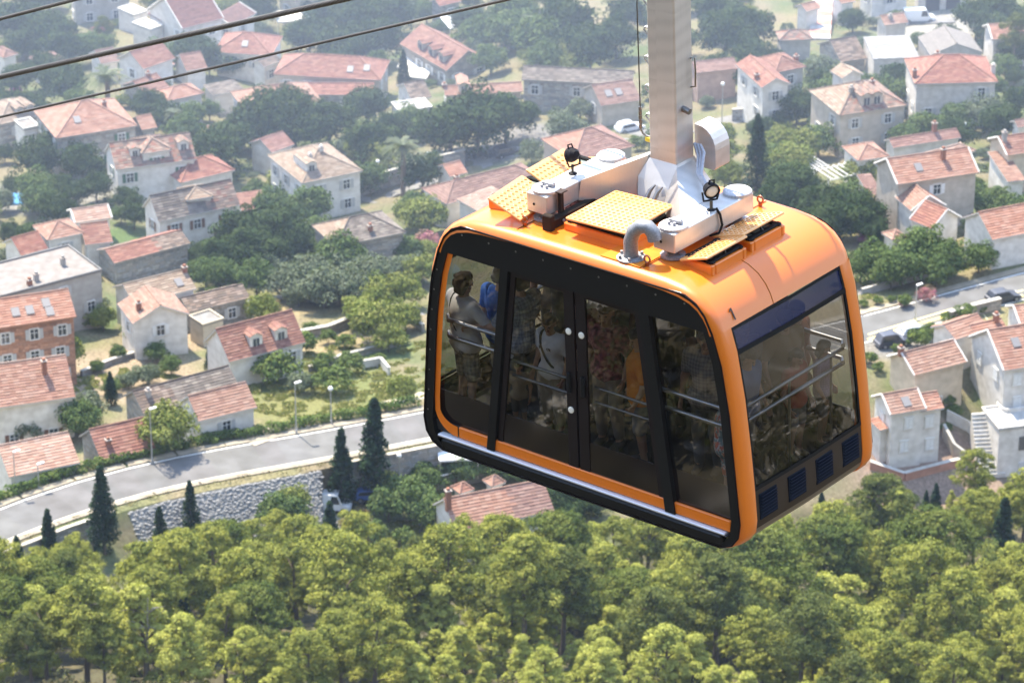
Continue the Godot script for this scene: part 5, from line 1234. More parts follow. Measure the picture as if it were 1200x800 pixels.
func build_forest() -> void:
	one("crowned_pine", "round-crowned bright-topped pine standing out left of centre in the forest", -23.43, -296.21, 0.950, 1.0)
	one("pine", "pine with bare grey branches and yellow-green top, left part of the forest", -33.09, -299.38, 0.950, 1.0)
	one("dark_pine", "tall dark-trunked pine below the cabin in the middle of the forest", 4.74, -302.08, 1.000, 1.0)
	one("dark_pine", "dense dark pine left of the cabin in the forest", -0.80, -305.19, 0.950, 1.0)
	one("bright_pine", "tallest light green young pine in the right foreground", 29.94, -317.42, 1.200, 1.0)
	one("bright_pine", "bright young pine at the bottom edge left of centre", -9.07, -286.53, 1.000, 1.0)
	forest_pines("bright_pine", [47.3,-306.4,0.72,20, 53.3,-301.7,0.76,6, 50.9,-286.2,0.64,6, -12.9,-321.3,0.79,9, 27.9,-288.1,0.65,5, 52.6,-358.8,0.56,13, -16.5,-326.5,0.78,9, -7.2,-305.1,1.01,16, -44.7,-336.8,0.37,7, -24.4,-323.7,1.00,8, -43.5,-334.5,0.46,7, 24.0,-305.8,0.86,19, 3.0,-289.5,0.62,3, -4.4,-297.4,0.68,17, 15.0,-325.9,0.61,18, 46.9,-312.8,1.09,20, 6.6,-339.0,0.69,10, 55.7,-328.8,0.59,20, 41.8,-360.7,0.39,13, -48.8,-287.4,0.97,0, -12.9,-308.4,0.79,16, -13.0,-296.7,0.90,16, -41.0,-315.4,0.90,7, -7.4,-302.5,0.52,16, 28.6,-357.3,0.41,12, 43.1,-320.0,1.05,20, 8.7,-349.2,0.47,11, 39.1,-292.3,0.61,6, 30.7,-312.1,0.79,19, -13.3,-348.4,0.24,9, -37.8,-301.0,1.13,14, 55.0,-304.4,0.66,20, 35.9,-298.3,0.89,6, -36.1,-338.1,0.50,8, -21.6,-335.7,0.68,9, -49.8,-294.3,0.81,14, 18.6,-340.4,0.65,11, -2.2,-289.3,0.52,3, 25.1,-300.5,0.86,5, 49.7,-301.3,0.73,6, 8.7,-350.7,0.37,11, 43.1,-301.2,0.72,6, -5.0,-300.4,0.61,17, 16.8,-298.2,0.63,4, 8.0,-287.4,0.78,4, -43.4,-295.6,0.62,14, -51.3,-302.5,0.61,14, 16.4,-292.7,0.89,4, 33.3,-325.2,0.95,19, -8.5,-292.1,0.65,2, 2.9,-295.7,0.52,17, 52.7,-291.7,0.87,6, -9.7,-333.4,0.70,9, 51.0,-359.7,0.50,13, 3.5,-308.2,0.97,17, -50.7,-331.8,0.47,7, -47.5,-290.7,0.99,0, -24.1,-345.1,0.51,8, 11.6,-305.6,0.61,18, -33.1,-292.5,1.23,14, -10.4,-311.2,0.78,16, -47.2,-327.4,0.59,7, 5.6,-316.6,0.95,17, 33.3,-296.0,0.62,5, 54.6,-296.2,0.62,6, 15.1,-353.3,0.33,11, -31.2,-325.5,0.93,8, 17.0,-348.1,0.80,11, 16.8,-328.9,0.95,18, 46.2,-303.6,0.49,6, 8.8,-300.2,0.74,18, 52.3,-361.5,0.39,13, -7.7,-340.7,0.63,9, -23.9,-288.4,0.92,1, 49.6,-361.4,0.41,13, -17.9,-310.4,0.64,16, -29.5,-288.2,0.98,1, 8.8,-324.8,1.02,18, 18.3,-312.6,0.62,18, 39.6,-362.6,0.26,12, 13.8,-290.5,1.02,4, 33.9,-309.0,0.98,19, -51.2,-319.1,0.76,7, -51.2,-309.9,0.91,7, 40.9,-341.7,0.77,20, 41.9,-351.6,0.98,13, -48.1,-309.2,0.92,7, 39.1,-354.6,0.76,12, 45.2,-306.2,0.50,20, 11.3,-285.8,0.61,4, 19.2,-291.3,0.62,4, 54.2,-287.5,0.85,6, 34.6,-354.1,0.62,12, 6.8,-292.3,0.64,18, 12.3,-327.7,0.90,18, -37.6,-336.3,0.49,7, -24.8,-338.0,0.75,8, 21.1,-283.8,0.75,5, 40.3,-289.1,0.62,6, -32.7,-340.1,0.47,8, -22.2,-320.8,0.61,15, 52.0,-342.0,0.82,20, 48.5,-364.1,0.25,13, -16.2,-344.3,0.49,9, 18.1,-288.3,0.63,4, 33.1,-356.1,0.62,12, 0.1,-312.7,1.00,17, -31.6,-343.3,0.50,8, -9.7,-336.5,0.62,9, -45.1,-335.0,0.40,7, 32.9,-284.6,0.90,6, 8.1,-283.6,0.73,4, -21.4,-347.4,0.33,9, 29.8,-357.1,0.39,12, -43.5,-298.4,1.05,14, 35.4,-312.6,0.97,19, 21.0,-288.5,0.66,5, 0.8,-292.4,0.64,17, -25.7,-348.7,0.37,8, 47.7,-331.2,0.60,6, -3.5,-315.2,0.54,3, 3.0,-283.7,0.77,3, -37.0,-311.5,0.54,0, -22.4,-300.2,0.75,1, -29.8,-337.8,0.61,1, 49.5,-324.7,0.63,6, -45.5,-317.4,0.70,0, -2.0,-300.1,0.79,3, -19.8,-300.1,0.71,2, 9.2,-303.3,0.76,4, 46.1,-283.8,0.68,6, -7.4,-321.6,0.55,2, 14.6,-322.2,0.55,4, 27.9,-298.1,0.68,5, 46.6,-335.3,0.71,6, -25.7,-330.1,0.65,1, -16.4,-337.7,0.68,2, 41.1,-284.4,0.56,6, -45.9,-319.5,0.72,0, -16.6,-293.6,0.67,2, 36.8,-333.3,0.80,5, -5.5,-303.3,0.66,3, -37.6,-333.8,0.61,0, 2.0,-281.4,0.50,3, 33.2,-301.6,0.74,5, -28.3,-306.9,0.79,1, -32.3,-312.0,0.54,1, 52.2,-298.5,0.78,6, -14.8,-325.2,0.69,2, 49.1,-340.8,0.70,6, 16.9,-314.4,0.52,4, -34.9,-296.2,0.66,0, 39.3,-301.8,0.61,6, -6.4,-335.6,0.79,3, -37.2,-317.1,0.56,0, 32.7,-322.9,0.72,5, -24.4,-310.3,0.78,1, 6.1,-296.1,0.54,3, 7.4,-318.8,0.78,4, 22.6,-324.7,0.65,5, 28.9,-337.1,0.58,5, -28.3,-291.1,0.77,1, -49.3,-313.9,0.52,0, 24.0,-340.5,0.65,5, 29.4,-295.9,0.72,5, -20.6,-282.6,0.57,1, 20.8,-317.1,0.54,4, 45.9,-342.9,0.79,6, -10.8,-301.1,0.67,2, -10.5,-326.2,0.79,2, -20.7,-287.1,0.67,1, 47.0,-333.6,0.65,6, 7.4,-297.4,0.80,4, -15.6,-313.7,0.77,2, 1.6,-303.4,0.73,3, -20.8,-293.0,0.75,1, -3.8,-320.5,0.72,3, -39.2,-308.4,0.50,0, 50.4,-344.8,0.71,6, 19.0,-281.4,0.57,4, -5.7,-287.1,0.62,3, 49.2,-314.5,0.52,6, 8.0,-327.3,0.71,4, -8.2,-284.2,0.76,2, 42.9,-335.4,0.61,6, 26.0,-284.9,0.73,5, 14.8,-294.7,0.70,4, 51.5,-339.6,0.69,6, 7.4,-285.5,0.66,4])
	forest_pines("dark_pine", [19.1,-302.2,1.15,4, 30.1,-283.8,0.77,5, 5.4,-326.1,0.85,10, 49.8,-316.8,0.58,20, -16.6,-335.9,0.59,9, 12.8,-296.7,0.98,4, -24.2,-332.8,0.65,8, 29.3,-304.0,0.92,5, 25.1,-343.1,0.76,19, -19.9,-332.4,0.67,9, -42.3,-311.7,0.80,7, 0.7,-336.3,0.64,10, 12.9,-322.7,0.61,18, 39.0,-347.4,1.07,20, -30.3,-319.7,0.87,8, 26.1,-291.5,1.04,5, 51.1,-310.7,0.63,20, 22.3,-329.5,0.92,18, -42.7,-286.9,0.76,0, -9.9,-341.2,0.51,9, -25.1,-298.2,0.63,15])
	forest_pines("crowned_pine", [42.8,-329.8,1.35,20, -28.9,-341.5,0.56,8, 25.0,-318.8,1.37,19, 31.3,-332.0,1.27,19, 11.4,-308.9,0.92,18, -3.6,-344.0,0.52,10, -51.1,-285.8,0.93,0, -43.2,-304.1,0.83,14, -31.3,-314.1,0.64,15, -44.4,-306.9,0.97,7, -46.5,-297.6,0.96,14, 4.5,-323.0,1.11,17, -2.8,-340.0,0.63,10, -29.4,-330.6,0.85,8, -51.8,-328.7,0.57,7])
	forest_pines("pine", [1.0,-299.3,1.23,17, 9.1,-317.4,0.81,18, 54.4,-350.6,1.04,13, -24.0,-341.1,0.67,8, -38.2,-290.0,1.13,14, 23.0,-334.4,1.16,19, 49.6,-334.1,0.59,20, 14.2,-340.9,0.98,11, -15.5,-300.5,0.76,16, -44.3,-325.1,0.64,7, 51.0,-357.4,0.59,13, 19.1,-333.6,0.95,18, -15.7,-329.7,0.90,9, 18.1,-317.2,1.28,18, -43.2,-331.5,0.54,7, -24.4,-313.2,0.99,15, -15.9,-305.2,1.33,16, 4.1,-312.3,0.92,17, 11.7,-301.2,0.61,18, -49.6,-327.2,0.56,7, 41.6,-297.6,0.77,6, -36.4,-287.8,0.63,0, -22.4,-286.6,0.59,1, -1.9,-335.0,0.78,10, 38.6,-283.3,0.83,6, 32.0,-293.0,0.92,5, 51.9,-327.7,0.99,20, 38.7,-335.1,0.78,20, 33.3,-338.3,1.08,19, -15.4,-291.6,0.82,2, 49.4,-304.3,0.93,6, -26.3,-335.7,0.66,8, -0.7,-321.6,1.13,17, -34.6,-307.6,1.12,14, 49.2,-349.3,0.91,13, 18.6,-325.0,1.31,18, -28.7,-316.1,1.00,15, 16.5,-306.4,0.77,18, 53.9,-357.2,0.62,13, 0.2,-330.8,0.79,10, 21.2,-337.0,0.91,18, 36.5,-321.8,0.63,20, -21.1,-317.9,0.82,16, 34.1,-290.1,1.00,6, -46.4,-322.1,0.68,7, -34.1,-304.0,0.77,14, 23.1,-309.2,1.01,19, -26.1,-293.7,0.77,15, -17.8,-283.1,0.77,2, 37.3,-289.9,0.82,6, -36.0,-325.7,0.66,8, 20.9,-313.9,0.60,18, 27.6,-341.3,0.95,19, 49.5,-292.2,1.15,6, 1.2,-317.7,0.93,17, -6.2,-310.2,1.33,17, -39.1,-311.5,0.62,7, -32.1,-322.8,0.76,8, 37.6,-340.6,0.83,19, 42.1,-308.3,1.06,20, -11.2,-294.6,0.62,2, -45.1,-329.6,0.60,7, 36.4,-351.1,0.65,12, -41.9,-290.6,0.84,14, 10.5,-336.3,0.81,11, -46.3,-332.5,0.53,7, -25.2,-316.8,0.82,15, 14.1,-300.4,1.04,18, 6.1,-330.4,0.59,10, -34.0,-334.0,0.67,8, 39.7,-315.0,1.28,20, -20.9,-327.4,1.00,9, 4.1,-342.9,0.58,10, -25.3,-301.9,1.07,15, -30.7,-306.4,1.07,15, 41.9,-358.9,0.51,13, 24.8,-314.1,0.93,19, 5.9,-345.4,0.53,10, -44.1,-327.8,0.66,7, -44.1,-314.8,0.76,7, 43.2,-325.8,0.79,20, 13.8,-348.9,0.64,11, 21.3,-321.8,1.28,18, 43.7,-345.6,0.91,20, 55.8,-313.4,0.66,20, 3.2,-333.4,0.74,10, 38.4,-308.5,0.75,20, 22.0,-295.2,1.00,5, -48.0,-305.2,1.08,14, -16.5,-286.4,0.83,2, -20.7,-312.8,1.01,16, -12.7,-328.8,0.81,9, -10.0,-307.3,1.01,16, 52.0,-314.7,0.97,20, -12.2,-284.7,0.96,2, 52.2,-289.5,0.63,6, -17.9,-317.6,1.07,16, 30.4,-299.3,1.10,5, -5.3,-341.2,0.64,10, 52.6,-334.9,0.82,20, 37.8,-330.4,0.94,20, 26.0,-333.2,0.94,19, -33.9,-320.9,0.77,8, 27.7,-314.4,0.61,19, 11.2,-311.3,0.79,18])
	# a pine that has lost its needles
	for k in [["bare grey dead pine with forked branches, left foreground of the forest", -33.04, -291.77, 9.0, 31], ["small bare dead pine in the middle of the forest under the cabin", -1.00, -316.61, 7.0, 32]]:
		var root := thing("dead_pine", k[0], "dead tree", on_ground(k[1], k[2], -0.1))
		rng.seed = k[4]
		part("trunk", trunk_buf(k[3], 0.16, Vector3(0.5, 0, 0.2), 14, 1.9, rgb(0.42, 0.38, 0.33)), mats.bark, root)
	# the scrub that covers the mountainside between the camera and the pines: nobody could count it
	var mm := MultiMesh.new()
	mm.transform_format = MultiMesh.TRANSFORM_3D
	mm.mesh = plants.hill_shrub[0][1]
	var spots := []
	for i in 3200:
		var x := rng.randf_range(-80, 80)
		var d := rng.randf_range(-70, 283)
		spots.append(Transform3D(Basis(Vector3.UP, rng.randf() * TAU).scaled(Vector3.ONE * rng.randf_range(0.5, 1.5)), on_ground(x, -d)))
	for i in 9000:
		var x := rng.randf_range(36, 165) if i % 2 else rng.randf_range(-105, -22)
		var d := rng.randf_range(0, 120) if i % 2 else rng.randf_range(-15, 60)
		spots.append(Transform3D(Basis(Vector3.UP, rng.randf() * TAU).scaled(Vector3.ONE * rng.randf_range(0.2, 0.75)), on_ground(x, -d)))
	mm.instance_count = spots.size()
	for i in spots.size(): mm.set_instance_transform(i, spots[i])
	var o := MultiMeshInstance3D.new()
	o.name = "hillside_scrub"
	o.multimesh = mm
	add_child(o)
	tag(o, "low green scrub on the mountainside below the camera", "scrub", "", "stuff")

	# and the pale limestone that shows between it
	var b := Buf.new()
	b.box(Transform3D(Basis(), Vector3.ZERO), Vector3(1.0, 0.5, 0.7), rgb(0.44, 0.41, 0.36), 0.16)
	mm = MultiMesh.new()
	mm.transform_format = MultiMesh.TRANSFORM_3D
	mm.mesh = mesh_of([b, mats.rock])
	spots = []
	for i in 15000:
		var x := rng.randf_range(36, 165) if i % 2 else rng.randf_range(-105, -22)
		var d := rng.randf_range(0, 120) if i % 2 else rng.randf_range(-15, 60)
		if i % 9 == 0:
			x = rng.randf_range(-80, 80)
			d = rng.randf_range(-70, 240)
		var k := rng.randf_range(0.2, 1.0)
		spots.append(Transform3D(Basis(Vector3.UP, rng.randf() * TAU).scaled(Vector3(k * rng.randf_range(0.7, 1.6), k * 0.8, k)), on_ground(x, -d)))
	mm.instance_count = spots.size()
	for i in spots.size(): mm.set_instance_transform(i, spots[i])
	o = MultiMeshInstance3D.new()
	o.name = "hillside_rocks"
	o.multimesh = mm
	add_child(o)
	tag(o, "pale limestone rocks between the scrub on the mountainside", "rocks", "", "stuff")

# ---------------------------------------------------------------- walls, hedges, the stone slope
func garden_wall(called: String, label: String, p: Array, h: float, thick: float, col: Color, m: Material, category := "wall") -> void:
	var root := thing(called, label, category, p[0])
	var o: Vector3 = p[0]
	var b := Buf.new()
	var cp := Buf.new()
	for i in p.size() - 1:
		var n := maxi(1, int((p[i + 1] - p[i]).length() / 3.0))
		for k in n:
			var a: Vector3 = p[i].lerp(p[i + 1], float(k) / n)
			var c: Vector3 = p[i].lerp(p[i + 1], float(k + 1) / n)
			a.y = ground(a.x, -a.z)
			c.y = ground(c.x, -c.z)
			var t := c - a
			t.y = 0
			var side := Vector3(t.z, 0, -t.x).normalized() * thick * 0.5
			a -= o
			c -= o
			var lo := Vector3.DOWN * 0.8
			var hi := Vector3.UP * h
			b.quad(a - side + lo, c - side + lo, c - side + hi, a - side + hi, col)
			b.quad(c + side + lo, a + side + lo, a + side + hi, c + side + hi, col)
			b.quad(a - side + hi, c - side + hi, c + side + hi, a + side + hi, col)
			b.quad(a + side + lo, a - side + lo, a - side + hi, a + side + hi, col)
			b.quad(c - side + lo, c + side + lo, c + side + hi, c - side + hi, col)
			var e := side * 1.25
			var up := Vector3.UP * 0.1
			cp.quad(a - e + hi, c - e + hi, c - e + hi + up, a - e + hi + up, col)
			cp.quad(a - e + hi + up, c - e + hi + up, c + e + hi + up, a + e + hi + up, vary(rgb(0.5, 0.48, 0.44), 0.06))
			cp.quad(c + e + hi, a + e + hi, a + e + hi + up, c + e + hi + up, col)
	part("wall_body", b, m, root)
	part("coping", cp, mats.concrete, root)

func build_walls() -> void:
	var grey := rgb(0.40, 0.385, 0.36)
	# the retaining wall under the road: two lengths, with the inclined stone slope between them
	for w in [[-140.0, -43.6, "stone retaining wall under the road at the left, behind the cypresses"], [-20.8, 19.0, "stone retaining wall under the road behind the cypress pair"]]:
		var line := road_line(w[0], w[1], 5.56)
		var root := thing("retaining_wall", w[2], "wall", line[0])
		var b := Buf.new()
		var cp := Buf.new()
		var o: Vector3 = line[0]
		for i in line.size() - 1:
			var a: Vector3 = line[i] - o
			var c: Vector3 = line[i + 1] - o
			var t := (c - a).normalized()
			var out := Vector3(-t.z, 0, t.x)
			var ra := 5.8 * (1.0 - smoothstep(2.0, 20.0, line[i].x))
			var rc := 5.8 * (1.0 - smoothstep(2.0, 20.0, line[i + 1].x))
			var fa := a + out * 0.5 + Vector3.DOWN * ra
			var fc := c + out * 0.5 + Vector3.DOWN * rc
			b.quad(fa, fc, c + Vector3.UP * 0.25, a + Vector3.UP * 0.25, grey)
			var ba := a - out * 0.32
			var bc := c - out * 0.32
			b.quad(bc - Vector3.UP * 0.1, ba - Vector3.UP * 0.1, ba + Vector3.UP * 0.25, bc + Vector3.UP * 0.25, grey)
			var u := Vector3.UP * 0.25
			var v := Vector3.UP * 0.38
			cp.quad(a + out * 0.1 + u, c + out * 0.1 + u, c + out * 0.1 + v, a + out * 0.1 + v, rgb(0.5, 0.47, 0.41))
			cp.quad(a + out * 0.1 + v, c + out * 0.1 + v, bc - out * 0.08 + v, ba - out * 0.08 + v, vary(rgb(0.52, 0.48, 0.41), 0.06))
			cp.quad(bc - out * 0.08 + u, ba - out * 0.08 + u, ba - out * 0.08 + v, bc - out * 0.08 + v, rgb(0.5, 0.47, 0.41))
		part("wall_body", b, mats.stone, root)
		part("coping", cp, mats.concrete, root)
	# the slope of set stones
	var b := Buf.new()
	for i in 46:
		for j in 10:
			var q := []
			for w in [[0, 1], [1, 1], [1, 0], [0, 0]]:
				var xq: float = -43.6 + 0.5 * (i + w[0])
				var sq: float = 5.6 + 0.56 * (j + w[1])
				var tq := Vector3(1, 0, -road_slope(xq)).normalized()
				var pq := Vector3(xq, 0, -droad(xq)) + Vector3(-tq.z, 0, tq.x) * sq
				q.append(Vector3(pq.x, ground(pq.x, -pq.z) + 0.05, pq.z))
			b.quad(q[0], q[1], q[2], q[3], vary(rgb(0.26, 0.255, 0.245), 0.1))
	var x := -43.4
	while x < -20.6:
		var s := 5.7
		while s < 10.8:
			var xx := x + rng.randf_range(-0.25, 0.25)
			var sv := s + rng.randf_range(-0.1, 0.1)
			var t := Vector3(1, 0, -road_slope(xx)).normalized()
			var side := Vector3(-t.z, 0, t.x)
			var at := Vector3(xx, 0, -droad(xx)) + side * sv
			at.y = ground(at.x, -at.z) + 0.02
			var bs := Basis(Vector3.UP, rng.randf() * TAU) * Basis(Vector3.RIGHT, rng.randf_range(-0.35, 0.35))
			var k := rng.randf_range(0.27, 0.38)
			b.box(Transform3D(bs, at), Vector3(rng.randf_range(0.24, 0.5), rng.randf_range(0.10, 0.18), rng.randf_range(0.22, 0.42)), Color(k, k * 0.985, k * 0.95), 0.06)
			s += rng.randf_range(0.16, 0.34)
		x += rng.randf_range(0.16, 0.26)
	tag(part("stone_slope", b, mats.rock), "slope of rough pale stones between the two retaining walls", "stone slope", "", "stuff")
	# clipped hedge along the far side of the road, and the dry verge in front of it
	b = Buf.new()
	var line := road_line(-90, -8, -4.8)
	for p in line:
		for k in 9:
			var q: Vector3 = p + Vector3(-1.4 + 2.8 * (k + rng.randf()) / 9.0, 0.3 + rng.randf() * 0.55, rng.randf_range(-0.45, 0.45))
			q.z -= road_slope(p.x) * (q.x - p.x)
			clump(b, q, Vector3(0.6, 0.5, 0.55), 80, 0.15, mixed([rgb(0.10, 0.15, 0.04), rgb(0.14, 0.18, 0.05), rgb(0.075, 0.11, 0.035)]), 0.25)
	tag(part("hedge", b, mats.leaf), "long low clipped hedge along the far side of the road on the left", "hedge", "", "stuff")
	b = Buf.new()
	line = road_line(-90, 2, 4.8)
	for p in line:
		for k in 3: clump(b, p + Vector3(rng.randf_range(-1.3, 1.3), 0.25, rng.randf_range(-0.25, 0.25)), Vector3(0.7, 0.22, 0.3), 22, 0.09, mixed([rgb(0.24, 0.19, 0.09), rgb(0.17, 0.15, 0.06), rgb(0.13, 0.14, 0.05)]), 0.25)
	tag(part("verge_grass", b, mats.leaf), "strip of dry grass along the near edge of the road", "grass", "", "stuff")
	# rough grass in the open patches
	var grass := Buf.new()
	for k in 130: leaf(grass, Vector3(rng.randf_range(-0.6, 0.6), 0.1, rng.randf_range(-0.6, 0.6)), (rdir() + Vector3.UP * 0.4).normalized(), 0.16, mixed([rgb(0.26, 0.25, 0.085), rgb(0.18, 0.21, 0.06), rgb(0.30, 0.27, 0.12)]))
	var mm := MultiMesh.new()
	mm.transform_format = MultiMesh.TRANSFORM_3D
	mm.mesh = mesh_of([grass, mats.leaf])
	var spots := []
	for q in [[-20.69, -386.94, 13.0, 260], [-46.13, -394.65, 7.0, 45], [49.86, -405.47, 9.0, 40], [-13.87, -357.62, 9.0, 120], [-31.72, -348.86, 16.0, 150], [-18.23, -399.53, 8.0, 50], [-3.68, -354.74, 10.0, 80]]:
		for i in q[3]:
			var a := rng.randf() * TAU
			var r: float = q[2] * sqrt(rng.randf())
			var gx: float = q[0] + cos(a) * r * 1.4
			var gz: float = q[1] + sin(a) * r * 0.6
			var sv := road_s(gx, -gz)
			if sv > -6.5 and sv < 11.0: continue
			spots.append(Transform3D(Basis(Vector3.UP, rng.randf() * TAU).scaled(Vector3.ONE * rng.randf_range(0.6, 1.3)), on_ground(gx, gz)))
	mm.instance_count = spots.size()
	for i in spots.size(): mm.set_instance_transform(i, spots[i])
	var o := MultiMeshInstance3D.new()
	o.name = "rough_grass"
	o.multimesh = mm
	add_child(o)
	tag(o, "rough yellow-green grass on the open slopes", "grass", "", "stuff")
	garden_wall("stone_wall", "winding pale stone wall along the footpath left of the cabin", [Vector3(-28.80, -11.15, -424.10), Vector3(-23.42, -10.75, -423.26), Vector3(-17.98, -9.96, -420.11), Vector3(-13.58, -8.88, -414.45), Vector3(-10.69, -7.41, -407.09)], 1.1, 0.4, rgb(0.44, 0.42, 0.38), mats.stone)
	garden_wall("stone_wall", "dry stone terrace wall above the bare garden in the middle left", [Vector3(-25.58, -8.73, -407.93), Vector3(-22.24, -8.74, -409.37), Vector3(-18.77, -9.08, -413.42)], 1.2, 0.5, rgb(0.36, 0.33, 0.28), mats.stone)
	garden_wall("stone_wall", "long grey stone wall below the palm and the car park", [Vector3(-23.67, -16.89, -467.06), Vector3(-17.57, -17.20, -472.38), Vector3(-11.23, -17.23, -477.45), Vector3(-6.48, -15.79, -476.81)], 2.6, 0.4, rgb(0.40, 0.385, 0.37), mats.stone)
	garden_wall("stone_wall", "low dark stone wall across the bare field, left", [Vector3(-50.78, -7.73, -395.77), Vector3(-47.67, -8.19, -399.87), Vector3(-44.16, -8.62, -403.50)], 0.8, 0.4, rgb(0.33, 0.31, 0.29), mats.stone)
	garden_wall("stone_wall", "grey wall along the lane right of the hanger", [Vector3(30.73, -12.13, -484.53), Vector3(35.09, -11.65, -484.00), Vector3(38.69, -11.35, -484.52)], 1.8, 0.4, rgb(0.40, 0.39, 0.38), mats.stone)
	garden_wall("white_wall", "white garden wall with grass plot left of the cabin", [Vector3(-17.57, -6.54, -395.63), Vector3(-15.49, -6.54, -396.53), Vector3(-14.36, -5.92, -392.59)], 1.0, 0.3, rgb(0.66, 0.65, 0.62), mats.plaster)
	garden_wall("white_wall", "beige garden wall beside the ramp of the plain white house", [Vector3(48.47, -4.42, -374.14), Vector3(49.45, -5.71, -371.86), Vector3(50.99, -6.53, -370.76)], 1.6, 0.3, rgb(0.56, 0.49, 0.40), mats.plaster)
	garden_wall("white_wall", "white curved ramp wall below the terraced block", [Vector3(49.05, -3.48, -376.50), Vector3(51.43, -4.49, -375.75), Vector3(52.76, -5.54, -374.23), Vector3(53.10, -6.67, -371.64)], 1.2, 0.25, rgb(0.70, 0.69, 0.66), mats.plaster)
	garden_wall("terrace_wall", "low terracotta-topped wall in front of the plain white house", [Vector3(39.74, -5.09, -368.05), Vector3(43.51, -6.22, -367.35), Vector3(48.02, -6.22, -369.77), Vector3(50.35, -6.26, -371.07)], 0.8, 0.5, rgb(0.50, 0.27, 0.19), mats.plaster)
	garden_wall("stone_wall", "field wall with posts below the orange gabled house, middle left", [Vector3(-23.89, -6.89, -395.44), Vector3(-20.24, -7.21, -399.26), Vector3(-16.28, -7.31, -401.76), Vector3(-12.47, -7.33, -404.11)], 0.7, 0.35, rgb(0.42, 0.40, 0.35), mats.stone)
	garden_wall("stone_wall", "retaining wall of the upper carriageway at the right", [Vector3(41.51, -0.36, -402.77), Vector3(47.95, -0.35, -406.56), Vector3(54.52, -0.39, -410.77), Vector3(62.31, -0.42, -415.53)], 0.8, 0.3, rgb(0.42, 0.41, 0.40), mats.concrete)
	garden_wall("stone_wall", "rubble wall behind the roadside parking at the right", [Vector3(50.96, -0.00, -394.55), Vector3(53.95, -0.00, -396.39), Vector3(57.36, -0.00, -398.25)], 1.4, 0.5, rgb(0.42, 0.37, 0.31), mats.stone)

# ---------------------------------------------------------------- street furniture, vehicles, awnings
func street_lamp(label: String, at: Vector3, h: float, globe: bool) -> void:
	var root := thing("street_lamp", label, "street lamp", at, 0.4, "street lamps")
	var b := Buf.new()
	var grey := rgb(0.45, 0.46, 0.47)
	b.tube([Vector3.ZERO, Vector3(0, h * 0.5, 0), Vector3(0, h, 0)], [0.09, 0.07, 0.05], 8, grey)
	b.tube([Vector3(0, 0, 0), Vector3(0, 0.5, 0)], [0.16, 0.13], 8, grey)
	part("pole", b, mats.metal, root)
	b = Buf.new()
	if globe:
		b.ball(Vector3(0, h + 0.2, 0), Vector3.ONE * 0.28, rgb(0.8, 0.8, 0.78), 10)
	else:
		b.box(Transform3D(Basis(Vector3.BACK, 0.15), Vector3(0.35, h + 0.05, 0)), Vector3(0.8, 0.16, 0.34), rgb(0.72, 0.72, 0.70), 0.05)
	part("lamp_head", b, mats.paint, root)

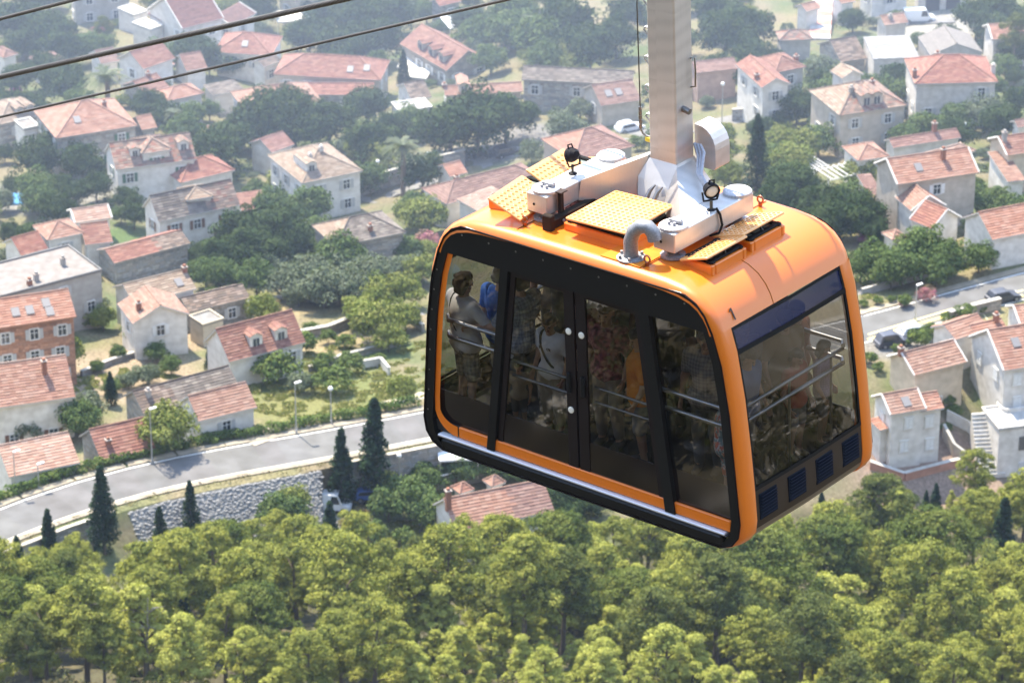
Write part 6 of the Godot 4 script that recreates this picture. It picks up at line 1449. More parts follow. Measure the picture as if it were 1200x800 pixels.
func car(called: String, label: String, at: Vector3, turn: float, col: Color, kind := "car", group := "cars parked by the roads") -> void:
	var root := thing(called, label, "van" if kind == "van" else "car", at, turn, group)
	var long := 4.2 if kind != "van" else 4.9
	var top := 1.45 if kind == "car" else 1.65 if kind == "suv" else 2.1
	var w := 0.86
	var belt := 0.85 if kind != "van" else 1.05
	# side outline: lower body, then the glasshouse
	var low := [Vector2(-long / 2, 0.35), Vector2(-long / 2 + 0.05, belt - 0.12), Vector2(-long / 2 + 0.25, belt), Vector2(long / 2 - 1.25, belt), Vector2(long / 2 - 0.2, belt - 0.2), Vector2(long / 2, belt - 0.4), Vector2(long / 2, 0.35)]
	var house_ := [Vector2(-long / 2 + 0.2, belt), Vector2(-long / 2 + 0.55, top - 0.04), Vector2(-long / 2 + 0.9, top), Vector2(long / 2 - 2.1, top), Vector2(long / 2 - 1.75, top - 0.08), Vector2(long / 2 - 1.15, belt)]
	if kind == "van": house_ = [Vector2(-long / 2 + 0.04, belt), Vector2(-long / 2 + 0.1, top), Vector2(long / 2 - 1.7, top), Vector2(long / 2 - 1.4, top - 0.1), Vector2(long / 2 - 0.8, belt)]
	var b := Buf.new()
	var g := Buf.new()
	for o in [[low, w, w], [house_, w, w - 0.16]]:
		var p: Array = o[0]
		var y0: float = p[0].y
		for i in p.size():
			var q: Vector2 = p[i]
			var r: Vector2 = p[(i + 1) % p.size()]
			if o[0] == low and i == p.size() - 1:
				pass
			var ws := func(v: Vector2) -> float: return lerpf(o[1], o[2], clampf((v.y - y0) / 0.6, 0, 1))
			b.quad(Vector3(q.x, q.y, -ws.call(q)), Vector3(q.x, q.y, ws.call(q)), Vector3(r.x, r.y, ws.call(r)), Vector3(r.x, r.y, -ws.call(r)), col)
		var f := []
		var k := []
		for q in p:
			var ww: float = lerpf(o[1], o[2], clampf((q.y - y0) / 0.6, 0, 1))
			f.append(Vector3(q.x, q.y, ww)); k.push_front(Vector3(q.x, q.y, -ww))
		var fr: Array = f.duplicate()
		fr.reverse()
		b.poly(fr, col); 
		k.reverse()
		b.poly(k, col)
	part("body", b, mats.car_paint, root)
	var dark := rgb(0.02, 0.024, 0.03)
	var hf: Vector2 = house_[house_.size() - 2]
	var he: Vector2 = house_[house_.size() - 1]
	var wt := w - 0.16
	var lift := Vector3(0.02, 0.02, 0)
	g.quad(Vector3(he.x - 0.05, he.y + 0.04, w - 0.1) + lift, Vector3(he.x - 0.05, he.y + 0.04, -w + 0.1) + lift, Vector3(hf.x, hf.y, -wt + 0.06) + lift, Vector3(hf.x, hf.y, wt - 0.06) + lift, dark)
	part("windscreen", g, mats.window_pane, root)
	g = Buf.new()
	var bk: Vector2 = house_[0]
	var bt: Vector2 = house_[1]
	g.quad(Vector3(bk.x + 0.06, bk.y + 0.1, -w + 0.14) - lift * 0.8, Vector3(bk.x + 0.06, bk.y + 0.1, w - 0.14) - lift * 0.8, Vector3(bt.x - 0.02, bt.y - 0.08, wt - 0.06) - lift * 0.8, Vector3(bt.x - 0.02, bt.y - 0.08, -wt + 0.06) - lift * 0.8, dark)
	part("rear_window", g, mats.window_pane, root)
	if kind != "van" or true:
		for s in [-1, 1]:
			g = Buf.new()
			var x0: float = bk.x + (0.35 if kind != "van" else 2.6)
			var x1: float = he.x - 0.35
			var pts := [Vector3(x0, belt + 0.05, s * (w + 0.004)), Vector3(x1, belt + 0.05, s * (w + 0.004)), Vector3(hf.x - 0.05, top - 0.14, s * (wt + 0.035)), Vector3(x0 + 0.2, top - 0.14, s * (wt + 0.035))]
			if s < 0: pts.reverse()
			g.poly(pts, dark)
			part("side_window", g, mats.window_pane, root)
			g = Buf.new()
			g.bx(Vector3(long / 2 - 0.04, belt - 0.3, s * (w - 0.22)), Vector3(0.1, 0.14, 0.3), rgb(0.75, 0.75, 0.72), 0.03)
			part("headlight", g, mats.lens, root)
	for sx in [-1, 1]:
		for s in [-1, 1]:
			g = Buf.new()
			var c := Vector3(sx * (long / 2 - 0.8), 0.32, s * (w - 0.06))
			g.tube([c - Vector3(0, 0, 0.12), c + Vector3(0, 0, 0.12)], 0.32, 12, rgb(0.02, 0.02, 0.02))
			var wh := part("wheel", g, mats.rubber, root)
			g = Buf.new()
			g.tube([c + Vector3(0, 0, s * 0.1), c + Vector3(0, 0, s * 0.135)], 0.19, 10, rgb(0.4, 0.4, 0.42))
			part("rim", g, mats.metal, wh)

func pergola(label: String, at: Vector3, turn: float, w: float, d: float, n: int, col: Color) -> void:
	var root := thing("pergola", label, "pergola", at, turn)
	for k in 4:
		var b := Buf.new()
		b.bx(Vector3((-0.5 if k & 1 else 0.5) * w, 1.2, (-0.5 if k & 2 else 0.5) * d), Vector3(0.14, 2.6, 0.14), col, 0.02)
		part("post", b, mats.paint, root)
	for k in [-1, 1]:
		var b := Buf.new()
		b.bx(Vector3(0, 2.55, k * d * 0.5), Vector3(w + 0.4, 0.16, 0.12), col, 0.02)
		part("beam", b, mats.paint, root)
	for i in n:
		var b := Buf.new()
		b.bx(Vector3((i + 0.5 - n * 0.5) * w / n, 2.71, 0), Vector3(0.12, 0.14, d + 0.5), col, 0.02)
		part("slat", b, mats.paint, root)

func awning(called: String, label: String, at: Vector3, turn: float, w: float, d: float, h: float, col: Color, category := "awning") -> void:
	var root := thing(called, label, category, at, turn)
	var b := Buf.new()
	var n := 6
	for i in n:
		var x0 := -w * 0.5 + w * i / n
		var x1 := x0 + w / n
		b.quad(Vector3(x0, h, d * 0.5), Vector3(x1, h, d * 0.5), Vector3(x1, h + 0.5, -d * 0.5), Vector3(x0, h + 0.5, -d * 0.5), vary(col, 0.04))
		b.quad(Vector3(x0, h - 0.22, d * 0.5), Vector3(x1, h - 0.22, d * 0.5), Vector3(x1, h, d * 0.5), Vector3(x0, h, d * 0.5), col)
	part("canopy", b, mats.cloth, root)
	for k in [-1, 1]:
		b = Buf.new()
		b.tube([Vector3(k * w * 0.47, 0, d * 0.46), Vector3(k * w * 0.47, h, d * 0.46)], 0.05, 6, rgb(0.6, 0.6, 0.6))
		part("post", b, mats.metal, root)

# white parapets, balcony slabs and openings on the stepped block in front of the tall white house
func terrace_parapets() -> void:
	var wall := rgb(0.78, 0.76, 0.72)
	for k in [["white curved balcony parapet on the tall white house, upper of three", Vector3(55.76, 0.73, -376.70), 4.6], ["white curved balcony parapet on the tall white house, middle of three", Vector3(55.02, -1.80, -374.07), 5.4], ["white curved balcony parapet above the garage at the right edge, lowest of three", Vector3(55.98, -4.24, -372.96), 5.6]]:
		var root := thing("balcony", k[0], "balcony", k[1], 0.3)
		var w: float = k[2]
		var b := Buf.new()
		b.bx(Vector3(w * 0.5, 0.0, -0.9), Vector3(w, 0.16, 2.2), wall, 0.02)
		part("slab", b, mats.plaster, root)
		b = Buf.new()
		var prev := Vector3(0, 0.08, -1.9)
		var pts := [prev]
		for i in 9:
			var a := PI / 2 * i / 8.0
			pts.append(Vector3(0.8 - 0.8 * cos(a), 0.08, -0.6 + 0.8 * sin(a)))
		pts.append(Vector3(w, 0.08, 0.2))
		for i in pts.size() - 1:
			var p: Vector3 = pts[i]
			var q: Vector3 = pts[i + 1]
			var u := Vector3.UP * 0.85
			var inn := Vector3(0.12, 0, -0.12)
			b.quad(p, q, q + u, p + u, wall)
			b.quad(q + inn, p + inn, p + inn + u, q + inn + u, wall)
			b.quad(p + u, q + u, q + u + inn, p + u + inn, wall)
		part("parapet", b, mats.plaster, root)
		b = Buf.new()
		b.bx(Vector3(w * 0.62, 1.15, -1.94), Vector3(w * 0.5, 1.9, 0.08), rgb(0.07, 0.065, 0.06), 0.01)
		part("opening", b, mats.paint, root)

func build_street_things() -> void:
	for k in [["street lamp before the pale orange house at the lower left edge", Vector3(-52.96, -0.00, -352.82), 4.9, false], ["short street lamp right of the pale orange house, lower left", Vector3(-50.61, -0.00, -353.78), 2.9, false], ["tall street lamp in front of the bushy yellow-green tree", Vector3(-38.97, -0.00, -359.43), 6.6, false],
			["short white-headed lamp in front of the bushy yellow-green tree", Vector3(-36.32, -0.00, -363.22), 2.7, true], ["street lamp on the far verge left of the cypress pair", Vector3(-23.73, -0.00, -366.45), 6.2, false], ["street lamp just left of the cypress pair by the footpath", Vector3(-19.98, -0.00, -368.70), 4.2, true],
			["lamp among the green trees under the cabin's left corner", Vector3(-12.27, -2.38, -360.45), 2.6, true], ["street lamp on the lane right of the hanger", Vector3(29.14, -11.85, -481.40), 6.4, true], ["globe lamp above the pale orange hip roof, right", Vector3(60.16, -6.46, -460.92), 3.6, true],
			["white lamp in the shade at the foot of the stone slope", Vector3(-31.00, -4.85, -348.64), 1.6, true], ["twin-height lamp beside the garage at the lower right edge", Vector3(56.63, -7.24, -372.10), 3.4, true], ["street lamp in the planted verge of the road at the right", Vector3(47.16, -0.00, -395.47), 4.4, false],
			["street lamp on the car park beside the palm", Vector3(-18.52, -17.77, -476.03), 3.0, true]]:
		street_lamp(k[0], k[1], k[2], k[3])
	var along := 0.35
	car("parked_car", "dark blue estate car parked on the roadside at the right, left of the silver one", Vector3(43.85, -0.00, -388.66), along, rgb(0.02, 0.025, 0.045), "suv")
	car("parked_car", "silver car parked on the roadside right of the dark blue one", Vector3(46.75, -0.00, -391.14), along, rgb(0.50, 0.52, 0.55), "car")
	car("moving_car", "dark car driving on the road at the right edge", Vector3(58.04, -0.00, -400.59), 0.42, rgb(0.025, 0.03, 0.045), "car", "")
	car("delivery_van", "white van parked on the low lane under the stone wall", Vector3(-19.81, -4.52, -357.38), -0.1, rgb(0.72, 0.73, 0.74), "van", "")
	car("parked_car", "blue car half hidden by trees behind the white van", Vector3(-15.24, -4.25, -359.22), 0.1, rgb(0.03, 0.10, 0.36), "car")
	car("parked_car", "white car on the car park beside the palm, left one", Vector3(-12.31, -18.25, -483.41), 2.5, rgb(0.66, 0.67, 0.68), "car")
	car("parked_car", "pale green car on the car park beside the palm, right one", Vector3(-10.65, -18.07, -484.50), 2.5, rgb(0.45, 0.55, 0.52), "car")
	car("parked_car", "dark car under the big trees, left of the pair in the shade", Vector3(-5.94, -16.25, -481.46), 2.2, rgb(0.04, 0.05, 0.07), "car")
	car("parked_car", "dark car under the big trees, right of the pair in the shade", Vector3(-3.67, -15.23, -479.67), 2.2, rgb(0.03, 0.035, 0.05), "car")
	car("parked_car", "black car along the lane wall left of the cabin's spotlight", Vector3(-0.71, -13.87, -476.51), 0.5, rgb(0.03, 0.03, 0.04), "car")
	car("parked_car", "white car seen behind the wire left of the hanger", Vector3(16.41, -13.01, -483.25), 0.5, rgb(0.62, 0.64, 0.66), "car")
	car("parked_car", "white pick-up van in front of the garage doors, top right", Vector3(61.61, -15.60, -532.02), 0.1, rgb(0.7, 0.72, 0.74), "van")
	terrace_parapets()
	pergola("white pergola right of the tall cypress, left one of two", Vector3(38.09, -7.17, -452.31), 0.5, 5.0, 4.6, 9, rgb(0.70, 0.69, 0.66))
	pergola("white pergola nearer to the big gabled house, right one of two", Vector3(42.66, -6.00, -446.86), 0.5, 6.0, 3.4, 7, rgb(0.72, 0.70, 0.66))
	pergola("white pipe pergola left of the hanger below the old long house", Vector3(6.17, -16.45, -503.21), 0.4, 4.4, 3.0, 6, rgb(0.62, 0.64, 0.66))
	pergola("white garden frame beside the two orange kiosks under the cabin", Vector3(-7.48, -5.00, -362.69), 0.5, 4.0, 2.4, 2, rgb(0.70, 0.70, 0.68))
	awning("awning", "cream awning below the dormered red house, upper one", Vector3(-15.13, -25.48, -533.44), -0.3, 4.0, 3.4, 2.4, rgb(0.66, 0.62, 0.54))
	awning("awning", "cream awning below the dormered red house, lower one", Vector3(-14.77, -24.92, -529.64), -0.3, 4.6, 2.6, 1.8, rgb(0.66, 0.63, 0.55))
	awning("awning", "white square canopy at the top centre under the stone house", Vector3(-8.53, -27.41, -556.62), 0.4, 4.6, 4.0, 2.2, rgb(0.70, 0.71, 0.72))
	awning("awning", "white canopy below the cabin's lower left corner", Vector3(-5.90, -3.40, -363.17), 0.1, 4.4, 2.6, 2.6, rgb(0.74, 0.75, 0.75))
	awning("awning", "pale beige awning in front of the cream apartment block", Vector3(-35.29, -30.41, -564.67), 0.2, 5.5, 3.6, 3.0, rgb(0.62, 0.58, 0.50))
	awning("awning", "white boat cover in the yard beside the brown outbuilding", Vector3(-34.11, -10.41, -417.62), 0.3, 4.0, 2.4, 1.0, rgb(0.74, 0.74, 0.73), "cover")
	awning("awning", "blue and white cover on the play yard at the left edge", Vector3(-67.59, -15.81, -462.35), 0.2, 3.5, 2.5, 1.4, rgb(0.10, 0.30, 0.55), "cover")
	awning("awning", "bright blue cover right of the first on the play yard, left", Vector3(-64.36, -15.69, -464.35), 0.2, 3.8, 2.2, 1.4, rgb(0.12, 0.36, 0.62), "cover")
	# terraced stairs: the striped stairway at the top right and the white steps at the lower right
	for k in [["stairway", "long striped stairway climbing between the trees at the top right", Vector3(46.08, -15.72, -524.59), Vector3(49.01, -19.19, -553.53), 1.6, rgb(0.48, 0.25, 0.19), rgb(0.55, 0.52, 0.5)], ["stairway", "white outside steps between the ramp and the terraced block, lower right", Vector3(53.60, -7.34, -369.85), Vector3(52.98, -5.48, -374.51), 1.5, rgb(0.70, 0.68, 0.65), rgb(0.62, 0.60, 0.57)]]:
		var p: Vector3 = k[2]
		var q: Vector3 = k[3]
		var root := thing(k[0], k[1], "stairway", p)
		var n := 16
		var dir := q - p
		dir.y = 0
		var side := Vector3(dir.z, 0, -dir.x).normalized()
		for i in n:
			var c := p.lerp(q, (i + 0.5) / n)
			c.y = ground(c.x, -c.z)
			var b := Buf.new()
			b.box(Transform3D(Basis(side, Vector3.UP, side.cross(Vector3.UP)), c - p + Vector3.UP * (0.2 + 0.12 * i)), Vector3(k[4] * 2.0, 0.5 + 0.24 * i, dir.length() / n), k[5] if i % 2 else k[6])
			part("step", b, mats.concrete, root)

# ---------------------------------------------------------------- the ropes
func build_ropes() -> void:
	var dark := rgb(0.075, 0.07, 0.068)
	for k in [["track_rope", Vector3(-1.8546, 175.4482, -38.2968), Vector3(0.70654, 0.38684, 0.59258), 0.0312, "thick dark track rope crossing the upper left, lower of the two thick ropes"], ["haul_rope", Vector3(-0.0720, 175.8761, -37.1704), Vector3(0.70324, 0.39696, 0.58981), 0.0162, "thinner haul rope running from the left edge up to the top centre"], ["track_rope", Vector3(-5.3372, 173.7362, -42.8022), Vector3(0.70375, 0.39542, 0.59024), 0.0228, "second track rope cutting the top left corner"]]:
		var p: Vector3 = k[1]
		var dir: Vector3 = k[2]
		var b := Buf.new()
		var r: float = k[3]
		var base := p - dir * 190.0
		# strands wound round a core
		var pts := []
		var n := 150
		for i in n + 1:
			var f := float(i) / n
			f = 1.0 - pow(1.0 - f, 2.2)
			pts.append(p - dir * 190.0 + dir * 205.0 * f - p)
		b.tube(pts, r * 0.82, 8, dark, true)
		for s in 6:
			var w := []
			for i in 900:
				var t := -16.0 + i * 0.0222
				var a := TAU * (s / 6.0 + t / 0.42)
				var e := dir.cross(Vector3.UP).normalized()
				var e2 := e.cross(dir)
				w.append(dir * t + (e * cos(a) + e2 * sin(a)) * r * 0.66)
			b.tube(w, r * 0.40, 5, vary(rgb(0.13, 0.12, 0.115), 0.1), false)
		var o := part(k[0], b, mats.metal)
		o.position = p
		tag(o, k[4], "rope")

# ---------------------------------------------------------------- the cable car; its own axes: x along the doors, y up, z towards the side in view; y = 0 at the roof's edge
const CABIN := Transform3D(Vector3(0.91883, 0.04335, 0.77063), Vector3(-0.04351, 1.19911, -0.01558), Vector3(-0.77062, -0.01601, 0.91972), Vector3(1.3168, 174.2327, -35.0217))
const HALF := 0.946
const OUTLINE := [[0.022, 1.20], [-0.03, 1.31], [-0.115, 1.40], [-0.25, 1.47], [-0.52, 1.56], [-0.95, 1.635], [-1.40, 1.68], [-1.75, 1.715], [-1.93, 1.735], [-2.06, 1.715], [-2.15, 1.65], [-2.205, 1.53]]
const SHELL := [[-0.25, 1.535], [-0.45, 1.598], [-0.85, 1.672], [-1.3, 1.728], [-1.68, 1.765], [-1.95, 1.785], [-2.06, 1.772], [-2.14, 1.72], [-2.195, 1.63], [-2.215, 1.53]]

func half_x(y: float, table: Array) -> float:
	for i in table.size() - 1:
		if y <= table[i][0] and y >= table[i + 1][0]:
			return lerpf(table[i][1], table[i + 1][1], (table[i][0] - y) / (table[i][0] - table[i + 1][0]))
	return table[0][1] if y > table[0][0] else table[-1][1]

# a smooth sheet through rows of points
func loft(b: Buf, rows: Array, col: Color, flip := false) -> void:
	var nr := rows.size()
	var nc: int = rows[0].size()
	var nor := []
	for i in nr:
		var r := []
		for j in nc:
			var du: Vector3 = rows[i][mini(j + 1, nc - 1)] - rows[i][maxi(j - 1, 0)]
			var dv: Vector3 = rows[mini(i + 1, nr - 1)][j] - rows[maxi(i - 1, 0)][j]
			var nn := du.cross(dv).normalized()
			r.append(-nn if flip else nn)
		nor.append(r)
	for i in nr - 1:
		for j in nc - 1:
			if flip: b.quadn(rows[i][j], rows[i + 1][j], rows[i + 1][j + 1], rows[i][j + 1], nor[i][j], nor[i + 1][j], nor[i + 1][j + 1], nor[i][j + 1], col)
			else: b.quadn(rows[i][j], rows[i][j + 1], rows[i + 1][j + 1], rows[i + 1][j], nor[i][j], nor[i][j + 1], nor[i + 1][j + 1], nor[i + 1][j], col)

# a prism between two faces of four corners each (matching order, counter-clockwise seen from the first face's outside)
func hexa(b: Buf, f: Array, k: Array, col: Color) -> void:
	b.quad(f[0], f[1], f[2], f[3], col)
	b.quad(k[1], k[0], k[3], k[2], col)
	for i in 4:
		var j := (i + 1) % 4
		b.quad(f[j], f[i], k[i], k[j], col)

func slab(b: Buf, p: Array, z0: float, z1: float, col: Color) -> void:  # an outline in x, y (counter-clockwise from +z) given depth
	var f := []
	var k := []
	for q in p:
		f.append(Vector3(q.x, q.y, z1)); k.push_front(Vector3(q.x, q.y, z0))
	b.poly(f, col)
	b.poly(k, col)
	for i in p.size():
		var q: Vector2 = p[i]
		var r: Vector2 = p[(i + 1) % p.size()]
		b.quad(Vector3(q.x, q.y, z0), Vector3(r.x, r.y, z0), Vector3(r.x, r.y, z1), Vector3(q.x, q.y, z1), col)

func door_line(s: float, y: float) -> float: return s * lerpf(0.734, 0.972, clampf((-0.26 - y) / 1.76, 0.0, 1.05))

func cabin_side(cab: Node3D, turned: bool) -> void:
	var orange := rgb(0.69, 0.162, 0.006)
	var black := rgb(0.014, 0.0135, 0.013)
	var made := []
	# header, edge frames and bottom rail
	var b := Buf.new()
	var ys := [0.022, -0.03, -0.115, -0.19, -0.26]
	for i in ys.size() - 1:
		var a := half_x(ys[i], OUTLINE)
		var c := half_x(ys[i + 1], OUTLINE)
		b.quad(Vector3(-c, ys[i + 1], HALF), Vector3(c, ys[i + 1], HALF), Vector3(a, ys[i], HALF), Vector3(-a, ys[i], HALF), black)
	b.quad(Vector3(-1.40, -0.26, HALF - 0.06), Vector3(1.40, -0.26, HALF - 0.06), Vector3(1.40, -0.26, HALF), Vector3(-1.40, -0.26, HALF), black)
	ys = [-0.26, -0.52, -0.95, -1.4, -1.75, -1.93, -2.06, -2.15, -2.205]
	for i in ys.size() - 1:
		for s in [-1.0, 1.0]:
			var a: float = s * half_x(ys[i], OUTLINE)
			var c: float = s * half_x(ys[i + 1], OUTLINE)
			var ai: float = a - s * 0.085
			var ci: float = c - s * 0.085
			var q := [Vector3(ci, ys[i + 1], HALF), Vector3(c, ys[i + 1], HALF), Vector3(a, ys[i], HALF), Vector3(ai, ys[i], HALF)]
			var w := [Vector3(ai, ys[i], HALF), Vector3(ai, ys[i], HALF - 0.07), Vector3(ci, ys[i + 1], HALF - 0.07), Vector3(ci, ys[i + 1], HALF)]
			if s < 0: q.reverse(); w.reverse()
			b.quad(q[0], q[1], q[2], q[3], black)
			b.quad(w[0], w[1], w[2], w[3], black)
	b.bx(Vector3(0, -2.147, HALF - 0.03), Vector3(3.12, 0.115, 0.085), black, 0.02)
	made.append(["side_frame", b, mats.black_lacquer])
	# the black rubber edge that stands a little proud all round
	b = Buf.new()
	var loop := []
	for s in [-1.0, 1.0]:
		for i in OUTLINE.size():
			var q: Array = OUTLINE[i] if s > 0 else OUTLINE[OUTLINE.size() - 1 - i]
			loop.append(Vector3(s * (q[1] + 0.006), q[0] + (0.006 if absf(q[0]) < 0.1 else 0.0), HALF + 0.004))
	loop.append(loop[0])
	b.tube(loop, 0.009, 8, rgb(0.012, 0.0115, 0.011), false)
	made.append(["edge_rubber", b, mats.matt_black])
	# rivets along the header
	b = Buf.new()
	for k in 9:
		b.lathe(Transform3D(Basis(Vector3.RIGHT, PI / 2), Vector3(-1.2 + 0.3 * k, -0.05, HALF)), [Vector2(0.009, 0), Vector2(0.009, 0.004), Vector2(0.0, 0.005)], 6, rgb(0.25, 0.24, 0.23))
	for k in 8:
		b.lathe(Transform3D(Basis(Vector3.RIGHT, PI / 2), Vector3(-half_x(-0.45 - 0.2 * k, OUTLINE) + 0.03, -0.45 - 0.2 * k, HALF)), [Vector2(0.008, 0), Vector2(0.008, 0.004), Vector2(0.0, 0.005)], 6, rgb(0.3, 0.28, 0.26))
	made.append(["rivets", b, mats.steel])
	# drip edge and sill
	b = Buf.new()
	b.bx(Vector3(0, 0.026, HALF - 0.006), Vector3(2.34, 0.016, 0.022), rgb(0.72, 0.72, 0.74), 0.006)
	made.append(["drip_edge", b, mats.galvanised])
	b = Buf.new()
	for k in [[-2.066, 0.022, 0.965], [-2.072, 0.03, 0.935]]: b.bx(Vector3(0, k[0], k[2] - 0.03), Vector3(3.17, k[1], 0.05), rgb(0.72, 0.73, 0.78), 0.006)
	b.bx(Vector3(0, -2.083, HALF - 0.035), Vector3(3.2, 0.014, 0.07), rgb(0.10, 0.10, 0.12))
	made.append(["door_sill", b, mats.sill])
	# the orange line along the foot and up the left end
	b = Buf.new()
	var zo := HALF - 0.035
	b.bx(Vector3(0.13, -1.995, zo), Vector3(2.99, 0.105, 0.03), orange, 0.006)
	var prev := []
	for k in 15:
		var y: float
		var x: float
		var wd := 0.058
		if k < 8:
			y = lerpf(-0.275, -1.70, k / 7.0)
			x = -(half_x(y, OUTLINE) - 0.085)
			prev.append([Vector3(x, y, zo + 0.014), Vector3(x + wd, y, zo + 0.014)])
		else:
			var a := (k - 7) / 7.0 * PI / 2
			var cx := -1.635 + 0.26
			prev.append([Vector3(cx - 0.26 * cos(a) , -1.79 - 0.256 * sin(a), zo + 0.014), Vector3(cx - 0.20 * cos(a), -1.79 - 0.152 * sin(a), zo + 0.014)])
	for k in prev.size() - 1: b.quad(prev[k + 1][0], prev[k + 1][1], prev[k][1], prev[k][0], orange)
	made.append(["orange_trim", b, mats.lacquer])
	# lower dark panels behind the fixed windows and the door bars
	var zg := HALF - 0.05
	for s in [-1.0, 1.0]:
		b = Buf.new()
		var p := [Vector2(door_line(s, -1.95), -1.95), Vector2(s * 1.60, -1.95), Vector2(s * 1.60, -1.64), Vector2(door_line(s, -1.64), -1.64)]
		if s < 0: p.reverse()
		slab(b, p, zg - 0.012, zg - 0.004, rgb(0.017, 0.015, 0.013))
		made.append(["foot_panel", b, mats.dark_panel])
		b = Buf.new()
		var w0 := 0.055 if s < 0 else 0.075
		p = [Vector2(door_line(s, -2.05) - 0.03, -2.05), Vector2(door_line(s, -2.05) + w0, -2.05), Vector2(door_line(s, -0.25) + w0, -0.25), Vector2(door_line(s, -0.25) - 0.03, -0.25)]
		if s < 0:
			for i in 4: p[i].x -= w0 - 0.03
		slab(b, p, zg - 0.01, zg + 0.045, black)
		made.append(["door_post", b, mats.black_lacquer])
	# fixed panes
	var panes := []
	for s in [-1.0, 1.0]:
		b = Buf.new()
		var q := []
		for y in [-1.64, -1.3, -0.95, -0.6, -0.26]: q.append(Vector3(s * (half_x(y, OUTLINE) - 0.09), y, zg))
		var p := [Vector3(door_line(s, -0.26), -0.26, zg), Vector3(door_line(s, -1.64), -1.64, zg)]
		p.append_array(q)
		if s < 0: p.reverse()
		b.poly(p, Color.WHITE)
		panes.append(b)
	for m in made: turn_part(part(m[0], m[1], m[2], cab), turned)
	for p in panes: turn_part(part("window_pane", p, mats.cabin_glass, cab), turned)
	# the two door leaves
	for s in [-1.0, 1.0]:
		var f := Buf.new()
		var zf := HALF - 0.03
		var edge := func(y: float) -> float: return door_line(s, y) - s * 0.045
		var st := 0.115
		for p in [
			[Vector2(s * 0.012, -1.945), Vector2(s * st, -1.945), Vector2(s * st, -0.27), Vector2(s * 0.012, -0.27)],
			[Vector2(edge.call(-1.945) - s * 0.05, -1.945), Vector2(edge.call(-1.945), -1.945), Vector2(edge.call(-0.27), -0.27), Vector2(edge.call(-0.27) - s * 0.05, -0.27)],
			[Vector2(s * st, -0.31), Vector2(edge.call(-0.31) - s * 0.05, -0.31), Vector2(edge.call(-0.27) - s * 0.05, -0.27), Vector2(s * st, -0.27)]]:
			if s < 0: p.reverse()
			slab(f, p, zf - 0.025, zf, rgb(0.016, 0.0145, 0.013))
		var d := part("door", f, mats.black_lacquer, cab)
		turn_part(d, turned)
		var g := Buf.new()
		var low := [Vector2(s * st, -1.945), Vector2(edge.call(-1.945) - s * 0.05, -1.945), Vector2(edge.call(-1.66) - s * 0.05, -1.66), Vector2(s * st, -1.66)]
		if s < 0: low.reverse()
		slab(g, low, zf - 0.02, zf - 0.008, rgb(0.013, 0.011, 0.010))
		part("door_panel", g, mats.dark_panel, d)
		g = Buf.new()
		var p := [Vector3(s * st, -1.66, zf - 0.012), Vector3(edge.call(-1.66) - s * 0.05, -1.66, zf - 0.012), Vector3(edge.call(-0.31) - s * 0.05, -0.31, zf - 0.012), Vector3(s * st, -0.31, zf - 0.012)]
		if s < 0: p.reverse()
		g.poly(p, Color.WHITE)
		part("door_pane", g, mats.cabin_glass, d)
		g = Buf.new()
		g.bx(Vector3(s * 0.075, -1.14, zf + 0.012), Vector3(0.045, 0.20, 0.026), rgb(0.012, 0.012, 0.012), 0.012)
		part("handle", g, mats.matt_black, d)
		for y in ([-0.66, -1.40] if s < 0 else [-0.66]):
			g = Buf.new()
			g.lathe(Transform3D(Basis(Vector3.RIGHT, PI / 2), Vector3(s * 0.07, y, zf)), [Vector2(0.03, 0), Vector2(0.03, 0.008), Vector2(0.02, 0.012), Vector2(0.0, 0.012)], 12, rgb(0.68, 0.66, 0.58))
			part("button", g, mats.paint, d)
		g = Buf.new()
		for y in [-1.16, -1.30]: g.tube([Vector3(s * 0.13, y, zf - 0.08), Vector3(s * 0.78, y, zf - 0.08)], 0.014, 8, rgb(0.30, 0.30, 0.30))
		part("door_rail", g, mats.steel, d)
	# a double rail inside the fixed windows
	for s in [-1.0, 1.0]:
		for y in [-0.98, -1.14]:
			b = Buf.new()
			b.tube([Vector3(s * 0.80, y, HALF - 0.13), Vector3(s * 1.52, y, HALF - 0.13), Vector3(s * 1.58, y, HALF - 0.2)], 0.02, 8, rgb(0.66, 0.66, 0.67))
			turn_part(part("handrail", b, mats.steel, cab), turned)

func turn_part(o: Node3D, turned: bool) -> void:
	if turned: o.transform = Transform3D(Basis(Vector3.UP, PI), Vector3.ZERO)

func shell_rows(table: Array, z: float, inset: float) -> Array:
	var r := []
	for q in table: r.append(Vector3(q[1] - inset, q[0], z))
	return r

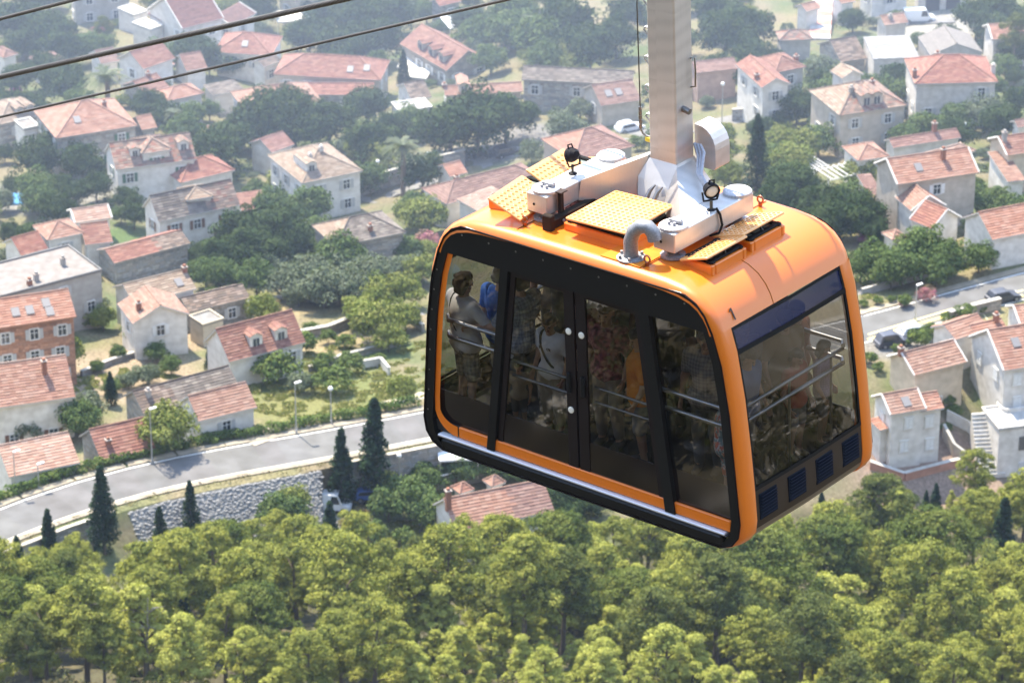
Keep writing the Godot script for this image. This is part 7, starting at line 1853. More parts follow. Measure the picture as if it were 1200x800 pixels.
func cabin_end(cab: Node3D, turned: bool) -> void:
	var orange := rgb(0.69, 0.162, 0.006)
	var b: Buf
	var stations := [[0.946, 0.07], [0.940, 0.042], [0.922, 0.016], [0.89, 0.003], [0.84, 0.0], [0.765, 0.0], [0.762, 0.02]]
	for s in [-1.0, 1.0]:
		var rows := []
		for st in stations: rows.append(shell_rows(SHELL, s * st[0], st[1]))
		b = Buf.new()
		loft(b, rows, orange, s < 0)
		turn_part(part("corner_pillar", b, mats.lacquer, cab), turned)
	# header strip over the blue band
	var seg := func(y0: float, y1: float, z0: float, z1: float, inset: float, col: Color, n := 6) -> Buf:
		var q := Buf.new()
		var rows := []
		for z in [z1, (z0 + z1) * 0.5, z0]:
			var r := []
			for k in n + 1:
				var y := lerpf(y0, y1, float(k) / n)
				r.append(Vector3(half_x(y, SHELL) - inset + 0.018 * (1.0 - pow(z / 0.8, 2.0)), y, z))
			rows.append(r)
		loft(q, rows, col)
		return q
	var o := part("upper_window_pane", seg.call(-0.275, -0.445, -0.762, 0.762, 0.014, Color.WHITE), mats.blue_glass, cab)
	turn_part(o, turned)
	o = part("end_window_pane", seg.call(-0.475, -1.665, -0.745, 0.745, 0.016, Color.WHITE, 10), mats.cabin_glass, cab)
	turn_part(o, turned)
	b = Buf.new()
	var black := rgb(0.014, 0.013, 0.013)
	for k in [[-0.25, -0.278, 0.762], [-0.44, -0.482, 0.762], [-1.655, -1.69, 0.762]]:
		var q: Buf = seg.call(k[0], k[1], -k[2], k[2], 0.006, black, 2)
		b.v.append_array(q.v); b.n.append_array(q.n); b.c.append_array(q.c)
	for s in [-1.0, 1.0]:
		var q: Buf = seg.call(-0.27, -1.69, s * 0.752 - 0.014, s * 0.752 + 0.014, 0.008, black, 10)
		b.v.append_array(q.v); b.n.append_array(q.n); b.c.append_array(q.c)
	turn_part(part("window_seal", b, mats.matt_black, cab), turned)
	o = part("lower_panel", seg.call(-1.69, -2.04, -0.762, 0.762, 0.012, rgb(0.04, 0.031, 0.023), 6), mats.black_lacquer, cab)
	turn_part(o, turned)
	for z in [0.59, 0.195, -0.195, -0.59]:
		b = Buf.new()
		var x := half_x(-1.85, SHELL) - 0.012 + 0.018 * (1.0 - pow(z / 0.8, 2.0))
		var lean := Basis(Vector3.BACK, 0.06)
		b.box(Transform3D(lean, Vector3(x - 0.005, -1.855, z)), Vector3(0.016, 0.235, 0.245), rgb(0.006, 0.008, 0.016), 0.004)
		for k in 7: b.box(Transform3D(lean * Basis(Vector3.BACK, 0.5), Vector3(x + 0.006 + 0.06 * 0.0, -1.765 - 0.031 * k, z)), Vector3(0.022, 0.006, 0.215), rgb(0.010, 0.014, 0.028))
		turn_part(part("vent", b, mats.matt_black, o), false)
	# belly
	b = Buf.new()
	var rows := []
	for z in [0.762, 0.0, -0.762]:
		var r := []
		for q in [[-2.04, 1.764], [-2.09, 1.745], [-2.14, 1.70], [-2.19, 1.60], [-2.212, 1.46], [-2.218, 1.2]]: r.append(Vector3(q[1] + 0.016 * (1.0 - pow(z / 0.8, 2.0)), q[0], z))
		rows.append(r)
	loft(b, rows, rgb(0.15, 0.12, 0.095))
	turn_part(part("belly_panel", b, mats.black_lacquer, cab), turned)
	b = Buf.new()
	for k in [[-1.16, 0.024], [-1.02, 0.02]]: b.tube([Vector3(1.56, k[0], -0.78), Vector3(1.56, k[0], 0.78)], k[1] * 0.8, 8, rgb(0.34, 0.34, 0.34))
	for z in [-0.6, 0.0, 0.6]: b.tube([Vector3(1.56, -1.02, z), Vector3(1.56, -1.92, z)], 0.012, 6, rgb(0.28, 0.28, 0.28))
	turn_part(part("end_handrail", b, mats.steel, cab), turned)

func bolts(b: Buf, at: Vector3, r: float, n: int, col: Color) -> void:
	for k in n:
		var a := TAU * k / n
		b.lathe(Transform3D(Basis(), at + Vector3(cos(a) * r, 0, sin(a) * r)), [Vector2(0.014, 0), Vector2(0.014, 0.03), Vector2(0.0, 0.03)], 6, col)

func spotlight(cab: Node3D, at: Vector3, facing: Vector3, sc: float) -> void:
	var b := Buf.new()
	var black := rgb(0.018, 0.018, 0.02)
	var f := facing.normalized()
	var side := f.cross(Vector3.UP).normalized()
	var up := side.cross(f)
	var turn := Basis(side, f, up)  # y of the lathe along the beam
	b.tube([at + Vector3(0, -0.30, 0), at + Vector3(0, -0.16, 0)], 0.022, 8, rgb(0.10, 0.09, 0.07))
	b.lathe(Transform3D(Basis(), at + Vector3(0, -0.31, 0)), [Vector2(0.07, 0), Vector2(0.07, 0.012), Vector2(0.03, 0.03)], 12, black)
	b.lathe(Transform3D(turn, at), [Vector2(0.0, -0.13), Vector2(0.05, -0.125), Vector2(0.095, -0.07), Vector2(0.105, -0.02), Vector2(0.115, 0.0), Vector2(0.118, 0.05), Vector2(0.10, 0.06), Vector2(0.095, 0.035), Vector2(0.0, 0.03)], 18, black)
	b.tube([at - side * 0.04 + up * 0.10, at - side * 0.035 + up * 0.16, at + side * 0.035 + up * 0.16, at + side * 0.04 + up * 0.10], 0.014, 6, black)
	b.tube([at - side * 0.13 - up * 0.02, at - side * 0.10 - up * 0.17, at - up * 0.17, at + side * 0.10 - up * 0.17, at + side * 0.13 - up * 0.02], 0.016, 6, black)
	var o := part("spotlight", b, mats.matt_black, cab)
	var base := at + Vector3(0, -0.31, 0)
	o.transform = Transform3D(Basis().scaled(Vector3.ONE * sc), base - base * sc)
	b = Buf.new()
	b.lathe(Transform3D(turn, at), [Vector2(0.094, 0.036), Vector2(0.07, 0.052), Vector2(0.0, 0.06)], 18, rgb(0.70, 0.66, 0.58))
	part("lens", b, mats.lens, o)

# an orange tread plate with raised dots, turned up on its frame
func roof_hatch(cab: Node3D, at: Vector3, w: float, d: float, lid_at: Vector3, lid_tilt: Basis, lw: float, ld: float) -> void:
	var orange := rgb(0.70, 0.18, 0.01)
	var b := Buf.new()
	var t := 0.05
	for k in [[0, d / 2 - t / 2, w, t], [0, -d / 2 + t / 2, w, t], [w / 2 - t / 2, 0, t, d - 2 * t], [-w / 2 + t / 2, 0, t, d - 2 * t]]:
		b.bx(at + Vector3(k[0], 0.02, k[1]), Vector3(k[2], 0.11, k[3]), orange, 0.01)
	var o := part("roof_hatch", b, mats.lacquer, cab)
	b = Buf.new()
	b.bx(at + Vector3(0, 0.035, 0), Vector3(w - 2 * t, 0.06, d - 2 * t), rgb(0.02, 0.02, 0.02), 0.004)
	for k in [[0, d / 2 - t], [0, -d / 2 + t]]: b.bx(at + Vector3(k[0], 0.085, k[1]), Vector3(w - 0.03, 0.025, 0.05), rgb(0.015, 0.015, 0.015), 0.008)
	for k in [-1, 1]: b.bx(at + Vector3(k * (w / 2 - t), 0.085, 0), Vector3(0.05, 0.025, d - 0.03), rgb(0.015, 0.015, 0.015), 0.008)
	part("seal", b, mats.matt_black, o)
	b = Buf.new()
	for k in 3: b.bx(at + Vector3(0, 0.068 + 0.002, d * (0.28 - 0.28 * k)), Vector3(w * 0.7, 0.012, d * 0.2), rgb(0.20, 0.24, 0.22), 0.004)
	part("hatch_glass", b, mats.window_pane, o)
	b = Buf.new()
	var x := Transform3D(lid_tilt, lid_at)
	var pale := rgb(0.74, 0.38, 0.13)
	b.box(x, Vector3(lw, 0.022, ld), pale, 0.006)
	var nx := int(lw / 0.052)
	var nz := int(ld / 0.052)
	for i in nx:
		for j in nz:
			var q := x * Transform3D(Basis(Vector3.UP, PI / 4), Vector3((i + 0.5 - nx * 0.5) * 0.052, 0.0135, (j + 0.5 - nz * 0.5) * 0.052))
			b.box(q, Vector3(0.026, 0.008, 0.026), rgb(0.68, 0.31, 0.09))
	part("hatch_lid", b, mats.lacquer, o)
	b = Buf.new()
	for k in [-1, 1]: b.tube([at + Vector3(k * w * 0.4, 0.05, 0), lid_at + lid_tilt * Vector3(k * lw * 0.36, -0.02, 0)], 0.012, 6, rgb(0.05, 0.05, 0.05))
	part("hatch_strut", b, mats.steel, o)

func build_cabin() -> void:
	var cab := thing("cable_car", "orange and black cable car cabin with large windows hanging full of passengers", "cable car")
	cab.transform = CABIN
	var orange := rgb(0.69, 0.162, 0.006)
	# roof
	var prof := []
	var right := [[-0.25, 1.535], [-0.17, 1.505], [-0.09, 1.455], [-0.015, 1.38], [0.04, 1.28], [0.075, 1.15], [0.094, 0.98], [0.102, 0.7], [0.106, 0.35]]
	for q in right: prof.append(Vector2(q[1], q[0]))
	prof.append(Vector2(0, 0.107))
	for i in right.size(): prof.append(Vector2(-right[right.size() - 1 - i][1], right[right.size() - 1 - i][0]))
	var rows := []
	for st in [[0.950, 0.085], [0.944, 0.055], [0.925, 0.026], [0.892, 0.008], [0.85, 0.0], [0.3, 0.0], [-0.3, 0.0], [-0.85, 0.0], [-0.892, 0.008], [-0.925, 0.026], [-0.944, 0.055], [-0.950, 0.085]]:
		var r := []
		for i in prof.size():
			var t: Vector2 = (prof[mini(i + 1, prof.size() - 1)] - prof[maxi(i - 1, 0)]).normalized()
			var nn := Vector2(t.y, -t.x)
			var q: Vector2 = prof[i] - nn * st[1]
			r.append(Vector3(q.x, q.y, st[0]))
		rows.append(r)
	var b := Buf.new()
	loft(b, rows, orange)
	var roof := part("roof", b, mats.lacquer, cab)
	# seams, the plated middle and the number
	b = Buf.new()
	for x in [0.70, -0.66]: b.bx(Vector3(x, 0.1065, 0), Vector3(0.006, 0.003, 1.70), rgb(0.10, 0.03, 0.004))
	b.bx(Vector3(0.47, 0.109, 0.70), Vector3(0.42, 0.006, 0.34), rgb(0.60, 0.20, 0.03), 0.002)
	part("roof_seam", b, mats.matt_black, roof)
	b = Buf.new()
	for zc in [0.18]:
		var pr := []
		for q in [[0.075, 1.15], [0.04, 1.28], [-0.015, 1.38], [-0.09, 1.455], [-0.17, 1.505], [-0.25, 1.535]]: pr.append(Vector3(q[1] + 0.001, q[0] + 0.001, zc))
		b.tube(pr, 0.0035, 5, rgb(0.30, 0.09, 0.006))
	part("roof_joint", b, mats.matt_black, roof)
	var tm := TextMesh.new()
	tm.text = "1"
	var fnt := SystemFont.new()
	fnt.font_names = ["Droid Sans"]
	tm.font = fnt
	tm.font_size = 24
	tm.pixel_size = 0.0062
	tm.depth = 0.004
	var ink := StandardMaterial3D.new()
	ink.albedo_color = Color(0.03, 0.03, 0.04)
	ink.roughness = 0.5
	tm.material = ink
	var num := obj("number", tm, roof)
	num.transform = Transform3D(Basis(Vector3.UP, PI / 2) * Basis(Vector3.RIGHT, -0.52), Vector3(1.505, -0.155, 0.70))
	# ceiling, floor
	b = Buf.new()
	b.bx(Vector3(0, -0.03, 0), Vector3(2.5, 0.03, 1.82), rgb(0.045, 0.045, 0.045))
	part("ceiling", b, mats.paint, cab)
	b = Buf.new()
	b.bx(Vector3(0, -2.0, 0), Vector3(3.36, 0.1, 1.80), rgb(0.022, 0.022, 0.022))
	part("floor", b, mats.rubber, cab)
	b = Buf.new()
	b.bx(Vector3(0, -2.15, 0), Vector3(3.0, 0.12, 1.84), rgb(0.12, 0.10, 0.085), 0.03)
	part("underframe", b, mats.matt_black, cab)
	cabin_side(cab, false)
	cabin_side(cab, true)
	cabin_end(cab, false)
	cabin_end(cab, true)
	# the hanger: post, foot, arms and the two crossbeams
	var alu := rgb(0.62, 0.605, 0.585)
	var sx := 0.05
	var sz := -0.385
	var hw := 0.147
	var hd := 0.122
	b = Buf.new()
	b.bx(Vector3(sx, 2.35, sz), Vector3(hw * 2, 3.7, hd * 2), alu, 0.012)
	var post := part("hanger_post", b, mats.brushed_metal, cab)
	b = Buf.new()
	var t := [Vector3(sx - hw, 0.52, sz + hd), Vector3(sx + hw, 0.52, sz + hd), Vector3(sx + hw, 0.52, sz - hd), Vector3(sx - hw, 0.52, sz - hd)]
	var m := [Vector3(-0.16, 0.36, -0.18), Vector3(0.26, 0.30, -0.16), Vector3(0.34, 0.30, -0.56), Vector3(-0.16, 0.36, -0.60)]
	var l := [Vector3(-0.14, 0.14, -0.14), Vector3(0.22, 0.12, -0.02), Vector3(0.42, 0.12, -0.56), Vector3(-0.14, 0.14, -0.62)]
	for pair in [[t, m], [m, l]]:
		for i in 4:
			var j := (i + 1) % 4
			b.quad(pair[1][i], pair[1][j], pair[0][j], pair[0][i], alu)
	# left arm: a deep plate box swept back from the left beam to the foot
	hexa(b, [Vector3(-0.50, 0.19, 0.22), Vector3(-0.15, 0.17, -0.17), Vector3(-0.12, 0.53, -0.27), Vector3(-0.48, 0.375, 0.20)], [Vector3(-0.50, 0.19, -0.22), Vector3(-0.15, 0.17, -0.60), Vector3(-0.12, 0.53, -0.52), Vector3(-0.48, 0.375, -0.24)], alu)
	# right arm down to the right beam
	hexa(b, [Vector3(0.16, 0.13, -0.06), Vector3(0.63, 0.19, 0.30), Vector3(0.64, 0.365, 0.26), Vector3(0.19, 0.50, -0.265)], [Vector3(0.16, 0.13, -0.58), Vector3(0.63, 0.19, -0.26), Vector3(0.64, 0.365, -0.22), Vector3(0.19, 0.50, -0.50)], alu)
	part("hanger_foot", b, mats.brushed_metal, cab)
	for s in [-1.0, 1.0]:
		b = Buf.new()
		var cx := -0.61 if s < 0 else 0.755
		b.bx(Vector3(cx, 0.28, 0.095), Vector3(0.225, 0.175, 1.09), alu, 0.008)
		var beam := part("crossbeam", b, mats.brushed_metal, cab)
		b = Buf.new()
		b.lathe(Transform3D(Basis(Vector3.RIGHT, PI / 2), Vector3(cx - 0.03, 0.27, 0.641)), [Vector2(0.012, 0), Vector2(0.012, 0.003), Vector2(0.0, 0.003)], 10, rgb(0.02, 0.02, 0.02))
		part("bolt_hole", b, mats.matt_black, beam)
		for z in [0.52, -0.36]:
			b = Buf.new()
			b.lathe(Transform3D(Basis(), Vector3(cx + 0.01, 0.368, z)), [Vector2(0.125, 0.0), Vector2(0.125, 0.022), Vector2(0.11, 0.034), Vector2(0.0, 0.036)], 20, rgb(0.62, 0.62, 0.63))
			if z > 0:
				bolts(b, Vector3(cx + 0.02, 0.40, z - 0.01), 0.055, 6, rgb(0.5, 0.5, 0.52))
				b.bx(Vector3(cx + 0.03, 0.425, z - 0.02), Vector3(0.10, 0.045, 0.05), rgb(0.6, 0.6, 0.6), 0.012)
			part("suspension_cap", b, mats.galvanised, beam)
			b = Buf.new()
			b.tube([Vector3(cx, 0.10, z), Vector3(cx, 0.20, z)], 0.045, 10, rgb(0.30, 0.30, 0.31))
			b.lathe(Transform3D(Basis(), Vector3(cx, 0.108, z)), [Vector2(0.11, 0.0), Vector2(0.11, 0.02), Vector2(0.05, 0.03)], 12, rgb(0.45, 0.45, 0.46))
			bolts(b, Vector3(cx, 0.12, z), 0.08, 4, rgb(0.4, 0.4, 0.4))
			part("rubber_mount", b, mats.galvanised, beam)
	spotlight(cab, Vector3(-0.64, 0.68, 0.115), Vector3(-0.9, -0.35, -0.25), 0.56)
	spotlight(cab, Vector3(0.80, 0.67, 0.05), Vector3(0.95, -0.22, 0.55), 0.6)
	# cables looping from the right spotlight and the foot
	b = Buf.new()
	b.tube([Vector3(0.86, 0.40, 0.06), Vector3(0.885, 0.34, 0.04), Vector3(0.89, 0.24, 0.02), Vector3(0.885, 0.18, 0.06), Vector3(0.80, 0.14, 0.08)], 0.011, 6, rgb(0.02, 0.02, 0.02))
	part("lamp_cable", b, mats.matt_black, cab)
	for k in 3:
		b = Buf.new()
		b.tube([Vector3(0.24 + 0.03 * k, 0.66, -0.46), Vector3(0.34 + 0.03 * k, 0.60 + 0.02 * k, -0.38), Vector3(0.42 + 0.02 * k, 0.50, -0.26), Vector3(0.58, 0.44 + 0.02 * k, -0.16), Vector3(0.72, 0.40, -0.06)], 0.016, 6, rgb(0.50, 0.50, 0.52))
		part("conduit", b, mats.galvanised, cab)
	# round-nosed white box at the back of the post
	b = Buf.new()
	var bp := [Vector2(0.18, 0.42), Vector2(0.38, 0.42), Vector2(0.40, 0.44)]
	for k in 7:
		var a := PI / 2 * k / 6.0
		bp.append(Vector2(0.21 + 0.19 * cos(a), 0.60 + 0.20 * sin(a)))
	bp.append(Vector2(0.18, 0.80))
	slab(b, bp, -0.74, -0.54, rgb(0.60, 0.575, 0.55))
	part("equipment_box", b, mats.brushed_metal, cab)
	# ducts, rails, rings on the roof
	b = Buf.new()
	b.tube([Vector3(0.50, 0.10, 0.76), Vector3(0.50, 0.26, 0.76), Vector3(0.53, 0.35, 0.755), Vector3(0.59, 0.41, 0.74), Vector3(0.66, 0.415, 0.725), Vector3(0.705, 0.37, 0.715), Vector3(0.72, 0.31, 0.71)], 0.062, 16, rgb(0.36, 0.37, 0.38))
	b.lathe(Transform3D(Basis(), Vector3(0.50, 0.107, 0.76)), [Vector2(0.125, 0.0), Vector2(0.125, 0.014), Vector2(0.066, 0.02)], 14, rgb(0.42, 0.43, 0.44))
	bolts(b, Vector3(0.50, 0.12, 0.76), 0.098, 6, rgb(0.4, 0.4, 0.4))
	part("vent_pipe", b, mats.galvanised, cab)
	b = Buf.new()
	b.bx(Vector3(-0.435, 0.15, 0.20), Vector3(0.075, 0.085, 1.02), rgb(0.03, 0.022, 0.018), 0.008)
	b.bx(Vector3(-0.435, 0.17, 0.70), Vector3(0.10, 0.15, 0.06), rgb(0.03, 0.022, 0.018), 0.008)
	b.bx(Vector3(-0.46, 0.27, 0.50), Vector3(0.035, 0.24, 0.05), rgb(0.03, 0.022, 0.018), 0.006)
	b.bx(Vector3(-0.46, 0.385, 0.50), Vector3(0.09, 0.014, 0.09), rgb(0.06, 0.045, 0.04), 0.004)
	for k in 5: b.lathe(Transform3D(Basis(Vector3.BACK, -PI / 2), Vector3(-0.395, 0.15, 0.55 - 0.18 * k)), [Vector2(0.014, 0), Vector2(0.014, 0.012), Vector2(0, 0.013)], 6, rgb(0.3, 0.28, 0.26))
	part("winch_rail", b, mats.matt_black, cab)
	b = Buf.new()
	for k in 9:
		var cx := -0.33 + 0.012 * sin(k * 2.0)
		b.tube([Vector3(-0.52, 0.16 + 0.01 * k, 0.36 - 0.06 * k), Vector3(cx - 0.22, 0.15, 0.20 - 0.07 * k)], 0.012, 5, vary(rgb(0.36, 0.14, 0.11), 0.1))
	part("hose", b, mats.rubber, cab)
	for q in [Vector3(-0.656, 0.107, 0.752), Vector3(0.702, 0.107, 0.80), Vector3(0.72, 0.107, -0.74)]:
		b = Buf.new()
		b.tube([q, q + Vector3(0, 0.03, 0)], 0.018, 8, rgb(0.30, 0.12, 0.06))
		var ring := []
		for k in 13: ring.append(q + Vector3(cos(TAU * k / 12.0) * 0.03, 0.058 + sin(TAU * k / 12.0) * 0.03, 0))
		b.tube(ring, 0.009, 6, rgb(0.36, 0.16, 0.09), false)
		part("lifting_eye", b, mats.steel, cab)
	for k in 2:
		b = Buf.new()
		b.tube([Vector3(0.02 + 0.08 * k, 0.22, -0.05), Vector3(0.03 + 0.08 * k, 0.30, -0.10), Vector3(0.05 + 0.08 * k, 0.34, -0.15)], [0.022, 0.018, 0.008], 8, rgb(0.30, 0.28, 0.27))
		part("cable_gland", b, mats.steel, cab)
	# hatches: one in the middle, two tipped up at the left, two at the right
	roof_hatch(cab, Vector3(0.01, 0.10, 0.305), 0.69, 0.64, Vector3(0.075, 0.275, 0.365), Basis(Vector3.BACK, 0.03) * Basis(Vector3.RIGHT, 0.02), 0.64, 0.68)
	roof_hatch(cab, Vector3(-1.02, 0.10, 0.30), 0.38, 0.56, Vector3(-0.85, 0.245, 0.56), Basis(Vector3.BACK, -0.40) * Basis(Vector3.UP, 0.10), 0.36, 0.52)
	roof_hatch(cab, Vector3(-1.02, 0.10, -0.34), 0.38, 0.52, Vector3(-0.92, 0.27, -0.05), Basis(Vector3.BACK, -0.40) * Basis(Vector3.UP, 0.05), 0.36, 0.54)
	roof_hatch(cab, Vector3(1.05, 0.075, 0.345), 0.32, 0.48, Vector3(1.045, 0.185, 0.345), Basis(Vector3.BACK, 0.30), 0.30, 0.56)
	roof_hatch(cab, Vector3(1.03, 0.075, -0.22), 0.32, 0.48, Vector3(0.99, 0.185, -0.21), Basis(Vector3.BACK, 0.30), 0.34, 0.58)
	# steps up the post, grab handle, stub, and the loose wire with its hook
	for k in 9:
		b = Buf.new()
		var y := 0.78 + 0.262 * k
		var x0 := sx - hw
		b.tube([Vector3(x0, y + 0.09, sz + 0.05), Vector3(x0 - 0.06, y + 0.10, sz + 0.05), Vector3(x0 - 0.09, y + 0.08, sz + 0.05), Vector3(x0, y, sz + 0.05)], 0.009, 5, rgb(0.62, 0.62, 0.60))
		b.bx(Vector3(x0 - 0.045, y + 0.094, sz), Vector3(0.09, 0.012, 0.10), rgb(0.62, 0.62, 0.60), 0.003)
		part("climbing_step", b, mats.galvanised, post)
	b = Buf.new()
	b.tube([Vector3(sx + hw, 1.42, sz - 0.09), Vector3(sx + hw + 0.04, 1.43, sz - 0.10), Vector3(sx + hw + 0.045, 1.30, sz - 0.10), Vector3(sx + hw + 0.04, 1.17, sz - 0.10), Vector3(sx + hw, 1.16, sz - 0.09)], 0.008, 6, rgb(0.25, 0.24, 0.22))
	part("grab_handle", b, mats.steel, post)
	b = Buf.new()
	b.tube([Vector3(sx + hw, 1.0, sz + 0.02), Vector3(sx + hw + 0.07, 0.985, sz + 0.02)], 0.028, 10, rgb(0.22, 0.21, 0.20))
	part("pipe_stub", b, mats.steel, post)
	b = Buf.new()
	b.tube([Vector3(-0.27, 2.9, -0.35), Vector3(-0.262, 1.6, -0.35), Vector3(-0.255, 0.92, -0.35)], 0.006, 6, rgb(0.12, 0.12, 0.12))
	for k in 5: b.tube([Vector3(-0.255, 0.92 - 0.04 * k, -0.35), Vector3(-0.255, 0.885 - 0.04 * k, -0.35)], 0.016, 6, rgb(0.22, 0.21, 0.2))
	b.tube([Vector3(-0.255, 0.72, -0.35), Vector3(-0.23, 0.68, -0.35), Vector3(-0.20, 0.66, -0.36), Vector3(-0.10, 0.65, -0.38)], 0.012, 6, rgb(0.35, 0.33, 0.3))
	part("safety_wire", b, mats.steel, cab)
	b = Buf.new()
	b.bx(Vector3(-0.16, 0.635, -0.37), Vector3(0.11, 0.05, 0.05), rgb(0.62, 0.46, 0.03), 0.01)
	part("hook_tag", b, mats.paint, cab)

# ---------------------------------------------------------------- passengers
# A field of tapered capsules joined by a smooth minimum, meshed as surface nets. bones: [a, b, ra, rb]
func field_mesh(b: Buf, bones: Array, cell: float, k: float, paint) -> void:
	var lo := Vector3.ONE * 1e9
	var hi := -lo
	for q in bones:
		var r := Vector3.ONE * (maxf(q[2], q[3]) + cell * 3.0)
		lo = lo.min((q[0] - r).min(q[1] - r))
		hi = hi.max((q[0] + r).max(q[1] + r))
	var nx := int((hi.x - lo.x) / cell) + 2
	var ny := int((hi.y - lo.y) / cell) + 2
	var nz := int((hi.z - lo.z) / cell) + 2
	var f := PackedFloat32Array()
	f.resize(nx * ny * nz)
	f.fill(9.0)
	var nxy := nx * ny
	for q in bones:
		var a: Vector3 = q[0]
		var ab: Vector3 = q[1] - a
		var ra: float = q[2]
		var dr: float = q[3] - ra
		var ll := maxf(ab.length_squared(), 1e-9)
		var m := maxf(q[2], q[3]) + k + cell * 1.5
		var p0: Vector3 = (a.min(q[1]) - Vector3.ONE * m - lo) / cell
		var p1: Vector3 = (a.max(q[1]) + Vector3.ONE * m - lo) / cell
		for z in range(maxi(0, int(p0.z)), mini(nz - 1, int(p1.z) + 1) + 1):
			for y in range(maxi(0, int(p0.y)), mini(ny - 1, int(p1.y) + 1) + 1):
				var row := y * nx + z * nxy
				for x in range(maxi(0, int(p0.x)), mini(nx - 1, int(p1.x) + 1) + 1):
					var pa := lo + Vector3(x, y, z) * cell - a
					var t := clampf(pa.dot(ab) / ll, 0.0, 1.0)
					var d := (pa - ab * t).length() - ra - dr * t
					var o := f[row + x]
					var e := k - absf(o - d)
					f[row + x] = minf(o, d) if e <= 0.0 else minf(o, d) - e * e / (4.0 * k)
	var vert := {}
	var pos := PackedVector3Array()
	var offs := [0, 1, nx, nx + 1, nxy, nxy + 1, nxy + nx, nxy + nx + 1]
	var edges := [[0, 1], [2, 3], [4, 5], [6, 7], [0, 2], [1, 3], [4, 6], [5, 7], [0, 4], [1, 5], [2, 6], [3, 7]]
	for z in nz - 1:
		for y in ny - 1:
			var at := y * nx + z * nxy
			for x in nx - 1:
				var i := at + x
				var f0 := f[i]
				if f0 > 4.0 and f[i + nxy + nx + 1] > 4.0: continue
				var neg := 0
				for o in offs:
					if f[i + o] < 0.0: neg += 1
				if neg == 0 or neg == 8: continue
				var s := Vector3.ZERO
				var n := 0
				for e in edges:
					var u := f[i + offs[e[0]]]
					var w := f[i + offs[e[1]]]
					if (u < 0.0) == (w < 0.0): continue
					var t := u / (u - w)
					var c0 := Vector3(e[0] & 1, (e[0] >> 1) & 1, e[0] >> 2)
					var c1 := Vector3(e[1] & 1, (e[1] >> 1) & 1, e[1] >> 2)
					s += c0.lerp(c1, t)
					n += 1
				vert[i] = pos.size()
				pos.append(lo + (Vector3(x, y, z) + s / n) * cell)
	var nor := PackedVector3Array()
	nor.resize(pos.size())
	var quads := []
	for i in vert:
		var x: int = i % nx
		var y: int = (i / nx) % ny
		var z: int = i / nxy
		for ax in 3:
			var st: int = [1, nx, nxy][ax]
			var s1: int = [nx, nxy, 1][ax]
			var s2: int = [nxy, 1, nx][ax]
			if [y == 0 or z == 0, z == 0 or x == 0, x == 0 or y == 0][ax]: continue
			var u := f[i]
			var w := f[i + st]
			if (u < 0.0) == (w < 0.0): continue
			if not (vert.has(i - s1) and vert.has(i - s2) and vert.has(i - s1 - s2)): continue
			var q := [vert[i], vert[i - s1], vert[i - s1 - s2], vert[i - s2]]
			if not u < 0.0: q.reverse()
			quads.append(q)
			var nn := (pos[q[2]] - pos[q[0]]).cross(pos[q[3]] - pos[q[1]])
			for j in q: nor[j] += nn
	for j in nor.size(): nor[j] = nor[j].normalized()
	for q in quads:
		for j in [0, 2, 1, 0, 3, 2]:
			b.v.append(pos[q[j]]); b.n.append(nor[q[j]])
			b.c.append(paint.call(pos[q[j]], nor[q[j]]) if paint is Callable else paint)

func arm_chain(sh: Vector3, el: Vector3, wr: Vector3, f: float) -> Array:
	return [[sh, el, 0.052 * f, 0.04 * f], [el, wr, 0.04 * f, 0.026 * f]]

func hand_bones(wr: Vector3, dir: Vector3, palm_n: Vector3, curl: float, f: float, s: float) -> Array:
	var d := dir.normalized()
	var n := (palm_n - d * palm_n.dot(d)).normalized()
	var w := d.cross(n) * s
	var out := []
	for k in [-1.2, 0.0, 1.2]: out.append([wr + d * 0.02 * f + w * 0.014 * k * f, wr + d * 0.082 * f + w * 0.022 * k * f, 0.016 * f, 0.0145 * f])
	var long := [0.068, 0.078, 0.073, 0.058]
	for i in 4:
		var base := wr + d * 0.085 * f + w * (i - 1.5) * 0.0195 * f
		var p := base
		var a := 0.25 + 0.12 * i * curl
		var r := 0.0098 * f
		for j in 3:
			a += curl * (0.5 + 0.25 * j)
			var q: Vector3 = p + (d * cos(a * 0.8) + n * sin(a * 0.8)) * long[i] * f * [0.45, 0.31, 0.24][j]
			out.append([p, q, r, r * 0.9])
			p = q
			r *= 0.9
	var tb := wr + d * 0.03 * f - w * 0.026 * f
	var t1 := tb + (d * 0.7 - w * 0.55 + n * 0.35).normalized() * 0.04 * f
	out.append([tb, t1, 0.0125 * f, 0.011 * f])
	out.append([t1, t1 + (d * 0.85 + n * 0.45).normalized() * 0.034 * f, 0.0105 * f, 0.009 * f])
	return out

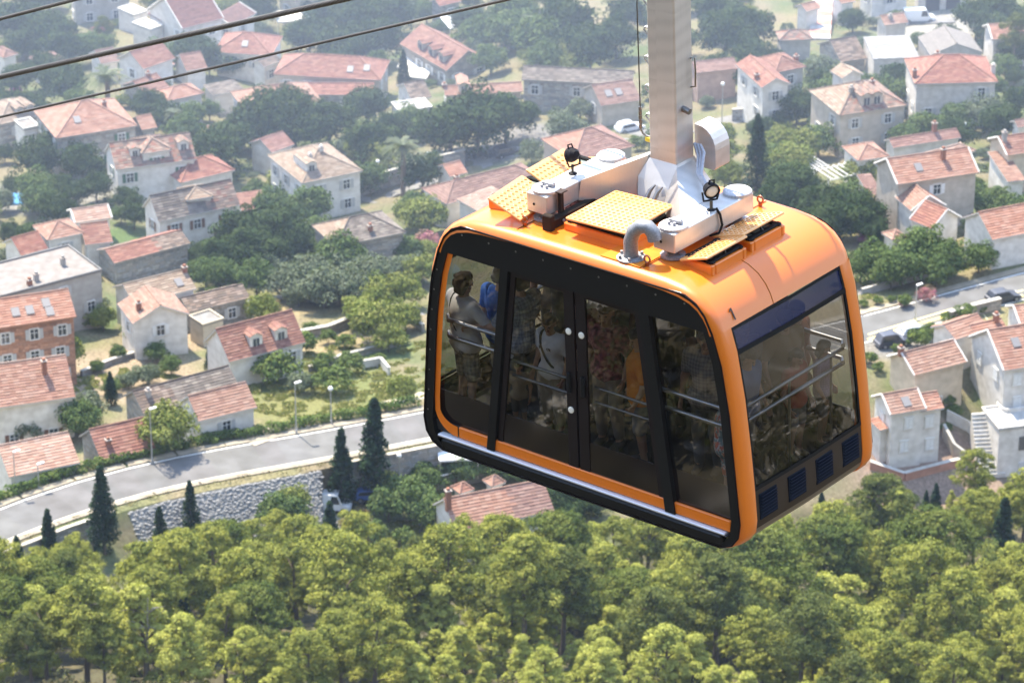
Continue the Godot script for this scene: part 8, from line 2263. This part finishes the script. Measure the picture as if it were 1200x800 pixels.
# p: height, joints in metres for a height of 1.7 (x to the person's left, z forward), clothes
func person(label: String, at: Vector3, turn: float, p: Dictionary) -> void:
	var root := thing("person", label, "person", Vector3.ZERO, 0.0, "passengers in the cabin")
	var f: float = p.get("height", 1.6) / 1.7
	root.transform = CABIN * Transform3D(Basis(Vector3.UP, turn).scaled(Vector3.ONE * f), at)
	var lean: Vector3 = p.get("lean", Vector3.ZERO)
	var wide: float = p.get("wide", 1.0)
	var skin: Color = p.get("skin", rgb(0.42, 0.24, 0.16))
	var hip := Vector3(0, 0.93, 0)
	var chest := Vector3(0, 1.27, 0.0) + lean * 0.6
	var neck := Vector3(0, 1.44, -0.01) + lean
	var head: Vector3 = Vector3(0, 1.585, 0.015) + lean + p.get("nod", Vector3.ZERO)
	var look: Vector3 = p.get("look", Vector3(0, -0.1, 1)).normalized()
	var side := Vector3.UP.cross(look).normalized()
	var crown := look.cross(side)
	var shl := Vector3(0.19 * wide, 1.385, -0.015) + lean * 0.9
	var shr := Vector3(-0.19 * wide, 1.385, -0.015) + lean * 0.9
	var ell: Vector3 = p.get("el", shl + Vector3(0.06, -0.29, -0.02))
	var wrl: Vector3 = p.get("wl", ell + Vector3(0.0, -0.22, 0.12))
	var elr: Vector3 = p.get("er", shr + Vector3(-0.06, -0.29, -0.02))
	var wrr: Vector3 = p.get("wr", elr + Vector3(0.0, -0.22, 0.12))
	var kl: Vector3 = p.get("kl", Vector3(0.10, 0.49, 0.02))
	var kr: Vector3 = p.get("kr", Vector3(-0.10, 0.49, 0.02))
	var al: Vector3 = p.get("al", Vector3(0.11, 0.075, -0.03))
	var ar: Vector3 = p.get("ar", Vector3(-0.11, 0.075, -0.03))
	var hl := Vector3(0.085, 0.90, 0.0)
	var hr := Vector3(-0.085, 0.90, 0.0)
	var torso := [[hip + Vector3(-0.075, -0.02, 0) * wide, hip + Vector3(0.075, -0.02, 0) * wide, 0.115 * wide, 0.115 * wide], [hip, chest, 0.125 * wide, 0.13 * wide], [chest + Vector3(-0.08, 0, 0) * wide, chest + Vector3(0.08, 0, 0) * wide, 0.112, 0.112], [shl + Vector3(-0.05, -0.03, 0), shr + Vector3(0.05, -0.03, 0), 0.072, 0.072]]
	var bones := torso.duplicate()
	bones.append([neck - Vector3(0, 0.07, 0), head - Vector3(0, 0.06, 0), 0.062, 0.052])
	var arms := arm_chain(shl, ell, wrl, 1.0) + arm_chain(shr, elr, wrr, 1.0)
	bones += arms
	for q in [[hl, kl, al], [hr, kr, ar]]:
		bones.append([q[0], q[1], 0.085, 0.056])
		bones.append([q[1], q[2], 0.055, 0.036])
		bones.append([q[2], q[2] + Vector3(0, -0.035, 0.15), 0.04, 0.03])
	var b := Buf.new()
	field_mesh(b, bones, 0.017, 0.035, skin)
	# head with brow, nose, lips, chin and ears
	var hb := [[head + crown * 0.035 - look * 0.012, head + crown * 0.01 + look * 0.002, 0.086, 0.083], [head - crown * 0.04 + look * 0.025, head - crown * 0.085 + look * 0.05, 0.062, 0.038], [head + crown * 0.01 + look * 0.088, head - crown * 0.03 + look * 0.108, 0.012, 0.016],
		[head - crown * 0.062 + look * 0.088 - side * 0.018, head - crown * 0.062 + look * 0.088 + side * 0.018, 0.009, 0.009], [head + crown * 0.028 + look * 0.078 - side * 0.035, head + crown * 0.028 + look * 0.078 + side * 0.035, 0.013, 0.013]]
	for s in [-1, 1]: hb.append([head + side * s * 0.082 + crown * 0.012 - look * 0.012, head + side * s * 0.084 - crown * 0.03 - look * 0.006, 0.017, 0.012])
	field_mesh(b, hb, 0.0095, 0.014, func(v: Vector3, _n: Vector3) -> Color:
		var q := v - head
		if absf(q.dot(crown) + 0.062) < 0.011 and absf(q.dot(side)) < 0.027 and q.dot(look) > 0.075: return rgb(0.30, 0.11, 0.09)
		return skin)
	var eyes := Buf.new()
	for s in [-1, 1]: eyes.ball(head + look * 0.079 + side * s * 0.032 + crown * 0.008, Vector3.ONE * 0.0125, rgb(0.10, 0.08, 0.07), 8)
	# hands
	var curl: float = p.get("curl", 0.35)
	field_mesh(b, hand_bones(wrl, wrl - ell, p.get("pl", Vector3(-1, 0, 0.2)), curl, 1.0, 1.0), 0.006, 0.006, skin)
	field_mesh(b, hand_bones(wrr, wrr - elr, p.get("pr", Vector3(1, 0, 0.2)), curl, 1.0, -1.0), 0.006, 0.006, skin)
	obj("body", mesh_of([b, mats.skin, eyes, mats.lens]), root)
	# shirt
	var shirt := []
	for q in torso: shirt.append([q[0], q[1], q[2] + 0.016, q[3] + 0.016])
	shirt[0][0] += Vector3(0, 0.0, 0)
	var sl: float = p.get("sleeve", 0.62)
	for q in [[shl, ell, wrl], [shr, elr, wrr]]:
		if sl > 0.0: shirt.append([q[0], q[0].lerp(q[1], minf(1.0, sl)), 0.07, 0.06])
		if sl > 1.0: shirt.append([q[1], q[1].lerp(q[2], sl - 1.0), 0.055, 0.042])
	b = Buf.new()
	field_mesh(b, shirt, 0.018, 0.045, p.get("shirt_paint", p.get("shirt", rgb(0.5, 0.5, 0.5))))
	part("shirt", b, mats.cloth, root)
	# trousers, shorts or skirt
	var leg: float = p.get("legs", 0.8)
	var tr := [[hip + Vector3(-0.07, -0.03, 0) * wide, hip + Vector3(0.07, -0.03, 0) * wide, 0.128 * wide, 0.128 * wide]]
	for q in [[hl, kl, al], [hr, kr, ar]]:
		tr.append([q[0], q[0].lerp(q[1], minf(1.0, leg)), 0.10, 0.085 if leg <= 1.0 else 0.075])
		if leg > 1.0: tr.append([q[1], q[1].lerp(q[2], leg - 1.0), 0.075, 0.06])
	b = Buf.new()
	field_mesh(b, tr, 0.018, 0.03, p.get("pants_paint", p.get("pants", rgb(0.2, 0.2, 0.22))))
	part("trousers", b, mats.cloth, root)
	# hair
	var hc: Color = p.get("hair", rgb(0.06, 0.04, 0.03))
	var hair := [[head + crown * 0.05 - look * 0.022, head + crown * 0.02 - look * 0.035, 0.090, 0.088], [head + crown * 0.07 + look * 0.03, head + crown * 0.06 - look * 0.03, 0.066, 0.07]]
	var long: float = p.get("hair_long", 0.06)
	for k in 5: hair.append([head - look * 0.045 + side * 0.03 * (k - 2), head - look * 0.062 - crown * long + side * 0.026 * (k - 2), 0.046, 0.03])
	var rr := RandomNumberGenerator.new()
	rr.seed = label.hash()
	if p.get("curly", false):
		for k in 46:
			var d := Vector3(rr.randf_range(-1, 1), rr.randf_range(-0.4, 1), rr.randf_range(-1, 0.5)).normalized()
			var c := head + crown * 0.025 - look * 0.025 + (side * d.x + crown * d.y + look * d.z) * 0.098
			hair.append([c, c + d * 0.006, 0.02, 0.018])
	b = Buf.new()
	field_mesh(b, hair, 0.0105, 0.012, func(v: Vector3, n: Vector3) -> Color:
		var k := 0.75 + 0.5 * absf(sin(v.x * 190.0 + v.y * 140.0 + sin(v.z * 130.0) * 2.0))
		return Color(hc.r * k, hc.g * k, hc.b * k))
	part("hair", b, mats.hair, root)
	if p.has("cap"):
		b = Buf.new()
		field_mesh(b, [[head + crown * 0.065 - look * 0.01, head + crown * 0.06 - look * 0.02, 0.096, 0.096], [head + crown * 0.055 + look * 0.06, head + crown * 0.04 + look * 0.15, 0.03, 0.018], [head + crown * 0.055 + look * 0.06 + side * 0.04, head + crown * 0.04 + look * 0.14 + side * 0.03, 0.025, 0.018], [head + crown * 0.055 + look * 0.06 - side * 0.04, head + crown * 0.04 + look * 0.14 - side * 0.03, 0.025, 0.018]], 0.0105, 0.02, p.cap)
		part("cap", b, mats.cloth, root)
	if p.has("strap"):
		b = Buf.new()
		var s: float = p.strap
		var pts := []
		for k in 20:
			var a := TAU * k / 19.0
			pts.append(Vector3(s * (0.13 * cos(a)), 1.20 + 0.24 * cos(a) * 1.0, 0.0) + lean * 0.6 + Vector3(0, 0, sin(a) * 0.155))
		b.tube(pts, 0.017, 6, rgb(0.012, 0.012, 0.014), false)
		part("shoulder_strap", b, mats.cloth, root)
	if p.has("print"):
		var tm := TextMesh.new()
		tm.text = p.print
		var fnt := SystemFont.new()
		fnt.font_names = ["Droid Sans"]
		fnt.font_weight = 700
		tm.font = fnt
		tm.font_size = 20
		tm.pixel_size = 0.0026
		tm.depth = 0.006
		var ink := StandardMaterial3D.new()
		ink.albedo_color = Color(0.06, 0.07, 0.12)
		ink.roughness = 0.9
		tm.material = ink
		var o := obj("shirt_print", tm, root)
		o.position = Vector3(0.01, 1.27, 0.0) + lean * 0.6 + Vector3(0, 0, 0.143)
	for s in [[al, "shoe"], [ar, "shoe"]]:
		b = Buf.new()
		var a: Vector3 = s[0]
		field_mesh(b, [[a + Vector3(0, -0.02, -0.02), a + Vector3(0, -0.035, 0.15), 0.052, 0.042], [a + Vector3(0, 0.01, -0.01), a + Vector3(0, -0.02, 0.03), 0.05, 0.045]], 0.014, 0.02, p.get("shoes", rgb(0.10, 0.09, 0.08)))
		part("shoe", b, mats.cloth, root)

func checks(a: Color, c: Color, size: float) -> Callable:
	return func(v: Vector3, n: Vector3) -> Color:
		var u := v.x if absf(n.z) > absf(n.x) else v.z
		var s := (1 if fposmod(u, size) < size * 0.45 else 0) + (1 if fposmod(v.y, size) < size * 0.45 else 0)
		return a.lerp(c, s * 0.5)

func blotches(base: Color, tones: Array, freq: float) -> Callable:
	var f := FastNoiseLite.new()
	f.frequency = freq
	f.seed = 6
	f.fractal_octaves = 2
	return func(v: Vector3, n: Vector3) -> Color:
		var k := f.get_noise_3dv(v)
		if k > 0.16: return tones[0]
		if k < -0.18: return tones[1]
		if f.get_noise_3dv(v * 1.3 + Vector3.ONE * 3.0) > 0.24: return tones[2 % tones.size()]
		return base

func build_passengers() -> void:
	var fy := -1.95
	var pale := rgb(0.58, 0.36, 0.25)
	var tan_ := rgb(0.46, 0.26, 0.165)
	# turn: 0 faces the near windows, PI the far side, PI/2 towards the right end
	person("woman with curly brown hair in a pale grey shirt with dark strap, left window", Vector3(-1.47, fy, 0.66), PI - 0.35, {"height": 1.36, "shirt": rgb(0.80, 0.79, 0.77), "pants_paint": checks(rgb(0.36, 0.34, 0.31), rgb(0.10, 0.10, 0.11), 0.05), "legs": 0.95, "hair": rgb(0.085, 0.05, 0.032), "curly": true, "hair_long": 0.09, "strap": 1.0, "skin": pale, "wide": 1.15, "sleeve": 0.75,
		"er": Vector3(-0.36, 1.14, 0.12), "wr": Vector3(-0.30, 1.02, 0.32), "el": Vector3(0.36, 1.16, 0.10), "wl": Vector3(0.32, 1.03, 0.30), "look": Vector3(0.1, -0.15, 1)})
	person("grey-haired man in a bright blue shirt beside the curly-haired woman, left window", Vector3(-1.30, fy, 0.36), PI - 0.15, {"height": 1.36, "shirt": rgb(0.05, 0.16, 0.58), "pants": rgb(0.16, 0.15, 0.14), "legs": 1.0, "hair": rgb(0.34, 0.32, 0.30), "hair_long": 0.03, "skin": pale, "wide": 1.1, "look": Vector3(0.5, -0.1, 0.8)})
	person("man in a pale blue checked shirt reaching his arm to the left window rail", Vector3(-0.98, fy, 0.47), -PI / 2 - 0.1, {"height": 1.44, "shirt_paint": checks(rgb(0.44, 0.50, 0.60), rgb(0.18, 0.22, 0.32), 0.03), "pants": rgb(0.10, 0.10, 0.12), "legs": 1.9, "hair": rgb(0.06, 0.04, 0.03), "skin": pale, "sleeve": 0.8,
		"el": Vector3(0.27, 1.13, 0.12), "wl": Vector3(0.36, 1.10, 0.36), "er": Vector3(-0.25, 1.14, 0.05), "curl": 0.9, "pl": Vector3(0, -1, 0), "look": Vector3(-0.2, -0.3, 1)})
	person("boy in a white printed shirt and khaki trousers facing out behind the left door", Vector3(-0.60, fy, 0.52), -0.05, {"height": 1.16, "shirt": rgb(0.82, 0.83, 0.86), "pants": rgb(0.42, 0.36, 0.24), "legs": 1.7, "hair": rgb(0.07, 0.045, 0.03), "skin": tan_, "strap": -1.0, "sleeve": 0.6, "print": "ICE BOX", "nod": Vector3(0.0, -0.005, 0.02), "look": Vector3(0.3, -0.35, 1)})
	person("small dark-haired child standing low behind the left door", Vector3(-0.87, fy, 0.66), 0.5, {"height": 0.68, "shirt": rgb(0.34, 0.26, 0.18), "pants": rgb(0.12, 0.11, 0.10), "hair": rgb(0.09, 0.06, 0.04), "skin": tan_})
	person("woman in a dark red patterned top behind the right door, facing out", Vector3(-0.06, fy, 0.42), 0.1, {"height": 1.38, "shirt_paint": blotches(rgb(0.20, 0.035, 0.06), [rgb(0.40, 0.12, 0.14), rgb(0.09, 0.018, 0.025), rgb(0.30, 0.07, 0.12)], 14.0), "pants": rgb(0.32, 0.27, 0.22), "legs": 1.8, "hair": rgb(0.07, 0.035, 0.025), "hair_long": 0.14, "skin": tan_, "sleeve": 0.8, "look": Vector3(0.2, -0.25, 1)})
	person("person in a white cap behind the woman in the dark red top", Vector3(-0.42, fy, 0.10), 0.3, {"height": 1.20, "shirt": rgb(0.25, 0.06, 0.05), "pants": rgb(0.14, 0.14, 0.16), "legs": 1.9, "cap": rgb(0.72, 0.71, 0.66), "skin": pale, "look": Vector3(-0.8, -0.1, 0.6)})
	person("man in an orange shirt and grey shorts at the right edge of the right door", Vector3(0.40, fy, 0.55), -0.9, {"height": 1.30, "shirt": rgb(0.80, 0.26, 0.03), "pants": rgb(0.24, 0.24, 0.25), "legs": 0.95, "hair": rgb(0.04, 0.028, 0.02), "skin": tan_, "sleeve": 0.7, "wide": 1.1, "look": Vector3(0.4, -0.3, 1)})
	person("woman in a sleeveless white dress with red flowers in the right corner window", Vector3(1.40, fy, 0.66), PI - 1.0, {"height": 1.06, "shirt_paint": blotches(rgb(0.66, 0.64, 0.61), [rgb(0.58, 0.15, 0.12), rgb(0.18, 0.28, 0.32), rgb(0.62, 0.32, 0.22)], 12.0), "pants_paint": blotches(rgb(0.66, 0.64, 0.61), [rgb(0.58, 0.15, 0.12), rgb(0.18, 0.28, 0.32), rgb(0.62, 0.32, 0.22)], 12.0), "legs": 0.9, "sleeve": 0.0, "hair": rgb(0.05, 0.035, 0.03), "hair_long": 0.16, "skin": pale, "wide": 1.3, "lean": Vector3(0, 0, 0.05)})
	person("older man in a checked shirt between the right door and the corner", Vector3(0.92, fy, 0.30), 0.3, {"height": 1.34, "shirt_paint": checks(rgb(0.36, 0.35, 0.34), rgb(0.16, 0.15, 0.17), 0.04), "pants": rgb(0.13, 0.13, 0.14), "legs": 1.9, "hair": rgb(0.20, 0.18, 0.16), "skin": tan_, "wide": 1.1, "look": Vector3(0.3, -0.3, 1)})
	person("man in a dark blue shirt looking down behind the end window, left", Vector3(1.22, fy, 0.20), PI / 2 + 0.1, {"height": 1.22, "shirt": rgb(0.10, 0.145, 0.27), "pants": rgb(0.13, 0.12, 0.11), "legs": 1.9, "hair": rgb(0.12, 0.085, 0.06), "skin": tan_, "wide": 1.25, "lean": Vector3(0, 0, 0.06), "look": Vector3(0.3, -0.7, 1)})
	person("man in a dark cap and brown shirt in the middle of the end window", Vector3(1.14, fy, -0.50), PI / 2 - 0.2, {"height": 1.26, "shirt": rgb(0.26, 0.155, 0.07), "pants": rgb(0.10, 0.09, 0.08), "legs": 1.9, "cap": rgb(0.05, 0.042, 0.03), "skin": tan_, "wide": 1.2, "look": Vector3(-0.6, -0.2, 0.8)})
	person("child in a red shirt in front of the capped man at the end window", Vector3(1.36, fy, -0.36), PI / 2, {"height": 1.02, "shirt": rgb(0.36, 0.05, 0.035), "pants": rgb(0.10, 0.10, 0.11), "hair": rgb(0.05, 0.035, 0.025), "skin": tan_, "look": Vector3(0.2, -0.4, 1)})
	person("dark-haired girl in a lilac shirt at the right side of the end window", Vector3(1.40, fy, -0.70), PI / 2 + 0.4, {"height": 0.98, "shirt_paint": checks(rgb(0.42, 0.31, 0.46), rgb(0.28, 0.21, 0.33), 0.035), "pants": rgb(0.12, 0.11, 0.12), "hair": rgb(0.035, 0.025, 0.02), "hair_long": 0.12, "skin": tan_, "look": Vector3(0.5, -0.3, 0.8)})
	person("tall dark figure standing back in the shade behind the left door", Vector3(-0.62, fy, -0.35), 0.2, {"height": 1.45, "shirt": rgb(0.13, 0.10, 0.08), "pants": rgb(0.06, 0.06, 0.07), "legs": 1.9, "hair": rgb(0.04, 0.03, 0.025), "skin": tan_})
	person("dark figure standing back in the shade behind the right door", Vector3(0.45, fy, -0.40), 0.4, {"height": 1.42, "shirt": rgb(0.10, 0.11, 0.13), "pants": rgb(0.07, 0.06, 0.06), "legs": 1.9, "hair": rgb(0.05, 0.035, 0.03), "skin": tan_})
	person("person in a green shirt with their back to the far windows", Vector3(-0.10, fy, -0.60), 2.6, {"height": 1.38, "shirt": rgb(0.10, 0.14, 0.08), "pants": rgb(0.12, 0.11, 0.10), "legs": 1.9, "hair": rgb(0.08, 0.055, 0.035), "skin": tan_})
	person("woman in a beige top near the far left corner of the cabin", Vector3(-1.35, fy, -0.45), 0.9, {"height": 1.36, "shirt": rgb(0.30, 0.24, 0.17), "pants": rgb(0.08, 0.08, 0.10), "legs": 1.9, "hair": rgb(0.10, 0.06, 0.03), "hair_long": 0.14, "skin": tan_})
	person("man in a grey-brown shirt by the far windows behind the checked shirt", Vector3(-0.95, fy, -0.10), -0.6, {"height": 1.46, "shirt": rgb(0.17, 0.15, 0.13), "pants": rgb(0.09, 0.08, 0.08), "legs": 1.9, "hair": rgb(0.05, 0.04, 0.03), "skin": tan_})
	person("person in a navy jacket by the far windows behind the orange shirt", Vector3(0.75, fy, -0.62), 0.2, {"height": 1.44, "shirt": rgb(0.05, 0.06, 0.11), "pants": rgb(0.07, 0.07, 0.08), "legs": 1.9, "hair": rgb(0.05, 0.035, 0.025), "sleeve": 1.9, "skin": tan_})
	person("woman in an olive shirt standing in the middle of the cabin", Vector3(0.20, fy, -0.10), 0.5, {"height": 1.36, "shirt": rgb(0.15, 0.14, 0.07), "pants": rgb(0.12, 0.10, 0.08), "legs": 1.9, "hair": rgb(0.08, 0.05, 0.03), "hair_long": 0.13, "skin": tan_})
	person("person in a dark brown coat behind the floral dress, right end", Vector3(0.98, fy, -0.12), 1.2, {"height": 1.30, "shirt": rgb(0.13, 0.09, 0.06), "pants": rgb(0.08, 0.07, 0.07), "legs": 1.9, "hair": rgb(0.06, 0.04, 0.03), "sleeve": 1.8, "skin": tan_})
	person("woman in a rust-red top by the far end of the end window", Vector3(1.05, fy, -0.80), 1.6, {"height": 1.22, "shirt": rgb(0.24, 0.085, 0.05), "pants": rgb(0.09, 0.08, 0.08), "legs": 1.9, "hair": rgb(0.06, 0.04, 0.03), "hair_long": 0.15, "skin": tan_})
